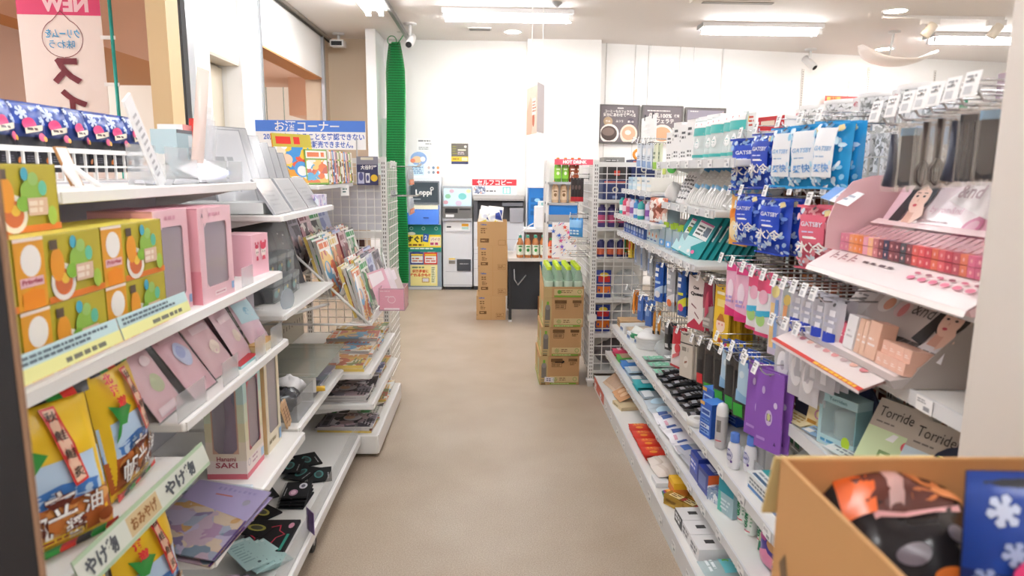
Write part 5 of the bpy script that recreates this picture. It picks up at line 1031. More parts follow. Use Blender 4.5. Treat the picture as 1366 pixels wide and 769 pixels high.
GP = busy(('8f8aa0', 'b9b4a8', 'a5a8b8', '7f8a96', 'c6c3b4', '9a90a8'), 18, .3)
for i in range(3): plain_box('poster_pack', 'flat grey-lilac poster pack, %s of the pile beyond the plush' % ('top', 'middle', 'bottom')[i], 'poster pack', (-.755-.01*i, 3.08+.02*i, .475+.013*(2-i)), LEFT, .3, .28, .012, GP, lambda s, b, w, d, h: None)
plain_box('dark_pouch', 'dark grey wrapped pouch between the plush and the poster packs', 'pouch', (-.765, 2.9, .476), LEFT, .16, .2, .04, M('4a4b50', .3), lambda s, b, w, d, h: None)
# ---- goods lying on the long bottom shelf
def flat_card(name, w, h, d, m, art): 
    t = empty(name, 'card pack'); b = B(); b.box(-w/2, -d, 0, w/2, 0, h, m); s = front(b, -d); art(s, w, h); b.make('card', t); B().box(-w*.52, -d*.5, h, w*.52, -d*.45, h*1.1, FILM).make('clear_flap', t); return t
def bart(s, w, h): s.ell(-w*.2, h*.6, w*.2, h*.17, M('b88aa8', .4)); s.ell(-w*.2, h*.6, w*.13, h*.1, M('e9c9dc', .4)); s.ell(w*.2, h*.3, w*.19, h*.16, M('d9d9e2', .4)); s.ell(w*.2, h*.3, w*.1, h*.08, M('5a5a6a', .4)); s.dashes(-w*.4, h*.88, w*.3, h*.95, 1, M('b0b0b4', .4))
def bart2(s, w, h): s.ell(0, h*.55, w*.28, h*.2, M('4a8a86', .4)); s.ell(0, h*.55, w*.2, h*.13, M('2a3a3c', .4)); s.dashes(-w*.4, h*.1, w*.3, h*.2, 1, M('a0a0a4', .4))
def bart3(s, w, h): s.ell(-w*.1, h*.5, w*.25, h*.22, M('a9a04a', .4)); s.ell(-w*.1, h*.5, w*.17, h*.14, M('3a3a2c', .4)); s.rect(w*.2, h*.1, w*.45, h*.2, M('c9c9cc', .4))
BK = Row(flat_card('black_card_pack', .14, .1, .006, M('1e1f22', .6, 0, 0, .15), bart)); BK2 = Row(flat_card('black_card_pack', .14, .1, .006, M('212224', .6, 0, 0, .15), bart2)); BK3 = Row(flat_card('black_card_pack', .15, .1, .006, M('202022', .6, 0, 0, .15), bart3))
ZB = .127
for i in range(4): BK.put('black card pack with two round badges, %s in the thick pile' % ('lowest', 'second', 'third', 'top')[i], (-.735, 2.60+.008*i, ZB+.012*i), (-PI/2, 0, LEFT+.05*(i-1)))
for i, (x, y, r_, z) in enumerate(((-.80, 3.02, .5, 0), (-.78, 2.83, -.3, .004), (-.84, 2.9, .1, .014), (-.70, 2.85, .25, 0))): BK2.put('black card pack with a teal ring badge, %s beyond the thick pile' % nth(i), (x-.0, y, ZB+z), (-PI/2, 0, LEFT+r_))
for i, (x, y, r_, z) in enumerate(((-.87, 2.55, .9, 0), (-.9, 2.68, .6, .01), (-.86, 2.42, 1.2, .008))): BK3.put('black card pack with an olive ring badge, %s beside the thick pile' % nth(i), (x, y, ZB+z), (-PI/2, 0, LEFT+r_))
t = thing('black_case', 'flat black case with a red star outline and teal edge', 'case', (-.72, 2.32, ZB), (-PI/2, 0, LEFT)); b = B(); b.box(-.11, -.012, 0, .11, 0, .17, M('242224', .6, 0, 0, .15)); s = front(b, -.012)
pts = [((.065 if q % 2 else .045)*math.cos(q*PI/6)*1.15-.0, (.065 if q % 2 else .045)*math.sin(q*PI/6)+.09) for q in range(12)]
for q in range(12):
    p, r_ = pts[q], pts[(q+1) % 12]; s.pol([p, r_, (r_[0]*.9, .09+(r_[1]-.09)*.9), (p[0]*.9, .09+(p[1]-.09)*.9)], M('d0344e', .4))
s.rect(-.11, .01, .0, .02, M('2f9a86', .4)); s.ell(.06, .02, .02, .01, M('d99ab0', .4)); b.make('case', t)
def ticket_pack():
    return flat_card('ticket_pack', .075, .17, .004, M('b3d3d2', .3), lambda s, w, h: (s.dashes(-w*.35, h*.2, w*.3, h*.85, 7, M('8fb0b4', .4), 2, .35), s.rect(-w*.4, h*.9, w*.4, h*.96, M('d3e6e4', .4)), s.ell(w*.2, h*.1, .006, .006, M('556a70', .4))))
TP = Row(ticket_pack())
for i in range(6): TP.put('pale teal long card pack, %s in the fanned pile' % nth(i), (-.70-.012*i, 2.15-.022*i+(.03 if i > 3 else 0), ZB+.008*i), (-PI/2+.1, 0, LEFT-.65-.12*(i > 3)))
def sheet_pack():
    return flat_card('sticker_pack', .1, .14, .004, M('dcc3d8', .3), lambda s, w, h: [s.ell(-w*.3+w*.2*(k % 4), h*(.72-.17*(k//4)), .0085, .009, M(('5a6ab8', 'c9b84a', '9a8ac0', 'd06a80', '7fa0c8', 'b0b0b8')[k % 6], .4), 10) for k in range(16)]+[s.dashes(-w*.4, h*.86, w*.2, h*.94, 1, M('a98fb4', .4))])
SP = Row(sheet_pack())
for i, (x, y, r_, z) in enumerate(((-.69, 1.94, -.5, .008), (-.70, 1.955, -.5, .0), (-.8, 2.02, .4, .014))): SP.put('lilac pack of round stickers near the clear files, %s' % ('top one', 'lower one', 'one turned aside')[i], (x, y, ZB+z), (-PI/2+.1, 0, LEFT+r_))
BLP = flat_card('blue_card_pack', .13, .2, .006, M('a9cfe0', .3), lambda s, w, h: (s.ell(0, h*.55, w*.2, h*.14, M('c9c0d8', .4)), s.ell(-w*.02, h*.57, w*.12, h*.07, M('8a84a0', .4)), s.rect(-w*.5, 0, w*.5, h*.04, M('6fb0c8', .4)), s.pol([(-w*.5, h*.1), (w*.1, h*.0), (w*.3, h*.06), (-w*.5, h*.2)], M('e0a86a', .4))))
BLP.location = (-.68, 1.78, ZB+.0); BLP.rotation_euler = (-PI/2+.18, 0, LEFT-.6); tag(BLP, 'pale blue card pack with a round portrait below the clear files', 'card pack')
t = thing('card_holder', 'small purple card in a clear clip on the bottom shelf lip', 'card holder', (-.665, 2.36, ZB), (0, 0, -.9)); B().box(-.03, 0, 0, .03, .002, .085, M('8a6ab0', .4)).make('card', t); B().box(-.034, -.002, 0, .034, -.0008, .09, FILM).make('clip', t)

# ---- magazines: the wire rack
t = thing('magazine_rack', 'white wire magazine rack of three rising tiers at the far end', 'magazine rack', (0, 0, 0))
TIER = [(-.60, .70), (-.755, .83), (-.91, .95)]; Y0, Y1 = 3.33, 4.2
for x, z in TIER:
    b = B()
    for zz in (0, .075): b.tube([(x+.005+zz*.35, Y0, z-.006+zz), (x+.005+zz*.35, Y1, z-.006+zz)], .0045, WHITE)
    for i in range(23): y = Y0+(Y1-Y0)*i/22; b.tube([(x-.11, y, z-.006), (x+.005, y, z-.006), (x+.03, y, z+.07)], .003, WHITE, 5)
    b.make('tier_basket', t)
for y in (Y0, Y1):
    b = B(); b.tube([(XB, y, 1.25), (-.60, y, .693)], .007, WHITE); b.make('side_bar', t)
    b = B(); b.tube([(XB, y, .695), (-.59, y, .693)], .006, WHITE); b.make('bottom_bar', t)
    b = B(); b.tube([(-.62, y, .69), (-.67, y, .95)], .005, WHITE); b.make('front_bar', t)
b = B(); b.tube([(-.80, 3.32, .80), (-1.12, 2.6, .80)], .008, WHITE); tag(b.make('support_rod', None), 'thin white rod slanting under the shelf of clear cases', 'rod')
PALS = [('e07a4a', 'f6f0e6', '6ab0d8', 'efc878', 'c96a5a', 'ffffff'), ('7a3a46', 'd3b8bc', '57494f', 'e8e0dc', 'b8848c'), ('3f9a58', 'f4f4f0', '4a4a4a', 'b9c0b4', 'e9e4d8'),
        ('8f9ac8', 'c9cfe6', 'e6e6ee', '5a5f90', 'd8b0c0'), ('e0c468', 'f4efe4', 'b8654e', '8a9a6a', 'e0ac70'), ('45404a', '8a8490', 'd8d4d8', '2a2830', 'b09aa0')]
def magazine(i, w=.21, h=.285, d=.012):
    t = empty('magazine', 'magazine'); b = B(); PG = M('cfcbc6', .7); b.box(-w/2+.001, .0008, .001, w/2-.001, d-.0008, h-.001, PG); P_ = PALS[i]
    b.box(-w/2, 0, 0, w/2, .0008, h, busy(P_, 16, .28)); b.box(-w/2, d-.0008, 0, w/2, d, h, M(P_[1], .35)); b.box(-w/2, .0008, 0, -w/2+.001, d-.0008, h, M(('c2bebb', P_[0])[i in (1, 4)], .5)); s = front(b)
    s.rect(-w*.46, h*.8, w*.46, h*.97, M(P_[1], .3)); s.dashes(-w*.42, h*.83, w*.42, h*.95, 1, M(P_[0], .3), i, .8); s.ell((-.2, .2, .1, 0, -.1, .15)[i]*w, h*.45, w*.24, h*.17, M(P_[2], .3)); s.ell((-.2, .2, .1, 0, -.1, .15)[i]*w, h*.5, w*.13, h*.1, M('e9c6ac', .3)); s.dashes(-w*.44, h*.04, w*.2, h*.22, 3, M(P_[3], .3), i+4, .6)
    s.dashes(w*.24, h*.1, w*.46, h*.6, 6, M(P_[4], .3), i+9, .6); b.make('magazine', t); return t
MG = [Row(magazine(i)) for i in range(6)]
TN = ('front', 'middle', 'back'); r = random.Random(11); PICK = [[0, 2, 3, 5], [0, 4, 1, 2], [5, 1, 2, 3]]
for ti in range(3):
    x, z = TIER[ti]
    for c in range(4):
        for k in range(3):
            i = PICK[ti][c] if k == 0 else (PICK[ti][c]+k*2) % 6
            sc = 1.0 if ti else (.94 if c == 0 else 1)
            MG[i].put('magazine in the %s wire tier, %s column from the near end, %s in its slot' % (TN[ti], nth(c), ('front', 'second', 'third')[k]), (x-.022-.022*k, 3.445+.212*c+r.uniform(-.01, .01), z+.002+.012*k), (-.26-.02*k, 0, LEFT+r.uniform(-.05, .05)), None, (sc, 1.3, sc))
bk = B(); w, d, h = .2, .03, .285; s = carton(bk, w, d, h, M('f2f2f4', .4)); s.ell(0, h*.75, .05, .05, M('d8623a', .4)); s.ring(0, h*.75, .04, .04, .006, WHITE); s.rect(-w*.45, h*.05, w*.45, h*.55, busy(('7f86b8', 'c9b8d8', '5a5f90', 'e0d6e8'), 22))
tag(bk.make('thick_book', None, (-.625, 3.40, .712), (-.26, 0, LEFT+.02)), 'thick white book with red round badge at the near front of the magazine rack', 'book') if 0 else None
# ---- comics on top
def comic(i):
    w, d, h = .115, .03, .175; b = B(); c = ('7fa84a', 'e9e2d6', 'd8923a', '6a8fc0', 'e9a9b0', 'c8b48a')[i]; s = carton(b, w, d, h, M(c, .4)); b.box(-w/2-.0006, 0, 0, -w/2, d, h, M(c, .4))
    sl = face(b, (-w/2-.0006, d, 0), (0, -1, 0), (0, 0, 1)); sl.dashes(.006, .02, .024, h*.9, 8, M(('f4f0e6', 'c04a3a', '2f2a2a', 'f6e8b0', '8a3050', '4a3a2a')[i], .4), i, .6); s.rect(-w*.46, h*.05, w*.46, h*.7, busy(PALS[i], 30, .3)); s.rect(-w*.46, h*.74, w*.46, h*.96, M(PALS[i][1], .3)); s.dashes(-w*.4, h*.77, w*.4, h*.93, 1, M(PALS[i][0], .3), i, .8)
    return tag(b.make('comic_book', None), 'comic', 'comic')
shelf('small white shelf of comics in front of the liquor corner sign', -.84, XB, 3.36, 4.2, 1.375, .022)
_labels.pop('comic', 0); CO = [Row(comic(i)) for i in range(6)]
for i in range(14): CO[i % 6].put('upright comic book on the top shelf, %s from the near end' % nth(i), (-.87, 3.5+.048*i, 1.377), (-.14, 0, LEFT-.95))
b = B(); w, d, h = .21, .012, .25; s = carton(b, w, d, h, M('e9a33a', .3)); s.rect(-w*.5, h*.74, w*.5, h, M('c9b84a', .3)); s.text('まんが', 0, h*.87, .04, M('d8342a', .3), bold=.1, w=w*.8) if 0 else s.dashes(-w*.42, h*.78, w*.42, h*.96, 1, M('d8342a', .3), 3, .8); s.rect(-w*.5, 0, w*.5, h*.74, busy(('e9a33a', 'f4e6d0', '3f8fd0', 'e05a3a', 'f6d04a', 'ffffff'), 18, .3)); s.ell(w*.15, h*.3, w*.2, h*.16, M('5aa0dc', .3)); s.ell(w*.15, h*.27, w*.13, h*.1, M('f4f2ee', .3)); s.ell(-w*.2, h*.5, w*.14, h*.1, M('f0d0b4', .3))
tag(b.make('comic_magazine', None, (-.95, 3.43, 1.377), (-.2, 0, LEFT-.75)), 'large orange and green comic magazine standing before the row of comics', 'magazine')
t = thing('price_card', 'white paper price card clipped below the comics shelf', 'card', (-.835, 3.95, 1.305), LEFT-.5); b = B(); b.box(-.035, 0, 0, .035, .002, .06, WHITE); front(b).dashes(-.02, .015, .02, .045, 2, M('5a7a78', .5)); b.make('card', t)
t = thing('card_pack', 'dark trading card pack with white lettering hanging on the mesh', 'pack', (at(491, 247, Y=4.22).x, 4.222, at(491, 247, Y=4.22).z)); w, h = .125, .17; b = B(); b.box(-w/2, -.02, 0, w/2, 0, h, M('3a3a60', .35)); s = front(b, -.02)
s.rect(-w/2, h*.72, w/2, h, M('8a8a98', .35)); s.rect(-w*.3, h*.88, w*.3, h*.97, M('d8d4c0', .3)); s.text('大谷翔平', w*.08, h*.62, .028, WHITE, w=w*.78, bold=.03); s.rect(-w*.45, h*.05, -w*.15, h*.45, M('c9c9e0', .35)); s.ell(-w*.3, h*.3, .013, .025, M('5a5a90', .35)); s.rect(-w*.08, h*.08, w*.12, h*.42, M('e9e9ee', .35)); s.ell(w*.02, h*.25, .008, .018, M('55558a', .35)); s.ell(w*.33, h*.25, .021, .021, M('e9c23a', .35)); b.make('pack', t)
# ---- pink acrylic box on the front of the magazine rack
t = thing('pink_card_bin', 'pink acrylic bin hung at the front of the magazine rack', 'bin', (-.505, 3.42, .745)); w, d, h = .13, .16, .115; b = B(); PC = clear('f0cfd8', .5, .1, 'f8e4e8')
b.box(-w/2, 0, 0, w/2, .003, h, PC).box(-w/2, d-.003, 0, w/2, d, h, PC).box(-w/2, .003, 0, -w/2+.003, d-.003, h, PC).box(w/2-.003, .003, 0, w/2, d-.003, h, PC).box(-w/2+.003, .003, 0, w/2-.003, d-.003, .003, PC); b.make('bin', t)
b = B(); b.box(-w*.47, -.001, .006, w*.47, 0, h*.96, M('dfa0b0', .4)); s = front(b, -.001); s.rect(-w*.3, .006, w*.3, h*.13, M('f6e6ea', .4)); s.dashes(-w*.2, .01, w*.2, h*.1, 1, M('c9a0b0', .4)); s.ring(0, h*.5, .02, .018, .003, M('f3dbe0', .4)); s.dashes(-w*.25, h*.6, w*.25, h*.68, 1, M('f3dbe0', .4)); s.dashes(-w*.45, h*.85, w*.1, h*.92, 1, M('f3dbe0', .4)); b.make('front_label', t)
for i in range(3):
    b = B(); b.box(-.045, 0, 0, .045, .012, .2, M(('e9bccb', 'efe9ec', 'd9cfc8')[i], .4)); s = front(b); s.pol([(-.04, .12), (.03, .14), (.03, .19), (-.04, .19)], M('f6eef2', .4)); tag(b.make('gift_card_box', None, (-.535+.03*i, 3.5+.022*i, .75), (-.18, -.32, .2)), 'pale pink slim box leaning in the pink bin, %s' % ('nearest', 'middle', 'rearmost')[i], 'box')
# ---- stepped shelves of flat magazines
for i, (xf, z, nm) in enumerate(((-.605, .445, 'top'), (-.595, .285, 'middle'), (-.575, .12, 'bottom'))):
    shelf('%s stepped shelf of flat magazines under the wire rack' % nm, xf, XB, 3.31, 4.2, z, .03 if i < 2 else .1, None, True)
for si, (xf, z) in enumerate(((-.605, .447), (-.595, .287), (-.575, .122))):
    for c in range(4):
        for k in range((2, 3, 4, 4)[c] if si == 0 else (3, 2, 3, 2)[c]):
            i = ((4, 0, 0, 4), (5, 5, 3, 4), (5, 2, 4, 0))[si][c] if k else ((4, 1, 0, 5), (2, 3, 4, 0), (4, 5, 0, 1))[si][c]
            d = (.012 if si else .018)
            MG[i].put('flat magazine on the %s stepped shelf, %s pile, %s from the board' % (('top', 'middle', 'bottom')[si], nth(c), nth(k)), (xf-.03-.012*((c+k) % 2), 3.44+.208*c, z+d*(k+1)), (-PI/2, 0, LEFT+r.uniform(-.06, .06)), None, (.97, d/.012, .98))
t = thing('black_stand', 'small black and white gadget box hanging behind the magazine rack', 'box', (-1.1, 3.0, .68), LEFT); b = B(); s = carton(b, .1, .05, .14, M('2a2a2c', .4)); s.rect(-.02, .02, .03, .1, M('d6d2c8', .4)); b.make('box', t); b = B(); b.box(-.03, .05, .13, .03, .068, .15, GREYM); b.make('hanger', t)
t = thing('acrylic_sheet', 'large clear grey acrylic sheet lying under the magazine rack', 'sheet', (0, 0, 0)); B().box(-1.1, 2.75, .60, -.72, 3.3, .604, clear('c9ccc4', .3, .08, 'd9dcd4')).make('sheet', t)
for y in (2.8, 3.25): B().box(-1.15, y-.004, .52, -.74, y+.004, .6, RACKW).make('arm', t)
# ================================================================== THE RIGHT-HAND RACK
XR = 1.12
t = thing('mesh_rack', 'long white wire mesh rack along the right of the aisle', 'rack', (XR, 0, 0))
for y0, y1 in ((1.2, 1.8), (1.8, 2.7), (2.7, 3.6), (3.6, 4.47)):
    b = B(); b.T = Matrix.Translation((0, (y0+y1)/2, 0)) @ Matrix.Rotation(RIGHT, 4, 'Z'); grid_panel(b, y1-y0-.03, 1.38, M('d9d4c8', .4), .055, .0024, .12); b.make('mesh', t)
for y in (1.2, 1.8, 2.7, 3.6, 4.47):
    b = B(); b.T = Matrix.Translation((.01, y, 0)) @ Matrix.Rotation(RIGHT, 4, 'Z'); post(b, 0, 0, 1.52, RACKW, .034, .03); b.make('post', t)
b = B(); b.box(.0, 2.7, 1.33, .014, 3.6, 1.45, M('d2cfca', .5)).box(0, 2.7, 1.02, .014, 4.47, 1.12, M('bdb9b2', .5)); s = face(b, (-.0005, 3.58, 1.33), (0, -1, 0), (0, 0, 1))
for i in range(32): s.rect(.02+.027*i, .07, .034+.027*i, .1, M('6d675c', .6)); s.rect(.02+.027*i, -.26, .034+.027*i, -.235, M('5d574c', .6))
b.make('slotted_bar', t)
B().box(.0, 1.2, .0, .3, 4.45, .1, M('8a857c', .6)).make('base', t)
def rshelf(label, xf, y0, y1, z, th=.028, tags=0, kick=False, seed=0, tilt=0):
    t = thing('shelf', label, 'shelf', (0, 0, 0)); b = B(); b.box(xf, y0, z-th if not kick else 0, XR-.02, y1, z, SHELFW); b.make('board', t, bevel=.005)
    rail = B().box(xf-.006, y0+.005, z-th-.004, xf+.001, y1-.005, z+.004, M('dfe0e2', .3)).make('price_rail', t)
    r = random.Random(seed); L_ = y1-y0
    for i in range(tags):
        y = y0+L_*(i+.5)/tags+r.uniform(-.02, .02); b = B(); b.T = Matrix.Translation((xf-.0085, y, z-th*.5)) @ Matrix.Rotation(RIGHT, 4, 'Z'); b.box(-.027, -.001, -.016, .027, 0, .016, TAGW); s = front(b, -.001); s.dashes(-.022, .002, .01, .012, 2, M('8d8f94', .5), i, .5); s.rect(.0, -.011, .02, -.002, M('9a9ca2', .5)); b.make('price_tag', rail)
    for y in (y0+.02, y1-.02): B().prism([(xf+.06, z-th), (XR-.02, z-th), (XR-.02, z-th-.05)], y-.002, y+.002, RACKW).make('bracket', t) if not kick else None
    return t
sb = rshelf('white bottom shelf of the right rack, red strip at its far end', .708, 1.3, 4.46, .085, .085, 16, True, 1)
B().box(.700, 4.05, .02, .703, 4.44, .085, M('c86a5c', .5)).make('red_strip', sb)
rshelf('second shelf from the floor in the right rack', .775, 1.3, 4.45, .262, .026, 18, False, 2)
rshelf('third shelf from the floor, carrying the blue capped bottles', .80, 1.3, 4.45, .447, .026, 16, False, 3)
rshelf('tray shelf carrying the teal boxes above the hooks', .82, 2.72, 4.42, 1.078, .02, 14, False, 4)
rshelf('short shelf of little bottles at the far end of the right rack', .80, 3.42, 4.42, 1.19, .022, 9, False, 5)
rshelf('upper short shelf of pale blue packs at the far end', .84, 3.6, 4.42, 1.345, .02, 5, False, 6)
rshelf('shelf of white glove packs under the top shelf', .88, 2.68, 3.58, 1.30, .024, 6, False, 7)
rshelf('top shelf of the right rack with teal and white packs', .86, 2.42, 3.58, 1.50, .026, 7, False, 8)
# ---- end mesh and the goods behind it
t = thing('mesh_end_panel', 'white wire mesh panel with slotted post at the far end of the right rack', 'mesh panel', (0, 4.5, 0))
b = B(); b.T = Matrix.Translation((.88, 0, 0)); grid_panel(b, .38, 1.4, RACKW, .062, .0026, .1); b.make('mesh', t); b = B(); post(b, .68, 0, 1.53, RACKW, .036, .034); b.make('post', t)
b = B(); post(b, 1.09, 0, 1.53, RACKW, .034, .03); b.make('post', t); B().box(.7, -.01, 1.485, 1.09, .01, 1.515, RACKW).make('top_rail', t); b = B(); b.box(.655, -.03, .03, .705, .03, .05, RACKW).box(.65, -.018, .46, .71, .018, .5, RACKW); b.make('clamp', t)
zs = [1.27, 1.085, .875, .6, .36, .1]
for i, z in enumerate(zs): tag(B().box(.70, 4.53, z-.022, 1.1, 4.95, z, SHELFW).make('shelf', None), 'white shelf behind the far mesh panel, %s from the top' % nth(i), 'shelf')
tag(B().box(.70, 4.96, .02, 1.12, 4.98, 1.5, M('d8d4ce', .5)).make('back_panel', None), 'plain back board behind the shelves of the far mesh', 'board')
NAVY = M('2b3766', .45)
def navyart(s, b, w, d, h): s.ring(0, h*.5, .02, .02, .008, M('d8d4c0', .4)); s.rect(-w*.45, h*.86, w*.45, h*.93, M('c9695a', .4)); s.rect(-w*.1, h*.05, w*.1, h*.2, M('8fa0c8', .4))
for i, (x, y, z, lab) in enumerate(((.82, 4.56, 1.27, 'navy box with a ring emblem behind the left of the mesh'), (1.0, 4.56, 1.27, 'navy box with a ring emblem behind the right of the mesh'), (1.02, 4.62, 1.405, 'navy box lying on top of the right navy one'))): plain_box('navy_box', lab, 'box', (x, y, z), 0, .165, .2, .13, NAVY, navyart)
plain_box('dark_box', 'dark box with red mark on top of the left navy box', 'box', (.83, 4.62, 1.405), 0, .17, .2, .08, M('3a3634', .5), lambda s, b, w, d, h: s.rect(-.01, h*.3, .03, h*.7, M('d8452f', .4)))
plain_box('grey_case', 'grey patterned case on top of the mesh end rack', 'case', (.83, 4.68, 1.49), 0, .14, .2, .06, M('8d8b88', .5), lambda s, b, w, d, h: (s.rect(-w*.4, h*.2, w*.1, h*.8, M('55524f', .5)), s.dashes(-w*.4, h*.2, w*.4, h*.8, 2, M('c9c7c4', .5))))
tag(B().tube([(.03*math.cos(a*.4), 0, .035+.03*math.sin(a*.4)) for a in range(13)], .01, M('f09a3a', .4), 8).make('orange_ring', None, (.99, 4.68, 1.535)), 'orange ring shaped tape on top of the navy boxes', 'tape')
def can(name, cat, body, band, h=.12, r=.03):
    t = empty(name, cat); B().lathe([(r*.9, 0), (r, .006), (r, h*.8), (r*.8, h*.88), (r*.5, h*.9), (r*.5, h), (0, h)], M(body, .35), 14).make('can', t); B().lathe([(r*1.02, h*.2), (r*1.02, h*.55)], M(band, .4), 14).make('label', t); return t
PC_ = Row(can('spray_can', 'can', '4a3f78', 'c0507a', .15, .032)); PD = Row(can('spray_can', 'can', '35346a', 'd86a4a', .13, .03))
for z, nm, R_, n in ((1.085, 'upper', PC_, 5), (.875, 'lower', PD, 5)):
    for i in range(n): R_.put('purple spray can behind the mesh, %s on the %s shelf' % (nth(i), nm), (.745+.068*i, 4.6, z))
DP = Row(proto((lambda b: (pouch(b, .1, .19, .04, M('e0a23a', .3), wr=.1), b)[1])(B()).make('refill_pouch'), 'pouch'))
def refill(lab, x, z, first=[None]):
    if first[0] is None:
        b = B(); s = pouch(b, .1, .19, .04, M('3a4a9a', .3), wr=.1); s.rect(-.04, .11, .04, .15, M('d8342f', .3), 3); s.rect(-.045, .03, .045, .08, M('e87a2a', .3), 3); s.ell(0, .16, .03, .015, M('f0d040', .3)); first[0] = Row(proto(b.make('refill_pouch'), 'pouch'))
    first[0].put(lab, (x, 4.6, z))
bpy.data.objects.remove(DP.p)
for z, nm in ((.6, 'fourth'), (.36, 'fifth')):
    refill('blue and orange refill pouch on the %s shelf behind the mesh' % nm, .77, z)
    lump('clear_bag', 'bulging clear bag on the %s shelf behind the mesh' % nm, (.93, 4.66, z), .09, clear('dfe3e6', .5, .15), None, (1, .8, 1), 3, 'bag')
lump('clear_bag', 'grey bag on the lowest shelf behind the mesh', (.88, 4.68, .1), .1, M('8a8488', .5), None, (1.4, .8, .9), 6, 'bag')
t = thing('mesh_side_panel', 'white wire mesh side facing the aisle beyond the right rack', 'mesh panel', (.67, 4.85, 0)); b = B(); b.T = Matrix.Rotation(RIGHT, 4, 'Z'); grid_panel(b, .62, 1.36, RACKW, .055, .0022, .12); b.make('mesh', t); b = B(); b.T = Matrix.Rotation(RIGHT, 4, 'Z'); post(b, .33-.66, 0, 1.5, RACKW, .03, .03); b.make('post', t)
# ---- display hooks and hanging packs
HK = Row(wire_hook(.2))
def hookpt(px, py, X=.88): return at(px, py, X=X)
_hc = {}
def bundle(R_, n, px, py, what, row, w_h, turn=.35, X=.88, pitch=.022, drop=.0, seed=0, jitter=.05):
    """n packs on one hook whose tip is at the seen pixel"""
    q = hookpt(px, py, X); r = random.Random(int(px*7+py))
    HK.put('wire hook holding the %s' % what, (1.1, q.y, q.z), RIGHT, None, (1, (1.1-X)/.2, 1))
    for k in range(n):
        lab = what if n == 1 else '%s, %s of its bundle' % (what, ('front', 'second', 'third', 'fourth', 'fifth')[k])
        R_.put(lab, (X+.018+pitch*k, q.y+r.uniform(-.006, .006), q.z-w_h+.004-drop), (r.uniform(-.03, .03), r.uniform(-jitter, jitter), RIGHT+turn+r.uniform(-.08, .08)))
def hang(name, cat, w, h, t_, m, art=None, wr=.08, seed=0, back=None, card=False):
    b = B()
    if card: b.box(-w/2, 0, 0, w/2, t_, h, m); s = front(b)
    else: s = pouch(b, w, h, t_, m, back, n=(8, 12), wr=wr, seed=seed, seal=.06)
    if art: art(s, w, h)
    s.ell(0, h*.96, .005, .005, M('5a5a5c', .5))
    return Row(proto(b.make(name), cat))
def A(*ops):
    """marks as tuples: ('r',u0,v0,u1,v1,hex) ('e',u,v,ru,rv,hex) ('d',u0,v0,u1,v1,rows,hex) ('t',text,u,v,h,hex,w); in units of the face"""
    def f(s, w, h):
        for i, o in enumerate(ops):
            if o[0] == 'r': s.rect(o[1]*w, o[2]*h, o[3]*w, o[4]*h, M(o[5], .35), 4)
            elif o[0] == 'e': s.ell(o[1]*w, o[2]*h, o[3]*w, o[4]*h, M(o[5], .35))
            elif o[0] == 'd': s.dashes(o[1]*w, o[2]*h, o[3]*w, o[4]*h, o[5], M(o[6], .4), i+3, .6)
            elif o[0] == 'p': s.pol([(u*w, v*h) for u, v in o[1]], M(o[2], .35))
            elif o[0] == 't': s.text(o[1], o[2]*w, o[3]*h, o[4]*h, M(o[5], .4), w=o[6]*w if len(o) > 6 else None, bold=.05)
    return f
U1 = 'on the upper hooks'; U2 = 'on the lower hooks'
g = hang('pen_pack', 'pen pack', .045, .16, .012, M('3f8f4a', .4), A(('r', -.3, .05, .3, .6, 'e08a2a'), ('d', -.4, .7, .4, .9, 2, 'f0e6c0'))); bundle(g, 3, 830, 306, 'green and orange pen pack at the far end', U1, .16)
g = hang('pen_pack', 'pen pack', .045, .16, .012, M('ecd24a', .4), A(('e', 0, .5, .3, .2, 'e86a5a'), ('d', -.4, .1, .4, .3, 2, 'f6f0d0'))); bundle(g, 2, 838, 312, 'yellow pen pack next to the green ones', U1, .16)
g = hang('razor_pack', 'razor pack', .06, .17, .02, clear('d3dae4', .5, .12), A(('r', -.15, .1, .15, .8, '9fb0c8'), ('r', -.3, .8, .3, .95, 'dfe6f0'), ('r', -.1, .2, .1, .6, '5a78b0')))
bundle(g, 3, 847, 318, 'clear razor pack with blue handle, nearest the pen packs', U1, .17); bundle(g, 3, 855, 324, 'clear razor pack with blue handle, middle bundle', U1, .17); bundle(g, 3, 864, 330, 'clear razor pack with blue handle, nearest the blue brush packs', U1, .17)
def brushpack(c, c2, c3): return hang('toothbrush_pack', 'brush pack', .07, .21, .018, M(c, .3), A(('p', [(-.5, .1), (.5, .25), (.5, .45), (-.5, .3)], c2), ('d', -.38, .62, .38, .9, 2, 'f2f4f8'), ('e', 0, .2, .3, .09, c3), ('r', -.3, .48, .3, .54, c2)))
bundle(brushpack('2f62c0', 'bcd6f0', 'e8e8ee'), 2, 876, 352, 'blue printed brush pack before the silver one', U1, .21)
bundle(brushpack('b9bcc4', 'e8e6ea', 'e0703a'), 2, 892, 358, 'silver brush pack with an orange oval', U1, .22)
bundle(brushpack('2456a8', 'd9d83a', 'd04a7a'), 3, 907, 364, 'dark blue brush pack with yellow stripe', U1, .21)
g = hang('eyelash_card', 'card', .115, .235, .006, M('efe6e2', .4), A(('p', [(-.5, .0), (.5, 0), (.5, .28), (.2, .1), (-.1, .2), (-.5, .06)], 'b8324a'), ('t', 'One', -.05, .78, .07, '3a3436'), ('t', 'Queen', .02, .66, .08, '3a3436', .75), ('p', [(-.3, .45), (.0, .38), (.02, .4), (-.28, .48)], '8a5a5e'), ('p', [(-.1, .3), (.15, .2), (.18, .22), (-.08, .33)], '8a5a5e')), card=True)
bundle(g, 2, 926, 370, 'cream card with black script lettering and red wave', U1, .235)
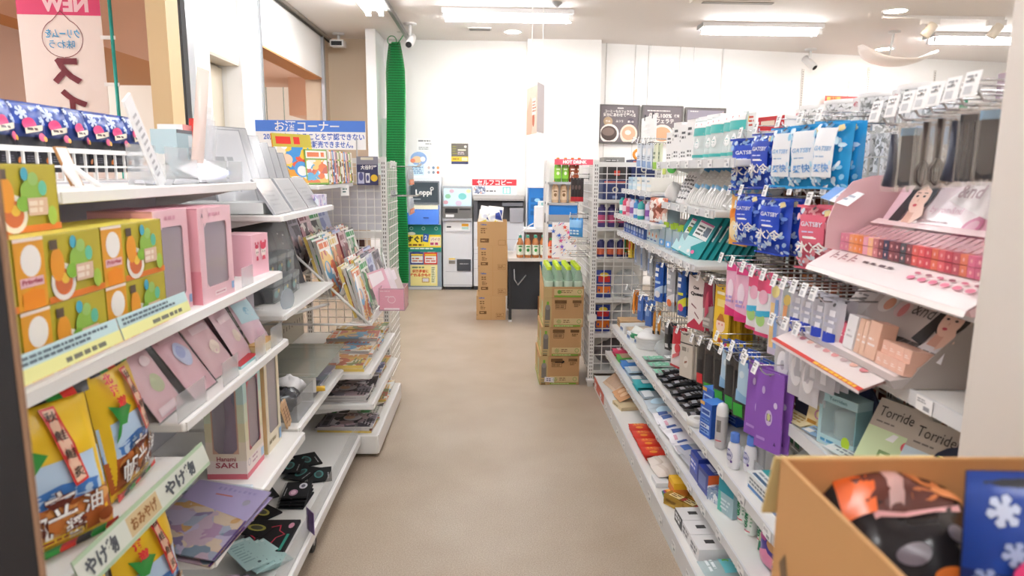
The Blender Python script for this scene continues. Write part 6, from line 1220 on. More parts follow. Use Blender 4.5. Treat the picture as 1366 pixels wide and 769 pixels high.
g = hang('maroon_pack', 'pack', .07, .2, .015, M('9a9490', .4), A(('p', [(-.5, .4), (.5, .5), (.4, .95), (-.4, .95)], '8a2440'), ('p', [(-.2, .2), (.2, .35), (.1, .8), (-.1, .7)], 'b84a60'), ('d', -.4, .05, .4, .25, 2, 'c9c4c0'))); bundle(g, 3, 941, 376, 'grey and maroon pack behind the cream cards', U1, .2)
g = hang('yellow_pack', 'pack', .095, .24, .01, M('e7bd34', .35), A(('e', -.02, .36, .3, .13, 'f3d9c6'), ('p', [(-.3, .42), (.26, .42), (.1, .54), (-.1, .54)], 'b8702a'), ('e', -.12, .37, .05, .02, 'e08a7a'), ('e', .1, .37, .05, .02, 'e08a7a'), ('r', -.3, .66, .3, .78, 'f0dc8a'), ('d', -.35, .84, .35, .92, 1, 'f6ecd0'), ('r', -.1, .07, .1, .14, 'c8502a')), card=True)
bundle(g, 5, 959, 382, 'yellow pack with a smiling drawn face', U1, .245)
def pinkbrush(c, b2, c3): return hang('pink_pack', 'pack', .07, .2, .014, M(c, .32), A(('p', [(-.5, .0), (.5, 0), (.5, .12), (-.5, .2)], 'd8387a'), ('e', 0, .5, .25, .2, b2), ('r', -.4, .85, .4, .97, 'e04a8a'), ('d', -.35, .25, .35, .4, 2, c3)))
g = pinkbrush('eeb9d2', 'f6e2ee', 'b9a0d8'); bundle(g, 3, 972, 352, 'pink floral pack, nearer the teal boxes', U1, .2); bundle(g, 2, 987, 358, 'pink floral pack beside the fruit pack', U1, .2)
g = hang('fruit_pack', 'pack', .075, .2, .014, M('f0eef2', .32), A(('r', -.5, .74, .5, 1, 'e2567e'), ('e', 0, .66, .3, .12, 'e8b4c8'), ('e', -.1, .28, .3, .12, 'a9d080'), ('p', [(-.5, .3), (.5, .36), (.5, .46), (-.5, .4)], '48b4d8'), ('r', -.5, 0, .5, .06, 'd84a7a'))); bundle(g, 3, 1002, 365, 'white and pink fruit printed pack', U1, .2); bundle(g, 2, 1015, 371, 'white and pink fruit printed pack nearer the entrance', U1, .2)
g = hang('pastel_pack', 'pack', .06, .24, .014, M('d9d0e4', .32), A(('r', -.3, .1, .05, .7, 'e9c88a'), ('r', .05, .1, .3, .75, '8aa8d8'), ('e', 0, .85, .3, .08, 'f0e29a'))); bundle(g, 2, 1030, 376, 'pastel pack with yellow and blue stripes', U1, .24)
g = hang('spoon_pack', 'pack', .07, .24, .014, clear('e0ecf2', .55, .12), A(('r', -.25, .1, -.02, .75, 'e8a878'), ('r', .02, .1, .25, .6, '4a86d0'), ('e', -.1, .82, .2, .07, 'e9d27a'))); bundle(g, 2, 1045, 384, 'clear pack with orange and blue handles', U1, .24)
g = hang('white_brush_pack', 'brush pack', .07, .25, .018, clear('e9e9f2', .6, .1), A(('r', -.14, .08, .14, .9, 'f0f0f6'), ('r', -.3, .42, .3, .66, '2f46b0'), ('d', -.3, .7, .3, .85, 2, 'b9bccc')))
for i, (px, py) in enumerate(((1058, 388), (1072, 393), (1086, 398), (1099, 403))): bundle(g, 3, px, py, 'white brush pack with dark blue block, %s bundle' % nth(i), U1, .25)
g = hang('tweezer_pack', 'pack', .08, .22, .012, clear('eceaf0', .6, .1), A(('e', 0, .35, .3, .2, 'f4f2f6'), ('r', -.35, .75, .35, .95, 'e3e1ea'), ('e', .0, .35, .1, .07, 'c9c6d0')))
for i, (px, py) in enumerate(((1042, 436), (1060, 442), (1076, 450))): bundle(g, 2, px, py, 'white rounded tool pack, %s on its row' % nth(i), U1, .2, .3)
# lower hooks
g = hang('orange_brush', 'brush', .03, .15, .012, M('e08a35', .4), A(('r', -.3, .0, .3, .15, 'f0ead8'))); bundle(g, 2, 842, 388, 'orange handled brush at the far end', U2, .15)
g = hang('blue_pouch', 'pouch', .06, .15, .016, M('4a74c0', .35), A(('r', -.3, .4, .3, .7, '7fa0d8'))); bundle(g, 2, 851, 396, 'blue pouch next to the orange brushes', U2, .15); bundle(g, 2, 862, 402, 'blue pouch nearer the wooden handles', U2, .15)
g = hang('wood_pick', 'tool', .022, .13, .012, M('d8923a', .4), A(('r', -.4, 0, .4, .15, '2a2624'))); bundle(g, 1, 869, 416, 'wooden handled tool with black tip, farther one', U2, .13); bundle(g, 1, 876, 416, 'wooden handled tool with black tip, nearer one', U2, .13)
g = hang('black_gadget', 'pack', .05, .14, .015, M('2c2d30', .4), A(('r', -.25, .1, .25, .25, 'd8d8da'), ('r', -.3, .6, .3, .9, '77787c'))); bundle(g, 2, 887, 432, 'black gadget pack with white label', U2, .14)
g = hang('red_pack', 'pack', .08, .2, .012, M('efe6e6', .35), A(('p', [(-.5, .55), (.5, .65), (.5, 1), (-.5, 1)], 'c0303c'), ('e', .1, .5, .25, .12, 'cf4a52'), ('r', -.5, 0, .5, .06, 'c0303c'), ('p', [(-.3, .2), (.3, .34), (.3, .44), (-.3, .3)], 'd8737a'))); bundle(g, 2, 899, 438, 'red and white printed pack', U2, .2)
g = hang('hairnet_pack', 'pack', .09, .21, .01, M('d6cdc0', .4), A(('r', -.5, .74, .5, .77, '4a443e'), ('d', -.35, .55, .35, .7, 1, '8a8276'), ('e', 0, .35, .2, .13, 'e6dfd4'), ('p', [(-.12, .3), (.1, .34), (.12, .38), (-.1, .36)], '9a6a54')), card=True); bundle(g, 4, 912, 446, 'beige card pack with dark line', U2, .21)
g = hang('red_tip_pack', 'pack', .06, .19, .014, clear('55504e', .6, .12), A(('r', -.3, .05, .3, .28, 'd8343a'), ('r', -.28, .3, .28, .6, '2a2828'))); bundle(g, 2, 932, 458, 'clear pack of black tool with red tip', U2, .19)
g = hang('green_tip_pack', 'pack', .075, .22, .014, clear('5a5654', .5, .12), A(('r', -.32, .04, .32, .26, '3aa03a'), ('r', -.3, .28, .3, .8, '2c2a2a')))
for i, (px, py) in enumerate(((943, 462), (957, 468), (972, 474), (984, 482))): bundle(g, 2, px, py, 'clear pack of black tool with green tip, %s bundle' % nth(i), U2, .22)
g = hang('light_blue_pack', 'pack', .065, .19, .014, M('bcd8ec', .3), A(('r', -.5, .8, .5, 1, '3a5ab8'), ('e', .1, .9, .3, .05, 'e6c83a'), ('e', -.2, .88, .12, .05, 'd8507a'), ('e', 0, .55, .2, .07, 'dcecf6'), ('p', [(-.5, 0), (.5, 0), (.5, .14), (-.5, .24)], '8fbce0')))
bundle(g, 3, 966, 456, 'light blue pack with bright top, nearest the yellow packs', U2, .19); bundle(g, 3, 987, 470, 'light blue pack with bright top, middle bundle', U2, .19); bundle(g, 3, 1003, 482, 'light blue pack with bright top, beside the purple cards', U2, .19)
g = hang('purple_card', 'card', .115, .25, .004, M('8a58b4', .4), A(('e', .02, .42, .13, .1, 'd0bce0'), ('r', -.06, .38, .1, .47, '6a4a8a'), ('e', .02, .43, .06, .05, 'c9d08a'), ('e', -.22, .75, .06, .05, 'c9b4dc'), ('e', .25, .6, .07, .04, 'd8c8e4'), ('d', -.4, .1, .1, .16, 1, 'b48fd0'), ('p', [(.25, .1), (.35, .1), (.3, .15)], '4a2a6a')), card=True)
bundle(g, 2, 1006, 488, 'purple card with small pictures, farther bundle', U2, .25, .4, .86); bundle(g, 2, 1022, 500, 'purple card with small pictures, nearer bundle', U2, .25, .4, .84)
for i, (px, py) in enumerate(((1042, 512), (1058, 520), (1060, 470), (1072, 480))): q = hookpt(px, py, .95); HK.put('bare display hook near the purple cards, %s from them' % nth(i), (1.1, q.y, q.z), RIGHT, None, (1, .75, 1))
# ---- wet wipe packs
def wipes(c, c2, c3, title, light=False):
    def art(s, w, h):
        r = random.Random(4)
        for i in range(64): s.ell(r.uniform(-w*.46, w*.46), h*r.choice((r.uniform(.05, .35), r.uniform(.7, .94), r.uniform(.05, .94))), w*r.uniform(.03, .1), h*r.uniform(.02, .05), M((c3, c2, 'dcebf8' if not light else 'e3f2fb')[i % 3], .3), 7, 1, r.uniform(0, 3))
        if light: s.rect(-w*.28, h*.18, w*.28, h*.9, M('f2f6fa', .3), 5); s.text('GATSBY', 0, h*.6, h*.07, M('8fb4d8', .3), w=w*.46, bold=.03); s.dashes(-w*.2, h*.46, w*.2, h*.5, 1, M('9ab8d8', .3)); s.text('爽快', 0, h*.32, h*.13, M('5a9ad8', .3), w=w*.46, bold=.01)
        else: s.rect(-w*.3, h*.42, w*.34, h*.86, M(c, .3), 5); s.text('GATSBY', .02*w, h*.72, h*.075, M('e6e9f6', .3), w=w*.56, bold=.03); s.rect(-w*.16, h*.5, w*.16, h*.535, WHITE, 3); s.text(title, 0, h*.36, h*.19, WHITE, w=w*.8, bold=.02); s.dashes(-w*.2, h*.58, w*.2, h*.62, 1, M('c9d0f0', .3))
        s.rect(-w*.5, h*.0, w*.5, h*.03, M(c, .3), 4); s.rect(-w*.5, h*.96, w*.5, h, M(c, .3), 4); s.pol([(w*.3, h*.84), (w*.45, h*.88), (w*.4, h*.95), (w*.28, h*.93)], M('e9d9a0', .3))
    return hang('wet_wipe_pack', 'wipe pack', .135, .185, .04, M(c, .22), art, .16, 3)
WD = wipes('2546b0', '9fc4ee', '4a78d8', '氷冷'); WL = wipes('2a9ad8', '8fd0f0', 'c9e8f8', '', True); WP = wipes('dc6a80', 'f0b4bc', 'e88a98', '氷冷')
bundle(WD, 1, 996, 186, 'dark blue wipe pack with crumpled side, farthest in its row', '', .185, .75, .92); bundle(WD, 1, 1017, 180, 'dark blue wipe pack with white characters, second in its row', '', .185, .3, .92)
bundle(WL, 2, 1048, 172, 'light blue wipe pack, third in the top row', '', .185, .35, .92, .035); bundle(WL, 1, 1078, 168, 'light blue wipe pack, fourth in the top row', '', .185, .45, .92); bundle(WL, 2, 1104, 164, 'light blue wipe pack, nearest in the top row', '', .185, .3, .92, .035)
g = hang('yellow_wipe_pack', 'wipe pack', .1, .19, .03, M('f0b04a', .3), A(('e', -.1, .3, .3, .2, 'f4e2b0'), ('r', .0, .1, .4, .7, 'd8c050'), ('e', .1, .75, .3, .1, 'f6efe0'), ('p', [(-.5, .5), (.0, .6), (-.1, .75), (-.5, .7)], 'e88a2a')), .15); bundle(g, 2, 981, 262, 'orange and yellow wipe pack under the dark blue one', '', .19, .4, .92)
WD2 = wipes('2a4cc0', 'a9c8f0', '6a90e0', '氷冷'); bundle(WD2, 1, 997, 262, 'blue wipe pack in the second row beside the yellow ones', '', .18, .35, .92); bundle(WD2, 2, 1030, 264, 'blue wipe pack in the second row, nearer bundle', '', .19, .35, .92, .05)
bundle(WP, 2, 1090, 276, 'pink wipe pack with white characters beside the lip display', '', .185, .35, .92, .05)
for i, (px, py) in enumerate(((1062, 262), (1075, 258), (1108, 262))): q = hookpt(px, py, .95); HK.put('bare hook over the pink wipe packs, %s along' % nth(i), (1.1, q.y, q.z), RIGHT, None, (1, .75, 1))
t = thing('price_card', 'slanted blue and white price card over the pink wipe packs', 'card', tuple(at(1112, 270, X=.9)), (-1.0, .2, RIGHT+.4)); b = B(); b.box(-.045, -.001, 0, .045, 0, .06, M('f4f5f8', .4)); s = front(b, -.001); s.rect(-.045, 0, -.015, .06, M('7fa4dc', .4)); s.dashes(-.01, .015, .04, .045, 2, M('b0bccc', .4)); b.make('card', t)
# ---- combs and kitchen tools
def tool_pack(kind, c):
    t = empty('tool_pack', 'tool pack'); b = B(); w, h = .05, .155; pouch(b, w, h, .014, clear('f2ece2', .12, .1), n=(5, 8), wr=.15, seed=kind); b.make('clear_bag', t)
    b = B(); m = M(c, .35)
    if kind == 0: b.box(-.017, -.004, .01, .012, .004, .12, m); [b.box(.012, -.002, .012+.004*i, .02, .002, .014+.004*i, m) for i in range(26)]; b.box(-.02, -.004, .118, .012, .004, .135, M('8fb4d0', .35))
    elif kind == 1: b.tube([(0, 0, .06), (0, 0, .14)], [.006, .008], m, 8); [b.tube([(0, 0, .065), (.016*math.cos(a), .008*math.sin(a), .04), (.014*math.cos(a), .008*math.sin(a), .015), (0, 0, .005)], .002, m, 5) for a in (0, 1.05, 2.1, 3.14, 4.2, 5.25)]
    elif kind == 2: [b.box(-.02+.009*i, -.003, .008, -.014+.009*i, .003, .13, m) for i in range(5)]; b.box(-.021, -.004, .12, .024, .004, .135, m)
    else: b.tube([(-.004, 0, .012), (.002, 0, .05), (.0, 0, .13)], [.014, .012, .007], m, 8)
    b.make('tool', t); return Row(t)
TPK = [tool_pack(0, '35363c'), tool_pack(1, '453a38'), tool_pack(2, '3c3e44'), tool_pack(3, '3a3f50')]
def lone(R_, k, px, py, X, lab, turn=.3, h=.155, n=2):
    q = at(px, py, X=X); HK.put('long hook holding the %s' % lab, (1.1, q.y, q.z), RIGHT, None, (1.25, (1.1-X)/.2, 1.25))
    for i in range(n): R_.put(lab if n == 1 else '%s, %s on its hook' % (lab, ('front one', 'one behind')[i]), (X+.02+.025*i, q.y, q.z-h+.003), (0, 0, RIGHT+turn))
lone(TPK[3], 3, 1183, 166, .9, 'clear bag of a dark rounded tool, farthest of the combs'); lone(TPK[0], 0, 1205, 160, .9, 'clear bag of a dark comb, second along', .5); lone(TPK[1], 1, 1226, 155, .9, 'clear bag of a small whisk beside the second comb', .6); lone(TPK[1], 1, 1245, 150, .9, 'clear bag of a dark whisk with round head', .6)
lone(TPK[3], 3, 1264, 146, .9, 'clear bag of a dark rounded tool beside the whisks', .5); lone(TPK[2], 2, 1287, 140, .9, 'clear bag of dark striped combs, wide bundle', .6); lone(TPK[0], 0, 1313, 134, .9, 'clear bag of a dark comb nearest the pillar', .5)
# ---- top shelf goods
Z7 = 1.502
t = thing('acrylic_sign', 'clear acrylic sign board clipped above the far shelves', 'sign', tuple(at(864, 190, X=.92)), RIGHT); b = B(); b.box(-.19, 0, 0, .19, .004, .15, M('eef0f0', .2)); s = front(b); s.dashes(-.12, .05, .1, .11, 3, M('d3d6d8', .4)); s.rect(-.002, 0, .002, .15, M('c9cccf', .4)); b.make('panel', t)
for u in (-.1, .1): B().tube([(u, .002, .13), (u, .002, .165)], .006, M('3a3a3c', .4)).make('clip', t)
g = hang('slim_pack', 'pack', .05, .15, .015, M('dfe6ee', .35), A(('r', -.3, .55, .3, .8, 'f4f6f8'), ('r', -.4, .05, .4, .3, '8fa8d0'), ('d', -.3, .35, .3, .5, 2, '9aa4b4'))); g2 = hang('slim_pack', 'pack', .05, .15, .015, M('e6ecd2', .35), A(('r', -.4, .05, .4, .3, '8ab84a'), ('d', -.3, .4, .3, .7, 2, '8a9a80')))
for i, (px, py) in enumerate(((850, 192), (857, 192), (864, 192), (871, 192))): bundle(g if i < 3 else g2, 2, px, py, ('white and blue slim pack, %s on the high hooks' % nth(i)) if i < 3 else 'white and green slim pack on the high hooks', '', .15, .35, .9)
plain_box('green_card', 'bright green printed card under the top shelf', 'card', tuple(at(893, 233, X=.93)), RIGHT+.3, .14, .004, .06, M('e9f0dc', .4), lambda s, b, w, d, h: (s.ell(.02, h*.5, .045, .024, M('3fb83a', .4)), s.rect(-w/2, 0, -w*.25, h, M('c9d86a', .4))))
FS = M('f1f1f1', .4)
for i in range(6): plain_box('white_pack', 'white printed pack on the far part of the top shelf, %s along' % nth(i), 'pack', (.905+.01*(i % 2), 3.52-.066*i, Z7), RIGHT+.25, .075, .06, .15+.02*(i % 3), FS, lambda s, b, w, d, h: (s.dashes(-w*.35, h*.1, w*.3, h*.3, 2, M('77797c', .5), 4), s.dashes(-w*.35, h*.6, w*.3, h*.85, 2, M('5a5c60', .5), 7)))
for i in range(3): plain_box('tall_white_pack', 'tall white pack with pink mark standing behind on the top shelf, %s along' % nth(i), 'pack', (1.0, 3.4-.13*i, Z7), RIGHT+.2, .12, .05, .21, FS, lambda s, b, w, d, h: (s.ell(w*.2, h*.35, w*.25, h*.06, M('f0a0b4', .4)), s.dashes(-w*.4, h*.6, w*.4, h*.9, 4, M('6a6c70', .5), 3)))
def tealcard():
    b = B(); w, h = .1, .21; s = pouch(b, w, h, .03, clear('e6f2f2', .6, .1), n=(6, 10), wr=.12, seed=2, seal=.05); s.rect(-w*.48, h*.62, w*.48, h*.82, M('48b4b0', .35), 4); s.rect(-w*.48, h*.08, w*.48, h*.15, M('48b4b0', .35), 4); s.rect(-w*.44, h*.82, w*.44, h*.97, M('f6f6f6', .35), 4); s.dashes(-w*.3, h*.85, w*.3, h*.95, 1, M('c85a60', .4)); s.ell(0, h*.42, w*.16, h*.13, M('f6fafa', .35)); s.dashes(-w*.1, h*.36, w*.1, h*.48, 2, M('5a8f90', .4)); return Row(proto(b.make('teal_pack'), 'pack'))
TC = tealcard()
for i in range(5): TC.put('teal and white header pack on the near part of the top shelf, %s along' % nth(i), (.91+.012*(i % 2), 3.03-.115*i, Z7), (-.05, .04*(i % 2), RIGHT+.3), None, (1, 1, .82))
t = thing('red_header_box', 'red topped box behind the dark blue wipes', 'box', (1.03, 2.56, Z7), RIGHT+.3); t.scale = (.9, 1, .68); b = B(); s = carton(b, .16, .06, .23, M('e9e6e4', .4)); s.rect(-.08, .15, .08, .23, M('c0282e', .4)); s.rect(-.08, .0, .08, .03, M('c0282e', .4)); s.dashes(-.06, .17, .06, .22, 1, M('f0d8c0', .4)); b.make('box', t)
plain_box('yellow_tag_box', 'white box with a small yellow corner beside the red topped one', 'box', (1.0, 2.7, Z7), RIGHT+.3, .08, .05, .18, M('f1f0ee', .4), lambda s, b, w, d, h: (s.rect(-w*.4, h*.82, 0, h*.95, M('f0c83a', .4)), s.dashes(0, h*.7, w*.4, h*.95, 3, M('c84a3a', .4))))
# ---- glove packs shelf
Z6 = 1.302
lump('tissue_roll', 'white crinkled roll pack at the far end of the glove shelf', (.93, 3.5, Z6), .042, M('efeeec', .5), None, (.9, .9, 1.15), 9, 'roll')
def glove(): 
    b = B(); w, h = .085, .2; s = pouch(b, w, h, .03, clear('f3f3f0', .7, .12), n=(6, 10), wr=.2, seed=7); s.rect(-w*.5, h*.42, w*.5, h*.5, M('6fb4e0', .35), 4); s.rect(-w*.45, h*.85, w*.45, h*.98, M('4a9ad0', .35), 4); s.dashes(-w*.3, h*.55, w*.3, h*.8, 3, M('d3d3d0', .4)); [s.ell(-w*.25+w*.16*k, h*.2, w*.06, h*.16, M('f8f8f6', .5)) for k in range(4)]; return Row(proto(b.make('glove_pack'), 'glove pack'))
GL = glove()
for i in range(6): GL.put('white glove pack with blue band leaning on the shelf, %s from the roll' % nth(i), (.93+.008*(i % 2), 3.21-.075*i, Z6), (-.4, .32, RIGHT+.35))
b = B(); w, h = .06, .16; s = pouch(b, w, h, .03, M('e9e8ea', .4), n=(6, 8), wr=.2, seed=4); s.dashes(-w*.4, h*.1, w*.4, h*.9, 7, M('55565c', .4), 3, .5); SGP = Row(proto(b.make('small_glove_pack'), 'glove pack'))
for i in range(3): SGP.put('white pack with black lettering between the roll and gloves, %s' % nth(i), (.93, 3.39-.05*i, Z6), (-.3, .25, RIGHT+.35))
for i in range(5): GL.put('white glove pack at the near end of the glove shelf, %s of the slanted row' % nth(i), (.95+.01*i, 2.82-.05*i, Z6+(.0 if i < 3 else .004)), (-.7, .45, RIGHT+.3))
# ---- far short shelves
g = None
for i in range(5): plain_box('pale_blue_pack', 'pale blue tissue pack on the upper far shelf, %s from the mesh' % nth(i), 'pack', (.87, 4.32-.13*i, 1.347), RIGHT, .11, .12, .075, M(('b9d6e8', 'c9dfe8', 'efe9dc', 'e8ecee', 'f0ede6')[i], .4), lambda s, b, w, d, h: (s.rect(-w*.5, h*.3, w*.5, h*.5, M('dfeaf0', .4)), s.dashes(-w*.4, h*.6, w*.4, h*.85, 1, M('8fa8bc', .4))))
cols_ = ('3fa0a0', '8a5aa8', 'd04a6a', 'e0b0c0', '4a8ac8', 'e06a8a', 'c8c0d8', 'b84a5a', '7fc0b0', 'd890b0')
SMB = [Row(can('small_bottle', 'bottle', c, c2, .1, .02)) for c, c2 in (('3fa8a4', 'e6f0f0'), ('d8d0e4', '8a5aa8'), ('d04a6a', 'f0d8e0'), ('4a8ac8', 'e6ecf4'), ('e3b8c4', 'c05a7a'))]
for i in range(12): SMB[i % 5].put('small coloured bottle on the short far shelf, %s from the mesh' % nth(i), (.835+.03*(i % 2), 4.36-.055*i, 1.192))
b = B(); s = pouch(b, .15, .13, .05, busy(('f0e6e0', 'c86a4a', 'e8b0a0', '8a4a3a', 'f6f0ea'), 30, .3), seal=.05, wr=.15); tag(b.make('print_pouch', None, (.87, 3.55, 1.192), (0, 0, RIGHT+.4)), 'large red and cream printed pouch at the near end of the bottle shelf', 'pouch')
# ---- tray shelf goods
Z4 = 1.08
BBX = [M(c, .35) for c in ('3a64b8', '5a7ac8', '2f5aa8')]
for i in range(8): plain_box('blue_case', 'small blue case in the far row of the tray shelf, %s from the mesh' % nth(i), 'case', (.85, 4.34-.075*i, Z4), RIGHT, .06, .14, .055, BBX[i % 3], lambda s, b, w, d, h: (s.rect(-w*.4, h*.5, w*.4, h*.9, M('c9d6ea', .35)), s.dashes(-w*.4, h*.1, w*.4, h*.35, 1, M('a9c0e8', .35))))
def floss():
    t = empty('floss_box', 'box'); b = B(); w, d, h = .075, .1, .11; s = carton(b, w, d, h, M('cfe6f2', .35), M('4a90d8', .35)); s.rect(-w*.5, h*.72, w*.5, h, M('3a86d0', .35)); s.ell(w*.05, h*.4, w*.28, h*.18, M('f0f4f6', .35)); s.ell(w*.05, h*.38, w*.12, h*.08, M('e88a4a', .35)); s.dashes(-w*.4, h*.08, w*.4, h*.22, 1, M('3a70b8', .35)); b.make('box', t); return Row(t)
FL = floss()
for j in range(2):
    for i in range(3): FL.put('pale blue floss box, %s in the %s layer on the tray shelf' % (nth(i), ('lower', 'upper')[j]), (.86, 3.7-.08*i, Z4+.112*j) if j == 0 else (.87, 3.7-.08*i, Z4+.112), RIGHT+.1)
def blister(): 
    t = empty('pick_case', 'case'); b = B(); w, d, h = .06, .05, .1; s = carton(b, w, d, h, clear('cfe4f4', .5, .08)); s.rect(-w*.45, h*.1, w*.45, h*.4, M('4a9ad8', .35)); s.ell(0, h*.25, w*.2, h*.09, M('f0f4f8', .35)); b.make('case', t); b = B(); [b.tube([(-.02+.01*k, .025, .06), (-.02+.012*k, .02, .125)], .0035, M('a9c83a', .4), 5) for k in range(5)]; b.make('picks', t); return Row(t)
BL = blister()
for i in range(6): BL.put('clear case of green tipped picks on the tray shelf, %s of the row' % nth(i), (.86+.03*(i % 2), 3.42-.065*i, Z4), RIGHT+.2)
def teal_box():
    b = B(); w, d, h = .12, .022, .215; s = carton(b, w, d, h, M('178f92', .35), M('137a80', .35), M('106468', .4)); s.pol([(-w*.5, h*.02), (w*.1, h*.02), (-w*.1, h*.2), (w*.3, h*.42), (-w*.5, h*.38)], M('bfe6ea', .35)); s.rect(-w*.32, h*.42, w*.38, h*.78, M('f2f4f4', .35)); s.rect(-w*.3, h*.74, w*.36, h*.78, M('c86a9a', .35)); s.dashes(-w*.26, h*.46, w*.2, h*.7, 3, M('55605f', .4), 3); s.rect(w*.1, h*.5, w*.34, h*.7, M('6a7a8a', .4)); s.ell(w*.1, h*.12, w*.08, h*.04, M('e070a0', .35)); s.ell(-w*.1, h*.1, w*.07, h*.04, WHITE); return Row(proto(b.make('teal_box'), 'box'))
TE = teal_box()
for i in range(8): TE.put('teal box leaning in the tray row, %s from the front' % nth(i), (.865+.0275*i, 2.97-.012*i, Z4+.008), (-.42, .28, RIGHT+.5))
TE.put('teal box leaning alone to the left of the teal row', (.865, 3.1, Z4+.008), (-.42, .28, RIGHT+.5))
# ---- third shelf goods
Z3 = .449
def on3(px, py): q = at(px, py, Z=Z3); return q
plain_box('beige_box', 'flat beige box at the far end of the third shelf', 'box', (.84, 4.36, Z3), RIGHT, .14, .2, .05, M('cda97f', .6), lambda s, b, w, d, h: s.dashes(-w*.4, h*.2, w*.4, h*.8, 2, M('8a6a44', .6)))
for i in range(4): plain_box('paper_pack', 'clear wrapped white pack beyond the bowls, %s from the mesh' % nth(i), 'pack', (.83+.02*(i % 2), 4.2-.11*i, Z3), RIGHT+.1, .1, .22, .05, M(('e9ecee', 'd6c6b0', 'eceff4', 'f0f0ee')[i], .35), lambda s, b, w, d, h: (s.rect(-w*.4, h*.2, w*.2, h*.7, M('b9c9d8', .4)), s.dashes(-w*.4, h*.2, w*.4, h*.8, 1, M('5a74a8', .4))))
def bowl():
    b = B(); b.lathe([(.045, 0), (.075, .035), (.085, .05), (.088, .05), (.078, .034), (.047, .004), (0, .004)], M('f6f6f5', .35), 26); return Row(proto(b.make('paper_bowl'), 'bowl'))
BW = bowl(); q = on3(858, 462)
for i in range(6): BW.put('white paper bowl in the upside down stack, %s from the shelf' % nth(i), (.93, 3.83, Z3+.05+.011*i), (PI, 0, .3*i))
b = B(); s = pouch(b, .12, .1, .05, M('eef2ee', .35), wr=.2, seed=2); s.pol([(-.05, .02), (.04, .03), (.05, .06), (-.04, .05)], M('3a9a6a', .4)); tag(b.make('green_pack', None, (.85, 3.93, Z3), (-.3, 0, RIGHT+.2)), 'white pack with green stripe before the bowl stack', 'pack')
lump('cup_stack', 'small clear cup pack beside the bowl stack', (.95, 3.62, Z3), .05, clear('eef2f4', .5, .1), None, (1, 1, .9), 8, 'cups')
def flatpack(name, cat, w, h, d, base, art, film=False):
    b = B(); s = pouch(b, w, h, d, base, n=(6, 10), wr=.12, seed=3, seal=.03); art(s, w, h); return Row(proto(b.make(name), cat))
LIE = -PI/2
ST = flatpack('straw_pack', 'pack', .07, .26, .018, clear('eaf0ee', .6, .1), A(('r', -.45, .02, .45, .3, '7fc8a8'), ('r', -.4, .36, .4, .44, 'f4f6f6'), ('d', -.4, .06, .4, .24, 2, 'f0f6f2'), ('r', -.3, .5, .3, .95, 'e3e6e8')))
for i in range(6): ST.put('white pack with mint band lying on the third shelf, %s from the bowls' % nth(i), (.82+.012*(i % 2), 3.55-.062*i, Z3+.011+.016*(i % 2)), (LIE, 0, RIGHT+.06*(i % 3)))
GRY = flatpack('cutlery_pack', 'cutlery pack', .06, .26, .016, clear('c9ccd0', .5, .1), A(('r', -.2, .05, .2, .9, 'e6e7ea'), ('e', 0, .12, .3, .08, 'f0f0f2'), ('d', -.3, .5, .3, .8, 3, '6a6c72')))
for i in range(6): GRY.put('clear pack of silvery cutlery behind the mint banded packs, %s' % nth(i), (.93, 3.42-.07*i, Z3+.012+.018*(i % 2)), (LIE+.1, 0, RIGHT+.1))
BKP = flatpack('black_cutlery_pack', 'cutlery pack', .055, .27, .022, M('232428', .18), A(('r', -.3, .04, .3, .12, '8a8c92'), ('d', -.35, .14, .35, .4, 4, '6f7178'), ('r', -.08, .45, .08, .92, '55575c'), ('p', [(-.45, .5), (.0, .62), (-.1, .7), (-.45, .6)], 'a9acb2')))
k = 0
for j, (x, z) in enumerate(((.815, 0), (.84, .024), (.93, .01), (.95, .034))):
    for i in range(7):
        BKP.put('glossy black cutlery pack, %s along in the %s' % (nth(i), ('front layer', 'front upper layer', 'rear layer', 'rear upper layer')[j]), (x-.0, 3.23-.092*i-.02*j, Z3+.013+z), (LIE+.03*(i % 3), .05, RIGHT+.12*((i+j) % 3)-.1)); k += 1
tag(B().lathe([(.04, 0), (.045, .004), (.045, .022), (.04, .026)], M('ecebe6', .4), 20).lathe([(.018, .0265), (0, .0266)], M('b9b5aa', .5), 14).make('tape_roll', None, (.835, 2.6, Z3), (0, 0, 0)), 'small white tape roll at the shelf lip before the blue boxes', 'tape')
def blue_box():
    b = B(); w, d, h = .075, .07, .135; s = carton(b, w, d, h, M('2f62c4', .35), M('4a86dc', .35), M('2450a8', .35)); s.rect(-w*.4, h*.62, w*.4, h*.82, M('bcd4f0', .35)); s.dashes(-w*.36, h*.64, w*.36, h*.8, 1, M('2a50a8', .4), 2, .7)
    for j in range(3): s.rect(-w*.4, h*(.08+.17*j), w*.4, h*(.2+.17*j), M(('8fb4e8', 'd8e6f6', '6a98dc')[j], .35)); s.dashes(-w*.36, h*(.1+.17*j), w*.36, h*(.18+.17*j), 1, M('2450a8', .4), j, .6)
    s.rect(-w*.5, h*.9, -w*.1, h, M('e8b45a', .35)); return Row(proto(b.make('blue_box'), 'box'))
BBR = blue_box()
for i, (x, y, lab) in enumerate(((.825, 2.48, 'blue medicine box at the shelf edge, shorter one in front'), (.87, 2.6, 'blue medicine box behind the front one'), (.97, 2.6, 'blue medicine box at the back against the black packs'))): BBR.put(lab, (x, y, Z3), RIGHT+.25, None, (1, 1, 1 if i == 0 else 1.12))
t = thing('spray_can', 'silver grey spray can with white domed cap by the blue boxes', 'spray can', (.85, 2.37, Z3)); r_ = .022
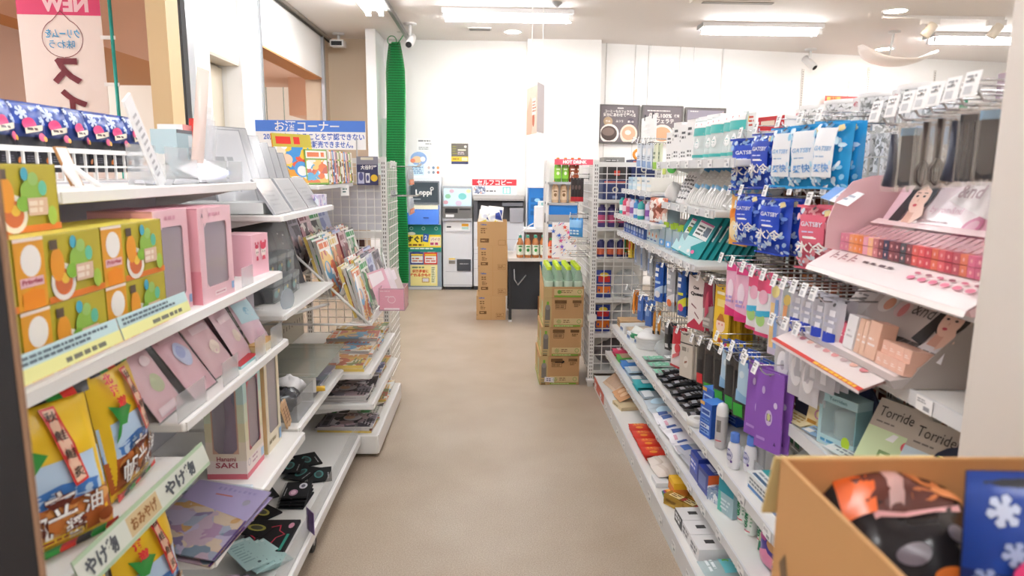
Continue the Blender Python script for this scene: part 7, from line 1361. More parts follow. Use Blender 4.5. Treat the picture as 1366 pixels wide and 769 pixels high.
b = B(); b.lathe([(r_*.95, 0), (r_, .005), (r_, .12), (r_*.96, .126)], M('c6c3c4', .3), 22); s = Surf(b, lambda u, v, k_: ((r_+k_)*math.sin(u/r_), -(r_+k_)*math.cos(u/r_), v), 4); s.text('T', -.018, .085, .014, M('6a6468', .4)); s.rect(-.026, .065, -.010, .11, M('77726f', .4), 4); s.rect(-.028, .03, -.006, .034, M('c0404a', .4), 3); b.make('can', t)
B().lathe([(r_*.97, .124), (r_*1.0, .128), (r_*.99, .15), (r_*.75, .165), (r_*.3, .171), (0, .172)], M('f4f3f2', .35), 22).make('cap', t)
def lotion():
    t = empty('lotion_bottle', 'bottle'); b = B(); b.lathe([(.021, 0), (.0235, .006), (.0245, .06), (.022, .085), (.013, .094), (.012, .096)], M('f1f0f4', .3), 22, 0, 0, 1, .75); s = Surf(b, lambda u, v, k_: ((.0245+k_)*math.sin(u/.0245), -(.0184+k_)*math.cos(u/.0245), v), 4); s.ell(-.004, .048, .013, .018, M('d9d9ea', .35)); s.text('BAN', -.004, .05, .01, M('3f4696', .4), w=.018, bold=.03); s.ring(-.004, .048, .0135, .0185, .0012, M('5a60a8', .4)); s.ell(.006, .028, .004, .005, M('6a4a9a', .4)); s.dashes(-.014, .064, .006, .072, 1, M('5a60a8', .4)); b.make('bottle_body', t)
    b = B(); b.lathe([(.0165, .094), (.0168, .1), (.016, .124), (.012, .127), (0, .127)], M('5a84d8', .35), 20, 0, 0, 1, .85); note(b.make('cap', t), 'blue cap'); return Row(t)
LO = lotion()
for i, (px, py) in enumerate(((978, 624), (1000, 629), (1011, 626))): q = on3(px, py); LO.put('white lotion bottle with blue cap, %s the spray can' % ('nearest', 'second from', 'third from')[i], (q.x, q.y, Z3), RIGHT+.5)
tag(B().box(-.16, 0, 0, .16, .003, .05, LIP).make('shelf_stop', None, (.885, 2.1, Z3), RIGHT), 'clear plastic stop behind the lotion bottles', 'stop')
t = thing('glove_carton', 'white and teal disposable glove box at the third shelf edge', 'box', (.835, 1.93, Z3), RIGHT+.05); b = B(); w, d, h = .24, .12, .055; s = carton(b, w, d, h, M('f2f4f4', .4), M('3fb0b4', .35)); s.rect(-w*.46, h*.1, w*.46, h*.3, M('4a7ab0', .4)); s.dashes(-w*.42, h*.4, w*.3, h*.85, 2, M('8a9094', .4), 4, .6); s.rect(w*.1, h*.35, w*.2, h*.85, M('55606a', .4)); s.rect(w*.28, h*.35, w*.4, h*.85, M('9ab0c0', .4)); st = face(b, (-w/2, 0, h+.0004), (1, 0, 0), (0, 1, 0)); st.rect(.0, .0, w, .045, M('f0f3f3', .4)); st.rect(.02, .006, .2, .018, M('4a6a8a', .4)); st.dashes(.02, .022, .22, .04, 1, M('9aa4ac', .4), 3); b.make('box', t)
b = B(); s = pouch(b, .14, .11, .03, M('d6d8d2', .3), wr=.3, seed=5); s.ell(.02, .06, .03, .022, M('c8643a', .4)); s.ell(-.03, .05, .02, .02, M('3a8a6a', .4)); tag(b.make('mask_pack', None, (.92, 1.93, Z3+.075), (-1.0, .2, RIGHT+.3)), 'crumpled clear pack on top of the teal glove box', 'pack')
plain_box('teal_wallet', 'teal pack standing at the back of the glove box', 'pack', (1.0, 1.95, Z3), RIGHT+.4, .1, .03, .12, M('2a8a8c', .4), lambda s, b, w, d, h: s.ell(0, h*.5, w*.3, h*.2, M('d87a4a', .4)))
# ---- second shelf goods
Z2 = .264
FP = lambda base, *ops: flatpack('flat_pack', 'pack', .13, .2, .02, M(base, .35), A(*ops))
far = [FP('d8406a', ('d', -.4, .1, .4, .5, 2, 'f6d8e0'), ('r', -.4, .6, .4, .9, 'c9a080')), FP('6ab85a', ('r', -.4, .1, .4, .5, 'c9a88a'), ('d', -.4, .6, .4, .9, 1, 'eaf4e0')), FP('4a86d0', ('d', -.4, .1, .4, .5, 1, 'e6eef8'), ('r', -.4, .6, .4, .9, 'b9d0ea')), FP('b9d0e4', ('r', -.4, .1, .4, .4, 'e6eef4'), ('d', -.4, .5, .4, .9, 2, '8fa8c0'))]
for i, nm in enumerate(('pink and red', 'green', 'blue', 'pale sky blue')):
    for k in range(2): far[i].put('%s flat pack lying at the far end of the second shelf, %s' % (nm, ('upper', 'lower')[k]), (.80, 4.32-.145*i, Z2+.032-.02*k), (LIE, 0, RIGHT))
tl = FP('2fa0a8', ('r', -.2, .2, .2, .5, 'f0f4f4'), ('d', -.4, .65, .4, .9, 1, '8fd0d4'))
for k in range(2): tl.put('teal flat pack with white square, %s of two' % ('upper', 'lower')[k], (.795, 3.62-.01*k, Z2+.032-.02*k), (LIE, 0, RIGHT), None, (1.2, 1, 1))
gr = FP('9aa6b0', ('r', -.4, .05, .4, .3, 'e6eaee'), ('d', -.4, .4, .4, .8, 3, '6a7884'))
for i in range(2): gr.put('grey flat pack beside the teal ones, %s' % ('farther', 'nearer')[i], (.80, (3.75, 3.48)[i], Z2+.014), (LIE, 0, RIGHT))
wb = flatpack('bin_bag_pack', 'pack', .15, .22, .035, clear('d9e6f0', .6, .12), A(('e', .0, .3, .3, .2, 'bcd8ea'), ('d', -.4, .6, .4, .9, 2, 'a0b4c4')))
for i in range(2): wb.put('clear pale blue bag pack on the second shelf, %s' % ('farther', 'nearer')[i], (.79, 3.30-.13*i, Z2+.02), (LIE+.1, 0, RIGHT+.1*i))
wp = flatpack('white_pack', 'pack', .14, .22, .04, M('eceaf0', .35), A(('r', -.4, .1, -.05, .3, '3f5a9a'), ('d', -.1, .4, .4, .9, 3, 'c9c6d0'), ('r', .1, .08, .4, .14, 'd8a0b4')))
for i in range(5): wp.put('white pack with blue mark lying on the second shelf, %s along' % nth(i), (.785, 3.1-.085*i, Z2+.022+.012*(i % 2)), (LIE+.06, .04, RIGHT+.08*(i % 3)-.05))
gp = flatpack('grey_pack', 'pack', .12, .26, .025, M('b9bac2', .3), A(('r', -.35, .06, .1, .2, '4a6ab0'), ('e', .2, .5, .25, .14, '55565e'), ('d', -.4, .3, .4, .42, 1, 'e6e6ec'), ('r', -.45, .75, .45, .95, '44454c')))
for i in range(6): gp.put('grey and black pack with blue label, %s in the second shelf pile' % nth(i), (.79+.012*(i % 2), 2.74-.032*i, Z2+.014+.012*(i % 3)), (LIE+.04, 0, RIGHT+.06*(i % 3)))
def rbox(name, lab, px, py, Zz, rot, w, d, h, base, top, art, X=None, side=None):
    q = at(px, py, Z=Zz); return plain_box(name, lab, 'box', (q.x, q.y, Zz), rot, w, d, h, M(base, .35), lambda s, b, w, d, h: (b.add([(-w/2, 0, h+.0003), (w/2, 0, h+.0003), (w/2, d, h+.0003), (-w/2, d, h+.0003)], [(0, 1, 2, 3)], M(top, .35)), art(s, w, h), b.add([(w/2+.0003, 0, 0), (w/2+.0003, d, 0), (w/2+.0003, d, h), (w/2+.0003, 0, h)], [(0, 1, 2, 3)], M(side, .35)) if side else None))
plain_box('dark_blue_box', 'dark blue and orange box on the second shelf, farther of two', 'box', (.80, 2.51, Z2), RIGHT, .1, .16, .095, M('2c3f96', .35), lambda s, b, w, d, h: (s.rect(-w*.4, h*.3, w*.4, h*.8, M('3f5ac0', .35)), s.dashes(-w*.4, h*.35, w*.4, h*.75, 2, M('e6e6f4', .4), 3), face(b, (-w/2, 0, h), (1, 0, 0), (0, 1, 0)).rect(.02, .09, .09, .15, M('e0602a', .35)).rect(.03, .1, .06, .14, M('f0c040', .35)).dashes(.02, .01, .09, .08, 2, M('d8dcf0', .4), 2)))
plain_box('dark_blue_box', 'dark blue box with orange end on the second shelf, nearer one', 'box', (.80, 2.395, Z2), RIGHT+.05, .105, .15, .085, M('2a3a8a', .35), lambda s, b, w, d, h: (s.rect(-w*.4, h*.2, w*.3, h*.8, M('6a7ab0', .4)), b.add([(w/2+.0004, 0, 0), (w/2+.0004, d, 0), (w/2+.0004, d, h), (w/2+.0004, 0, h)], [(0, 1, 2, 3)], M('d8622c', .35)), face(b, (-w/2, 0, h), (1, 0, 0), (0, 1, 0)).dashes(.01, .02, .095, .13, 4, M('c9d0ec', .4), 2)))
t = thing('green_tube', 'lime green tube standing on the second shelf', 'tube', (.86, 2.29, Z2)); B().lathe([(.017, 0), (.018, .004), (.018, .09), (.016, .094)], M('a9c83a', .35), 18).make('tube_body', t); B().lathe([(.0185, .085), (.0185, .115), (.016, .12), (0, .12)], M('8fb52a', .35), 18).make('cap', t)
plain_box('silver_pack', 'crinkled silver blue pack beside the lime tube', 'pack', (.81, 2.305, Z2), RIGHT+.4, .06, .06, .05, busy(('c9d6e4', '8fa4c0', 'eef2f6', '6a84b0'), 50, .25, False))
plain_box('clear_blue_box', 'tall clear box with teal blue top on the second shelf', 'box', (.825, 2.215, Z2), RIGHT+.3, .085, .07, .125, M('a9c6d0', .3), lambda s, b, w, d, h: (s.rect(-w*.5, h*.6, w*.5, h, M('2f9ab0', .35)), s.pol([(-w*.5, 0), (-w*.2, 0), (-w*.35, h*.6), (-w*.5, h*.6)], M('5ac0b0', .35)), s.dashes(-w*.3, h*.1, w*.4, h*.45, 3, M('e0eef2', .4)), b.add([(-w/2, 0, h+.0004), (w/2, 0, h+.0004), (w/2, d, h+.0004), (-w/2, d, h+.0004)], [(0, 1, 2, 3)], M('3aa4c4', .35))))
def gum():
    t = empty('mouthwash_bottle', 'bottle'); r_ = .021; b = B(); b.lathe([(r_*.9, 0), (r_, .006), (r_, .1), (r_*.9, .108)], M('eef3ee', .3), 20); s = Surf(b, lambda u, v, k_: ((r_+k_)*math.sin(u/r_), -(r_+k_)*math.cos(u/r_), v), 4); s.text('GUM', -.004, .05, .016, M('1f8a5a', .4), w=.05, rot=PI/2, bold=.06); s.rect(-.02, .012, .012, .016, M('d8506a', .4), 3); s.dashes(.01, .03, .018, .08, 4, M('9ac0a8', .4)); b.make('bottle_body', t)
    B().lathe([(r_*1.01, .1), (r_*1.01, .118), (r_*.95, .12)], M('1f9a68', .35), 20).make('collar', t); B().lathe([(r_*.97, .119), (r_*.97, .138), (r_*.7, .146), (0, .147)], M('f0f4f0', .35), 20).make('cap', t); return Row(t)
GU = gum(); rot_ = RIGHT+.4
for i, (px, py) in enumerate(((986, 696), (996, 712), (1006, 690), (1013, 724), (1022, 702))): q = at(px, py, Z=Z2); GU.put('white mouthwash bottle with green collar, %s in the cluster' % nth(i), (q.x+.015, q.y, Z2), rot_)
b = B(); s = pouch(b, .06, .15, .025, M('15795a', .25), n=(6, 10), seal=.05, wr=.05, seed=3); s.rect(-.02, .04, .02, .07, M('c9d8b0', .35), 3); s.text('GUM', 0, .1, .014, WHITE, w=.035); DG = Row(proto(b.make('paste_pouch'), 'pouch'))
for i, (px, py) in enumerate(((1014, 740), (1022, 755), (1033, 762))): q = at(px, py, Z=Z2); DG.put('dark green toothpaste pouch standing before the purple pack, %s' % ('farthest', 'middle', 'nearest')[i], (q.x+.015, q.y, Z2), (-.05, .03, RIGHT+.45))
b = B(); w, d, h = .13, .1, .14; s = pouch(b, w, h, .08, M('4a3f96', .28), n=(8, 10), seal=.04, wr=.06, seed=8); s.pol([(-.05, .02), (.0, .0), (.03, .05), (-.01, .08), (-.05, .06)], M('e68fb4', .35)); s.ell(.02, .1, .035, .018, M('c89a6a', .35)); s.rect(-.055, .1, -.02, .125, M('c05a9a', .35), 3); s.text('40', .03, .055, .02, WHITE); s.ell(.03, .03, .02, .015, M('7f74c8', .35)); tag(b.make('diaper_pack', None, (.865, 1.86, Z2), (0, 0, RIGHT+.35)), 'purple and pink pack on the second shelf beside the green pouches', 'pack')
# ---- bottom shelf goods
Z1 = .087
SOX = flatpack('sock_pack', 'sock pack', .06, .17, .022, M('c9b09a', .6), A(('r', -.45, .8, .45, .97, '8a8f98'), ('r', -.3, .1, .3, .7, 'b99c86')))
for i in range(4): SOX.put('beige sock pack leaning at the far end of the bottom shelf, %s' % nth(i), (.74+.01*i, 4.26-.045*i, Z1), (-.95, .15, RIGHT+.3))
INS = flatpack('insole_pack', 'insole pack', .08, .22, .018, M('c9966a', .6), A(('e', 0, .5, .32, .42, 'b07a54'), ('e', 0, .25, .2, .15, 'd8b08a')))
for i in range(2): INS.put('brown insole pack resting on the beige folder, %s' % ('farther', 'nearer')[i], (.75, 3.95-.07*i, Z1+.03), (-1.2, .2, RIGHT+.3))
plain_box('beige_folder', 'open beige paper folder lying on the bottom shelf', 'folder', (.74, 3.82, Z1), RIGHT+.2, .14, .22, .02, M('d9c6a0', .6), lambda s, b, w, d, h: s.dashes(-w*.3, h*.2, w*.3, h*.8, 1, M('8a7a5a', .5)))
RED = flatpack('red_envelope_pack', 'envelope pack', .1, .24, .012, M('d0352a', .3), A(('r', -.42, .08, -.05, .34, 'e06a3a'), ('d', -.4, .1, -.08, .3, 3, 'f0b45a'), ('r', -.4, .5, .4, .54, 'e8603a'), ('e', .2, .2, .14, .08, 'e89a3a'), ('d', -.35, .65, .35, .9, 2, 'b0261e')))
for i in range(4):
    for k in range(3): RED.put('glossy red envelope pack, %s pile from the folder, %s' % (nth(i), ('top', 'middle', 'bottom')[k]), (.73+.004*k, 3.4-.105*i, Z1+.040-.013*k), (LIE, 0, RIGHT+.03*(k-1)))
CR_ = flatpack('cream_pack', 'pack', .12, .2, .045, M('e4d9d0', .45), A(('p', [(-.5, .1), (.5, .2), (.5, .3), (-.5, .2)], 'd3c4b8'), ('r', -.3, .5, .3, .8, 'efe8e2')))
for i in range(2): CR_.put('cream soft pack on the bottom shelf, %s' % ('farther', 'nearer')[i], (.74, 2.98-.09*i, Z1+.025), (LIE+.08, 0, RIGHT+.1*i))
plain_box('grey_pad', 'dark grey flat pad box behind the yellow blocks', 'box', (.80, 2.82, Z1), RIGHT, .1, .2, .03, M('55585e', .5), lambda s, b, w, d, h: face(b, (-w/2, 0, h), (1, 0, 0), (0, 1, 0)).rect(.03, .04, .07, .08, M('a9b08a', .4)))
plain_box('white_note_pack', 'small white pack at the shelf lip before the grey pad', 'pack', (.725, 2.83, Z1), RIGHT, .09, .06, .02, M('eceef0', .4))
for i in range(2):
    for k in range(2): plain_box('yellow_block', 'yellow sponge block, %s in the %s layer' % (('farther', 'nearer')[i], ('lower', 'upper')[k]), 'block', (.765+.0*k, 2.715-.045*i, Z1+.028+.028*k), RIGHT, .042, .06, .027, M(('e08a3a', 'eab72e')[k], .6), lambda s, b, w, d, h: s.rect(-w*.5, 0, w*.5, h*.25, M('d8762a', .6)))
for i, c in enumerate(('5a9a6a', '5a74b0', '8a5aa0', 'd0503a', 'e0a03a')): plain_box('colour_pad', ('green', 'blue', 'violet', 'red', 'orange')[i]+' thin sponge sheet in the fanned pile under the yellow blocks', 'sheet', (.735+.006*i, 2.69-.008*i, Z1+.0055*i), RIGHT+.08*i-.1, .11, .12, .005, M(c, .6))
plain_box('pink_card', 'dark pink printed card behind the yellow blocks', 'card', (.86, 2.70, Z1), RIGHT+.1, .08, .05, .075, M('3a3234', .4), lambda s, b, w, d, h: (s.rect(-w*.5, h*.8, w*.5, h, M('d8507a', .4)), face(b, (-w/2, 0, h), (1, 0, 0), (0, 1, 0)).rect(.005, .005, .075, .045, M('c04a6a', .4)).dashes(.01, .01, .07, .04, 2, M('2a2224', .4))))
GD = M('c9a24a', .25, .5)
for i, (x, y, r_, z) in enumerate(((.75, 2.6, .6, 0), (.79, 2.545, .55, 0), (.85, 2.51, .5, 0))): plain_box('gold_box', 'small shiny gold box with dark label, %s from the yellow blocks' % nth(i), 'box', (x, y, Z1), RIGHT+r_, .1, .05, .045, GD, lambda s, b, w, d, h: (face(b, (-w/2, 0, h), (1, 0, 0), (0, 1, 0)).rect(.02, .008, .075, .042, M('e9d9a0', .4)).dashes(.025, .012, .07, .038, 2, M('5a3a1a', .4)).rect(.08, .01, .095, .04, M('b03a2a', .4)), s.dashes(-w*.4, h*.2, w*.4, h*.8, 1, M('7a5a1a', .4))))
def wbox(lab, y, x, black=False):
    plain_box('white_box', lab, 'box', (x, y, Z1), RIGHT+.02, .1, .22, .05, M('efeef0', .35), lambda s, b, w, d, h: (s.rect(-w*.5, 0, w*.5, h, M('2a2a2c', .4)) if black else None, s.dashes(-w*.4, h*.2, w*.4, h*.85, 2, M('e9e9e9' if black else '8a8a90', .4), 3, .7), face(b, (-w/2, 0, h), (1, 0, 0), (0, 1, 0)).dashes(.035, .03, .06, .08, 1, M('3a3a3c', .4), 2, .7).dashes(.02, .12, .06, .2, 3, M('b9b9be', .4), 5, .4)))
wbox('white box with bold black and white end, farthest of the white boxes', 2.46, .735, True); wbox('plain white box, second of the white boxes', 2.355, .735); wbox('plain white box next to the teal bag packs', 2.25, .735)
g45 = flatpack('bin_bag_pack', 'bag pack', .1, .23, .03, clear('cfe3e6', .6, .1), A(('r', -.42, .3, .42, .85, '6fc4cc'), ('t', '45', .12, .58, .22, 'f4fafa', .5), ('e', -.25, .4, .12, .05, '6ab83a'), ('d', -.4, .08, .4, .22, 2, 'eaf2f4'), ('d', -.4, .65, -.1, .8, 2, 'e3f2f4')))
for i in range(2): g45.put('teal bin bag pack with big white number, %s the white boxes' % ('next to', 'second from')[i], (.725, 2.13-.105*i, Z1+.018), (LIE+.03, 0, RIGHT+.03))
plain_box('sheet_pack', 'white clear wrapped pack with dark emblem, nearest on the bottom shelf', 'pack', (.73, 1.91, Z1), RIGHT, .13, .22, .045, M('eeeff0', .3), lambda s, b, w, d, h: (face(b, (-w/2, 0, h), (1, 0, 0), (0, 1, 0)).ell(.03, .05, .018, .018, M('4a4d52', .4)).dashes(.06, .03, .12, .18, 5, M('c6c9cd', .4)), s.dashes(-w*.4, h*.2, w*.4, h*.8, 2, M('b9bcc0', .4))))
# ---- cosmetics displays near the pillar
C1 = rshelf('narrow white cosmetics shelf under the grey ampersand display', .92, 1.15, 2.0, .985, .025, 2, False, 21)
rshelf('white shelf carrying the skincare boxes', .91, 1.15, 2.06, .70, .03, 1, False, 22)
rshelf('white shelf under the pink lip tint display', .93, 1.15, 1.83, 1.195, .02, 0, False, 23)
tag(B().box(0, -.22, 0, .012, .22, .19, M('b9b1a6', .5)).make('divider_board', None, (1.06, 1.40, .987)), 'plain grey board behind the empty end of the cosmetics shelf', 'board')
def model(s, u, v, k, hair, skin, cloth, tilt=0):
    """an advertising portrait: head, hair, hand and shoulder printed flat"""
    H, S, C_ = M(hair, .4), M(skin, .4), M(cloth, .4); S2 = M('d9a894', .4)
    s.ell(u+.0, v+.02*k, .062*k, .075*k, H, 20, rot=.3); s.pol([(u-.06*k, v+.02*k), (u-.085*k, v-.09*k), (u-.03*k, v-.1*k), (u-.02*k, v)], H); s.pol([(u-.05*k, v-.13*k), (u+.09*k, v-.13*k), (u+.05*k, v-.06*k), (u-.0*k, v-.055*k)], C_); s.pol([(u-.015*k, v-.09*k), (u+.03*k, v-.09*k), (u+.025*k, v-.03*k), (u-.01*k, v-.03*k)], S2)
    s.ell(u+.005*k, v, .04*k, .054*k, S, 20, rot=.15); s.pol([(u-.04*k, v+.05*k), (u-.035*k, v+.02*k), (u+.0*k, v+.045*k), (u+.05*k, v+.02*k), (u+.05*k, v+.06*k), (u, v+.08*k)], H)
    for a in (-.015, .02): s.ell(u+a*k, v+.005*k, .007*k, .004*k, M('3a2a28', .4), 8); s.rect(u+(a-.009)*k, v+.015*k, u+(a+.009)*k, v+.018*k, M('6a4a40', .4))
    s.ell(u+.004*k, v-.01*k, .003*k, .006*k, S2, 8); s.ell(u+.004*k, v-.028*k, .01*k, .005*k, M('c8505a', .4), 10); s.pol([(u+.03*k, v-.1*k), (u+.075*k, v-.06*k), (u+.045*k, v-.02*k), (u+.025*k, v-.05*k)], S)
t = thing('lip_tint_display', 'pink lip tint display tray with a printed portrait header', 'display', (.885, 1.48, 1.197), RIGHT); W_ = .6; PKD = M('ecc9cd', .4); b = B()
vs = lambda a: [(-W_/2+.0, *p) for p in a]+[(W_/2-.0, *p) for p in a]
prof = [(-.02, .0), (-.025, .012), (.05, .055), (.05, .07), (.19, .14), (.19, 0)]; n = len(prof); pts = [(-W_/2, y, z) for y, z in prof]+[(W_/2, y, z) for y, z in prof]
b.add(pts, [(i, i+n, (i+1) % n+n, (i+1) % n) for i in range(n)]+[tuple(range(n)), tuple(range(2*n-1, n-1, -1))], PKD)
b.make('tray', t)
b = B(); pl = face(b, (-W_/2-.03, -.03, .012), (1, 0, 0), (0, .075, .045)); L_ = math.hypot(.08, .048); w0 = W_+.03
b.add([(-W_/2-.03, -.035, .0), (W_/2, -.035, .0), (W_/2, -.03, .012), (-W_/2-.03, -.03, .012)], [(0, 1, 2, 3)], M('f6efee', .4)); pl.rect(0, 0, w0, L_, M('f3e8e8', .35))
for i in range(3): u = .04+.045*i; pl.rect(u, .045, u+.006, .075, M('b07a80', .4)); pl.rect(u+.012, .05, u+.03, .054, M('c08a90', .4)); pl.rect(u+.01, .06, u+.024, .064, M('8a6068', .4))
for i in range(4): pl.dashes(.19+.035*i, .05, .215+.035*i, .065, 1, M('6a5a60', .4), i)
for i in range(7): pl.ell(.4+.037*i, .045-.0*i, .012, .007, M('d87a94', .4)); pl.ell(.4+.037*i, .062, .01, .004, M(('c86a84', '9a5a6a')[i % 2], .4), 10)
b.make('front_plate', t)
b = B(); hx0, hx1 = -W_/2+.035, W_/2; o_ = (hx0, .115, .118); pl = face(b, o_, (1, 0, 0), (0, .075, .125)); Lh = .165; w0 = hx1-hx0; pl.rect(0, 0, w0, Lh, M('f1e2e8', .2)); HB = M('e9ccd6', .3)
b.add([(hx0, .116, .117), (hx1, .116, .117), (hx1, .202, .26), (hx0, .202, .26)], [(3, 2, 1, 0)], HB); b.add([(hx0, .116, .117), (hx0, .202, .26), (hx0, .2, .117)], [(0, 1, 2)], HB)
for p, c in (([(0, .0), (.1, 0), (.13, .06), (.0, .13)], 'f3d0dc'), ([(.28, 0), (.42, .0), (.4, .05), (.33, .06)], 'e8b0c4'), ([(.3, .15), (.4, .1), (.45, .165), (.32, .165)], 'ecc4d2'), ([(.43, .04), (.6, .0), (.6, .165), (.5, .165)], 'f0cfda'), ([(.46, .06), (.56, .04), (.58, .1), (.48, .11)], 'e9b4c6'), ([(.0, .1), (.03, .165), (.0, .165)], 'e39ab4'), ([(.2, .09), (.4, .04), (.44, .1), (.25, .155)], 'faf4f6')): pl.pol(p, M(c, .2))
pl.text('&nd', .26, .115, .035, M('b9a0a8', .3)); pl.text('by rom&nd', .22, .062, .022, M('d0a0b4', .3), bold=0); pl.dashes(.15, .03, .25, .036, 1, M('b99aa4', .4), 2); pl.ell(.33, .03, .03, .022, M('dc8ab0', .25), rot=.6); pl.ell(.33, .03, .02, .013, M('f2c4d8', .25), rot=.6); pl.ell(.47, .1, .02, .012, M('d48a9c', .3)); pl.ell(.54, .12, .018, .014, M('c9707e', .3)); pl.ell(.55, .05, .018, .01, M('e6a0b4', .3)); pl.text('A', .43, .02, .014, M('b9a8ae', .4))
model(pl, .1, .09, .78, '2d2a30', 'f0cdbd', 'f6eef0'); b.make('header_board', t)
b = B(); out = [(.0, .06), (.0, .13), (.02, .19), (.06, .235), (.11, .25), (.2, .255), (.19, .05), (.06, .05)]; vv = [(-W_/2-.002, y, z) for y, z in out]+[(-W_/2+.002, y, z) for y, z in out]; n = len(out); b.add(vv, [tuple(range(n-1, -1, -1)), tuple(range(n, 2*n))]+[(i, (i+1) % n, (i+1) % n+n, i+n) for i in range(n)], M('dfb9be', .4))
wing = face(b, (-W_/2-.02, .13, .07), (1, 0, 0), (0, .1, .19)); wing.pol([(0, .02), (.0, .1), (.015, .155), (.045, .19), (.1, .2), (.085, .0), (.02, 0)], M('dfbdc0', .4)); wing.text('SMALL HAPPINESS', .055, .09, .014, M('8a5a64', .4), w=.14, rot=1.32, bold=.03); b.make('side_wing', t)
b = B(); sl = face(b, (-W_/2+.02, .052, .098), (1, 0, 0), (0, .085, .042))
SLN = 22
for i in range(SLN):
    u = (W_-.04)*i/SLN; sl.rect(u+.003, 0, u+(W_-.04)/SLN-.003, .055, M('b98a90', .5)); 
sl.rect(0, .06, W_-.04, .085, M('f0d3d6', .4))
b.make('slot_insert', t)
LT = ['e08aa4', 'd9869c', 'e89a70', 'ea8f55', 'e4804a', 'e8a0b8', 'f0b890', 'c87a80', '8a4a50', '3c3f5a', '84484e', '74404a', '4c4c54', '80444c', 'd4605a', 'd85a60', 'c84a58', 'd87058', 'd4646c', 'b84a58', 'b85a66', 'd87a60', 'd4708c', 'c86a84', 'd8826a', 'cc6a80']
LTB = {}
for j in range(2):
    for i in range(26):
        c = LT[i]
        if c not in LTB:
            b = B(); b.box(-.0105, 0, 0, .0105, .06, .021, M(c, .35)); s = front(b); s.ell(0, .0105, .003, .004, M('e8b4b4', .4), 8); LTB[c] = Row(proto(b.make('lip_tint_box'), 'lip tint box'))
        u = -W_/2+.02+.0222*i; p = Vector((u, .035+.0*j, .058+.0225*j)); w_ = Vector((.885+p.y, 1.48-p.x, 1.197+p.z))
        n_ = 'twenty-' if i > 19 else ''; LTB[c].put('small lip tint box in the %s row, %s from the far end of the tray' % (('lower', 'upper')[j], (nth(i) if i < 20 else n_+nth(i-20))), tuple(w_), RIGHT)
t = thing('blush_display', 'grey ampersand cosmetics display with a dark haired portrait header', 'display', (.90, 1.64, .987), RIGHT); t.scale = (1, 1, .92); W_ = .46; GD_ = M('b8b0ae', .4); b = B()
prof = [(-.02, 0), (-.03, .02), (.03, .03), (.03, .05), (.18, .13), (.19, .0)]; n = len(prof); pts = [(-W_/2, y, z) for y, z in prof]+[(W_/2, y, z) for y, z in prof]; b.add(pts, [(i, i+n, (i+1) % n+n, (i+1) % n) for i in range(n)]+[tuple(range(n)), tuple(range(2*n-1, n-1, -1))], GD_); sl = face(b, (-W_/2+.01, .03, .0505), (1, 0, 0), (0, .15, .08))
for i in range(16): u = (W_-.02)*i/16; sl.rect(u+.003, .02, u+(W_-.02)/16-.002, .12, M('77706e', .5))
b.make('tray', t)
b = B(); pl = face(b, (-W_/2-.04, -.085, -.012), (1, 0, 0), (0, .1, .045)); b.add([(-W_/2-.04, -.085, -.02), (W_/2-.02, -.085, -.02), (W_/2-.02, -.085, -.012), (-W_/2-.04, -.085, -.012)], [(0, 1, 2, 3)], M('e9dfdf', .4)); b.add([(-W_/2-.04, -.085, -.0165), (W_/2-.02, -.085, -.0165), (W_/2-.02, .02, .029), (-W_/2-.04, .02, .029)], [(3, 2, 1, 0)], M('c9a09a', .4)); pl.rect(0, 0, W_+.02, .11, M('ede2e0', .3)); pl.rect(0, 0, W_+.02, .012, M('c8382c', .35)); pl.dashes(W_*.55, .001, W_, .011, 1, M('f0c040', .4), 2, .8); r = random.Random(3)
for i in range(9): pl.ell(.04+.045*i, .06, .014, .01, M(r.choice(('e3a0a0', 'd88a90', 'e8b8a8', 'c9b0b0')), .4))
b.make('front_leaf', t)
b = B(); pl = face(b, (-W_/2, .085, .085), (1, 0, 0), (0, .085, .115)); pl.rect(0, 0, W_, .155, M('cfc3bd', .22)); b.add([(-W_/2, .086, .084), (W_/2, .086, .084), (W_/2, .172, .2), (-W_/2, .172, .2)], [(3, 2, 1, 0)], GD_); pl.rect(0, .0, .1, .155, M('dcd5d0', .22)); pl.dashes(.015, .05, .09, .14, 5, M('8a807c', .4), 4, .35); pl.rect(.02, .02, .035, .04, M('c06a6a', .4)); pl.ell(.16, .08, .035, .035, M('e6dcd6', .25)); pl.ell(.17, .075, .02, .02, M('e9a98a', .25)); pl.ell(.23, .075, .03, .03, M('dcc0bc', .25)); pl.ell(.235, .07, .014, .022, M('d88a88', .25)); pl.text('&nd', .305, .085, .035, M('5a504c', .3), bold=0)
model(pl, .405, .08, .82, '2a2422', 'e9c4b0', 'e4e0e2'); b.make('header_board', t)
b = B(); b.add([(W_/2, .0, 0), (W_/2, .2, 0), (W_/2, .2, .2), (W_/2, .172, .2), (W_/2, .03, .05), (W_/2+.002, .0, 0), (W_/2+.002, .2, 0), (W_/2+.002, .2, .2), (W_/2+.002, .172, .2), (W_/2+.002, .03, .05)], [(0, 4, 3, 2, 1), (5, 6, 7, 8, 9), (0, 5, 9, 4), (4, 9, 8, 3)], M('aba29c', .4)); b.make('side_panel', t)
BX = {}
def cbox(u, y, z, w, d, h, c, lab):
    k = (w, h, c)
    if k not in BX:
        b = B(); s = carton(b, w, d, h, M(c, .4)); s.dashes(-w*.3, h*.3, w*.3, h*.6, 2, M('f4e6e2' if c != 'f2f1f3' else 'c9c6ca', .4), 2, .4); BX[k] = Row(proto(b.make('makeup_box'), 'makeup box'))
    BX[k].put(lab, (.90+y, 1.64-u, .987+z*.92), (-.15, 0, RIGHT))
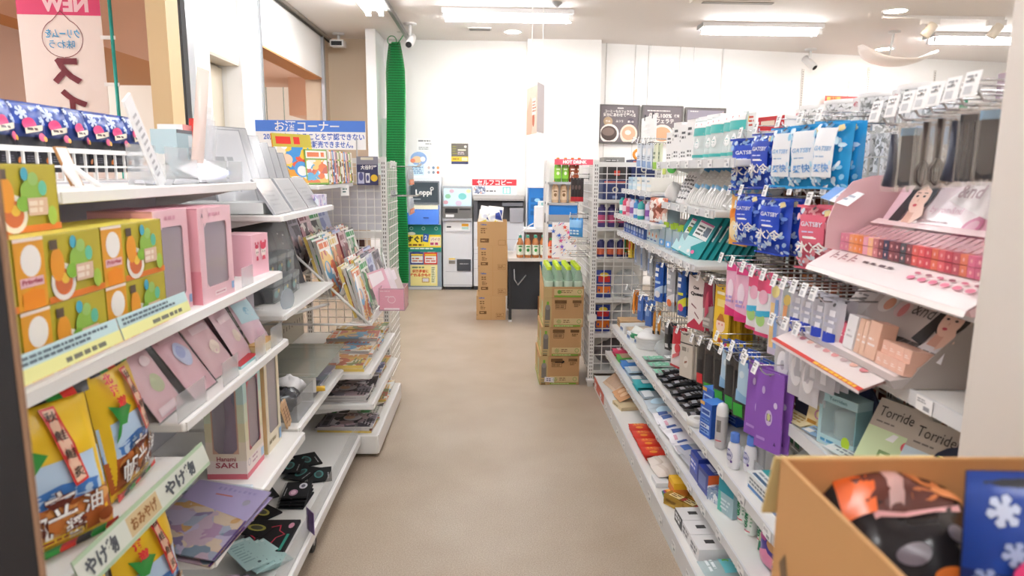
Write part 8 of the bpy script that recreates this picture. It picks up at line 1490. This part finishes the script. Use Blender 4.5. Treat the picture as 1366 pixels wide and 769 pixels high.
for i in range(4):
    for j in range(2): cbox(-.205+.026*i, .005+.016*j, .032+.026*j, .025, .05, .025, ('dc7a86', 'e08a6e', 'd86878', 'd05a70')[i], 'small pink blush box, %s in the %s row of the grey display' % (nth(i), ('lower', 'upper')[j]))
for i in range(3): cbox(-.09+.02*i, .01, .032, .02, .04, .055, 'cf5a72', 'rose makeup box beside the pink blush boxes, %s along' % nth(i))
cbox(-.015, .0, .032, .045, .04, .085, 'f2f1f3', 'white makeup box standing in the grey display')
for i in range(2): cbox(.028+.024*i, .0, .032, .022, .04, .085, 'e6bfa8', 'narrow peach makeup box beside the white one, %s' % ('nearer it', 'farther from it')[i])
cbox(.085, .0, .032, .05, .04, .09, 'e3b9a2', 'wide peach makeup box in the grey display')
for i in range(4):
    for j in range(2): cbox(.128+.028*i, .0+.012*j, .03+.03*j, .027, .05, .029, 'e6b8a4', 'square peach makeup box, %s of the %s row near the end' % (nth(i), ('lower', 'upper')[j]))
# skincare shelf
ZT = .702
def disc_board(lab, y, x, m, r0=.2, hh=.22):
    t = thing('round_backboard', lab, 'board', (x, y, ZT), RIGHT+.15); b = B(); pts = [(-r0, 0)]+[(r0*math.cos(PI-a*PI/16), hh*math.sin(a*PI/16)**.75) for a in range(1, 16)]+[(r0, 0)]; b.prism(pts, 0, .006, M(m, .5)); b.make('board', t); return t
t = disc_board('dark navy rounded display board behind the blue cream box', 1.86, 1.0, '1c2238', .2, .22); b = B(); s = front(b, -.001); s.rect(-.005, .1, .13, .2, M('232a4a', .4)); s.rect(-.01, .12, .005, .2, M('d9c46a', .4)); s.text('120%', .05, .165, .018, M('d9dcea', .4)); 
for i in range(6): s.ell(.04+.02*i, .125, .006, .011, M('c9d6e6', .4), 10)
b.make('panel_print', t)
plain_box('eye_patch_box', 'narrow cream yellow box leaning before the navy board', 'box', (.95, 1.895, ZT), RIGHT+.3, .065, .03, .17, M('ead9a4', .4), lambda s, b, w, d, h: (s.ell(0, h*.85, w*.25, h*.06, M('d9b45a', .4)), s.pol([(-w*.3, h*.4), (w*.3, h*.6), (w*.2, h*.7), (-w*.35, h*.5)], M('c98a50', .4)), s.ring(w*.15, h*.3, .014, .014, .004, M('d890b8', .4)), s.dashes(-w*.4, h*.08, w*.4, h*.2, 1, M('c08a3a', .4))), .2)
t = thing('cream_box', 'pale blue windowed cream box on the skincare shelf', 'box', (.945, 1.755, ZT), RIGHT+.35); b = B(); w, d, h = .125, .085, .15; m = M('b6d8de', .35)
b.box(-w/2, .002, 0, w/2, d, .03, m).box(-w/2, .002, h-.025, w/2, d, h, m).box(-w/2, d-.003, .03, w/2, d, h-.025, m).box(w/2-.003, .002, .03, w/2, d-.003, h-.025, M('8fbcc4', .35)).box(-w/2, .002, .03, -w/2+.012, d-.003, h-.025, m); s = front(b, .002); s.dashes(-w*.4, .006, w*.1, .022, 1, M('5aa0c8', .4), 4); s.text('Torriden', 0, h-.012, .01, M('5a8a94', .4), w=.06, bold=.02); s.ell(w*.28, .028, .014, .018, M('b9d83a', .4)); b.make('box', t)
B().box(-w/2+.012, .001, .03, w/2-.003, .003, h-.025, clear('d9eef0', .2, .05)).make('window', t); B().lathe([(.03, .03), (.034, .036), (.034, .07), (.036, .072), (.036, .095), (.033, .1), (0, .1)], M('b9cfd0', .2), 22, 0, .044).make('cream_jar', t)
def torr(lab, y, x, c1, c2, tone, rz=.35):
    plain_box('skincare_pack', lab, 'pack', (x, y, ZT), RIGHT+rz, .15, .03, .2, M('bdb3a6', .4), lambda s, b, w, d, h: (s.rect(-w*.5, 0, w*.5, h*.62, M(c1, .3)), s.text('Torriden', -w*.04, h*.84, h*.13, M('2e2a28', .4), w=w*.74, bold=0), s.dashes(-w*.4, h*.68, w*.1, h*.72, 1, M('77706a', .4)), s.pol([(-w*.1, h*.5), (w*.05, h*.5), (w*.1, h*.6), (-w*.0, h*.6)], M('f6f8f6', .2)), s.ell(w*.3, h*.5, w*.1, h*.07, M('d8505a', .4)), s.rect(-w*.12, h*.2, w*.1, h*.36, M(tone, .3)), s.rect(-w*.07, h*.24, w*.05, h*.32, M(c1, .3)), s.rect(-w*.5, 0, w*.5, h*.1, M(c2, .3))), .5)
torr('green skincare pack with grey header leaning on the shelf', 1.575, .955, 'cfe2b4', '4aa070', '7a9a60'); torr('pale blue skincare pack with grey header next to the green one', 1.435, .965, 'cfe2ec', '6aa8d0', '5ab4c0')
disc_board('dark navy rounded board at the near end of the skincare shelf', 1.26, .985, '1a2036', .16, .2)
plain_box('lime_box', 'lime green box with purple lettering by the front carton', 'box', (.945, 1.27, ZT), RIGHT+.35, .15, .05, .16, M('b6cf52', .4), lambda s, b, w, d, h: (s.rect(-w*.5, h*.86, w*.5, h, M('2f7a3a', .4)), s.pol([(-w*.4, h*.55), (w*.0, h*.72), (w*.35, h*.58), (w*.35, h*.68), (w*.0, h*.84), (-w*.4, h*.68)], M('a884c8', .4)), s.pol([(-w*.25, h*.4), (w*.25, h*.44), (w*.2, h*.58), (-w*.2, h*.56)], M('8fa4d8', .4)), s.ell(-w*.15, h*.2, w*.11, h*.11, WHITE), s.ell(w*.15, h*.17, w*.11, h*.11, WHITE), s.ell(-w*.4, h*.22, w*.08, h*.09, M('e88a5a', .4))), .25)
for i, (y, x, c, lab) in enumerate(((1.95, .905, 'efe2b8', 'cream leaflet sticking out of the skincare shelf end'), (1.83, .925, '9ac4ea', 'blue sample card at the front of the skincare shelf'), (1.70, .925, 'e9f2f2', 'white sample card before the cream box'), (1.60, .925, '5ab48a', 'green sample card before the green pack'), (1.47, .925, 'dce4f4', 'pale sample card nearest the front carton'))):
    t = thing('sample_card', lab, 'card', (x, y, ZT+.008), (LIE+.15, 0, RIGHT+.2)); b = B(); b.box(-.055, -.002, 0, .055, 0, .06, M(c, .4)); s = front(b, -.002); s.dashes(-.045, .01, .04, .05, 3, M('8a98a4' if i else 'c8a24a', .4), i, .5); s.rect(-.05, .0, -.02, .02, M('f4f4f4', .4)); b.make('card', t)
lump('yellow_bud', 'small yellow green tassel charm hanging under the skincare shelf', (1.0, 1.83, .6), .018, M('d8df5a', .5), None, (1.4, 1, .8), 3, 'charm')
# ---- other side of the right rack, seen through and over the mesh
tag(B().box(XR+.03, 1.2, 1.43, XR+.42, 4.4, 1.455, SHELFW).make('shelf', None), 'long shelf of lace baskets on the far side of the mesh', 'shelf')
tag(B().box(XR+.03, 1.2, 1.22, XR+.42, 4.4, 1.245, SHELFW).make('shelf', None), 'shelf of brown packets on the far side of the mesh', 'shelf')
for i, z in enumerate((.95, .66, .36, .1)): tag(B().box(XR+.03, 1.2, z-.022, XR+.42, 4.4, z, SHELFW).make('shelf', None), 'shelf behind the mesh, %s below the brown packets' % nth(i), 'shelf')
tag(B().box(XR+.43, 1.2, 0, XR+.45, 4.4, 1.44, M('d6d2cc', .5)).make('back_panel', None), 'board closing the far side of the mesh rack', 'board')
r = random.Random(21)
BPK = [Row(proto(carton(B(), .14, .1, .15, M(c, .45)).rect(-.05, .03, .05, .11, M(c2, .4)).b.make('brown_packet'), 'packet')) for c, c2 in (('7a3f22', 'b0602a'), ('a85a28', '6a2f1a'), ('8a4a2c', 'd08a4a'), ('c08a5a', 'f0d8b0'))]
for i in range(12): BPK[i % 4].put('brown packet behind the mesh above the lip display, %s from the pillar' % nth(i), (XR+.07+.02*(i % 2), 1.3+.16*i, 1.246), RIGHT)
CLT = [Row(proto(carton(B(), .13, .12, .16, M(c, .5)).rect(-.05, .03, .04, .12, M(c2, .4)).b.make('packet'), 'packet')) for c, c2 in (('8a4a2c', 'c8783a'), ('e6e0d4', 'b03a30'), ('3a4a8a', 'e0e0e8'), ('d8cfc0', '4a8a5a'), ('6a3a28', 'a04a2a'))]
for z in (.95, .66, .36, .1):
    for i in range(14): CLT[r.randrange(5)].put('packet half hidden behind the wire mesh of the right rack', (XR+.08+.03*r.random(), 1.32+.2*i, z), RIGHT, 'packets half hidden behind the mesh')
LACE = busy(('efeeee', 'b9b9b6', 'f4f4f4', '8f908c', 'e6e6e4'), 90, .6, False)
def lace():
    t = empty('lace_basket', 'basket'); b = B(); b.lathe([(.07, 0), (.082, .1), (.085, .13), (.078, .128), (.066, .006), (0, .006)], LACE, 20); b.make('basket', t); B().lathe([(.086, .118), (.087, .134), (.08, .134)], M('eae8e6', .5), 20).make('rim', t); b = B(); b.box(-.02, -.1, .07, .02, -.098, .12, WHITE); s = front(b, -.1); s.text('4個', 0, .1, .018, M('c03a4a', .5)); b.make('tag', t); return Row(t)
LC = lace()
for i, y in enumerate((2.68, 2.48, 2.25, 2.03)): LC.put('white lace patterned basket above the light blue wipes, %s from the teal packs' % nth(i), (XR+.16, y, 1.575), RIGHT)
for i in range(4): plain_box('lidded_box', 'pale patterned box carrying the lace baskets, %s along' % nth(i), 'box', (XR+.06, (2.7, 2.46, 2.24, 2.02)[i], 1.456), RIGHT, .19, .2, .118, LACE)
for i in range(3): plain_box('blue_cloth_box', 'light blue cloth box beside the clear comb bags, %s along' % nth(i), 'box', (XR+.05, 1.86-.13*i, 1.53), RIGHT, .12, .14, .07, M('86b8e0', .6), lambda s, b, w, d, h: s.rect(-w*.5, h*.85, w*.5, h, M('a9cfec', .6)))
for i in range(3): plain_box('grey_print_box', 'grey patterned box under the blue cloth boxes, %s along' % nth(i), 'box', (XR+.05, 1.86-.13*i, 1.456), RIGHT, .12, .14, .073, LACE)
plain_box('green_box', 'dark green box standing behind the light blue wipes', 'box', (XR+.24, 2.2, 1.456), RIGHT, .16, .1, .25, M('2f7a5a', .5), lambda s, b, w, d, h: s.rect(-w*.5, h*.8, w*.5, h, M('e8e6e4', .5)))
plain_box('mauve_box', 'mauve grey box behind the first comb bag', 'box', (XR+.22, 1.75, 1.456), RIGHT, .18, .12, .26, M('a99096', .5), lambda s, b, w, d, h: s.dashes(-w*.4, h*.6, w*.4, h*.9, 3, M('d8c8cc', .5)))
for i in range(4): plain_box('maroon_box', 'maroon box behind the tall comb tags, %s from the pillar' % nth(i), 'box', (XR+.24, 1.2+.135*i, 1.456), RIGHT, .12, .1, .19+.015*(i % 2), M('8a4a4a', .5), lambda s, b, w, d, h: s.rect(-w*.5, h*.9, w*.5, h, M('d88a5a', .5)))
# ---- goods hooked on the far mesh side, towards the drinks
g = hang('dark_glove', 'glove', .05, .16, .02, M('2a2526', .5), A(('r', -.5, 0, .5, .2, 'b83038'), ('e', 0, .6, .2, .1, '5a4a48')))
def sidehang(R_, n, px, py, Y, lab, h):
    for i in range(n):
        q = at(px+i*9, py, Y=Y); HK.put('side hook holding the %s, %s' % (lab, nth(i)), (.668, Y-.02+.0, q.z), RIGHT, None, (1, .55, 1)); R_.put('%s, %s from the drinks' % (lab, nth(i)), (.565+.02*i, Y-.02-.02*i, q.z-h+.003), (0, 0, RIGHT+.9))
sidehang(g, 3, 752, 238, 4.75, 'dark glove with red cuff', .16)
g = hang('blue_sponge', 'sponge', .055, .13, .03, M('4a9ae0', .45), A(('r', -.4, .5, .4, .9, '8fc4f0'), ('d', -.3, .1, .3, .4, 2, 'd8ecfa'))); sidehang(g, 3, 748, 291, 4.75, 'blue sponge pack', .13)
for i in range(4): q = at(752+i*7, 322+18*(i % 2), Y=4.8); HK.put('bare white hook under the blue sponges, %s along' % nth(i), (.668, 4.62+.06*i, q.z), RIGHT, None, (1, .6, 1))
# ---- pillar, front carton and its stand
struct(B().box(.828, .62, 0, 1.35, 1.12, 3.0, M('dcd6cf', .55)).make('pillar_3'))
CZ = 1.10; CX0, CX1, CY0, CY1 = .362, .80, .40, .795; CB = .78
t = thing('carton_stand', 'white table under the open carton of dark snack bags', 'table', (0, 0, 0))
B().box(CX0-.01, CY0-.01, CB-.03, CX1+.01, CY1+.02, CB, M('e8e6e2', .4)).make('tabletop', t)
for x in (CX0+.02, CX1-.02):
    for y in (CY0+.02, CY1-.02): B().box(x-.015, y-.015, 0, x+.015, y+.015, CB-.03, GREYM).make('leg', t)
t = thing('open_carton', 'open brown carton of dark snack bags beside the pillar', 'carton', (0, 0, 0)); KF = M('b98d5c', .75); KI = M('b57f4e', .8)
b = B(); th = .005; b.box(CX0, CY0, CB, CX1, CY1, CB+th, KF)
for q in ((CX0, CY0, CX0+th, CY1), (CX1-th, CY0, CX1, CY1), (CX0+th, CY1-th, CX1-th, CY1), (CX0+th, CY0, CX1-th, CY0+th)): b.box(q[0], q[1], CB+th, q[2], q[3], CZ, KF)
b.box(CX0+th, CY1-th-.001, CB+th, CX1-th, CY1-th, CZ-.002, KI); b.box(CX0+th, CY0+th, CB+th, CX0+th+.001, CY1-th, CZ-.002, KI)
s = face(b, (CX0, CY1, CB), (0, -1, 0), (0, 0, 1)); GRB = M('6f5a42', .8); s.pol([(.02, .19), (.035, .21), (.065, .13), (.05, .12)], GRB); s.ring(.13, .2, .02, .024, .006, M('9a7a58', .8)); s.pol([(.19, .2), (.2, .225), (.215, .19), (.2, .17)], M('6f5a5a', .8)); s.ell(.24, .215, .012, .018, M('8a7068', .8)); s.text('取扱注意', .14, .12, .04, GRB, bold=.05)
b.make('box', t, bevel=.002)
b = B(); b.add([(CX0-.005, CY1+.004, CZ-.002), (CX0+.2, CY1+.004, CZ-.002), (CX0+.2, CY1+.03, CZ-.09), (CX0-.005, CY1+.03, CZ-.09)], [(3, 2, 1, 0), (0, 1, 2, 3)][:1], M('c8b27c', .8)); o = b.make('flap', t); so = o.modifiers.new('solid', 'SOLIDIFY'); so.thickness = .004
def dark_bag():
    b = B(); w, h = .17, .24; s = pouch(b, w, h, .09, M('221f22', .2), n=(12, 16), wr=.2, seed=6)
    s.pol([(-w*.5, h*.62), (w*.5, h*.62), (w*.5, h*.95), (-w*.5, h*.95)], M('5a2f28', .25)); s.pol([(-w*.48, h*.62), (-w*.3, h*.62), (-w*.1, h*.95), (-w*.4, h*.95)], M('d8622c', .25)); s.pol([(-w*.2, h*.62), (-w*.08, h*.62), (w*.1, h*.95), (-w*.04, h*.95)], M('c9a09a', .25)); s.ell(w*.2, h*.8, w*.14, h*.05, M('c87a4a', .25), rot=-.4); s.ell(w*.32, h*.7, w*.12, h*.05, M('d88a58', .25), rot=-.4); s.ell(w*.12, h*.7, w*.1, h*.04, M('b8683a', .25)); s.rect(-w*.5, h*.95, w*.5, h, M('d880a8', .25), 4); s.rect(-w*.5, h*.59, w*.3, h*.62, M('d8a0a0', .25), 4)
    s.ell(-w*.2, h*.4, w*.1, h*.05, M('6a6068', .3)); s.ell(w*.1, h*.45, w*.08, h*.04, M('8a8490', .3)); s.ell(-w*.05, h*.28, w*.1, h*.04, M('d8702c', .3)); s.ell(w*.2, h*.25, w*.12, h*.05, M('c0304a', .3)); s.dashes(-w*.4, h*.1, w*.2, h*.2, 2, M('6a6468', .4)); return Row(proto(b.make('dark_snack_bag'), 'snack bag'))
DB = dark_bag()
for i, (x, y, z, rx, rz, lab) in enumerate(((.515, .635, .945, -1.0, .1, 'dark snack bag with orange stripes lying tilted in the open carton'), (.50, .53, .80, -.4, .2, 'dark snack bag standing at the near side of the open carton'), (.60, .55, .80, -.3, -.1, 'dark snack bag wedged in the middle of the open carton'))): DB.put(lab, (x, y, z), (rx, 0, rz))
WB2 = Row(winter_bag(1.7, 3)); q = at(1300, 690, Y=.60)
WB2.put('dark blue snowflake bag standing upright at the pillar side of the open carton', (q.x+.125, .61, CZ-.262), (-.1, 0, -.05))
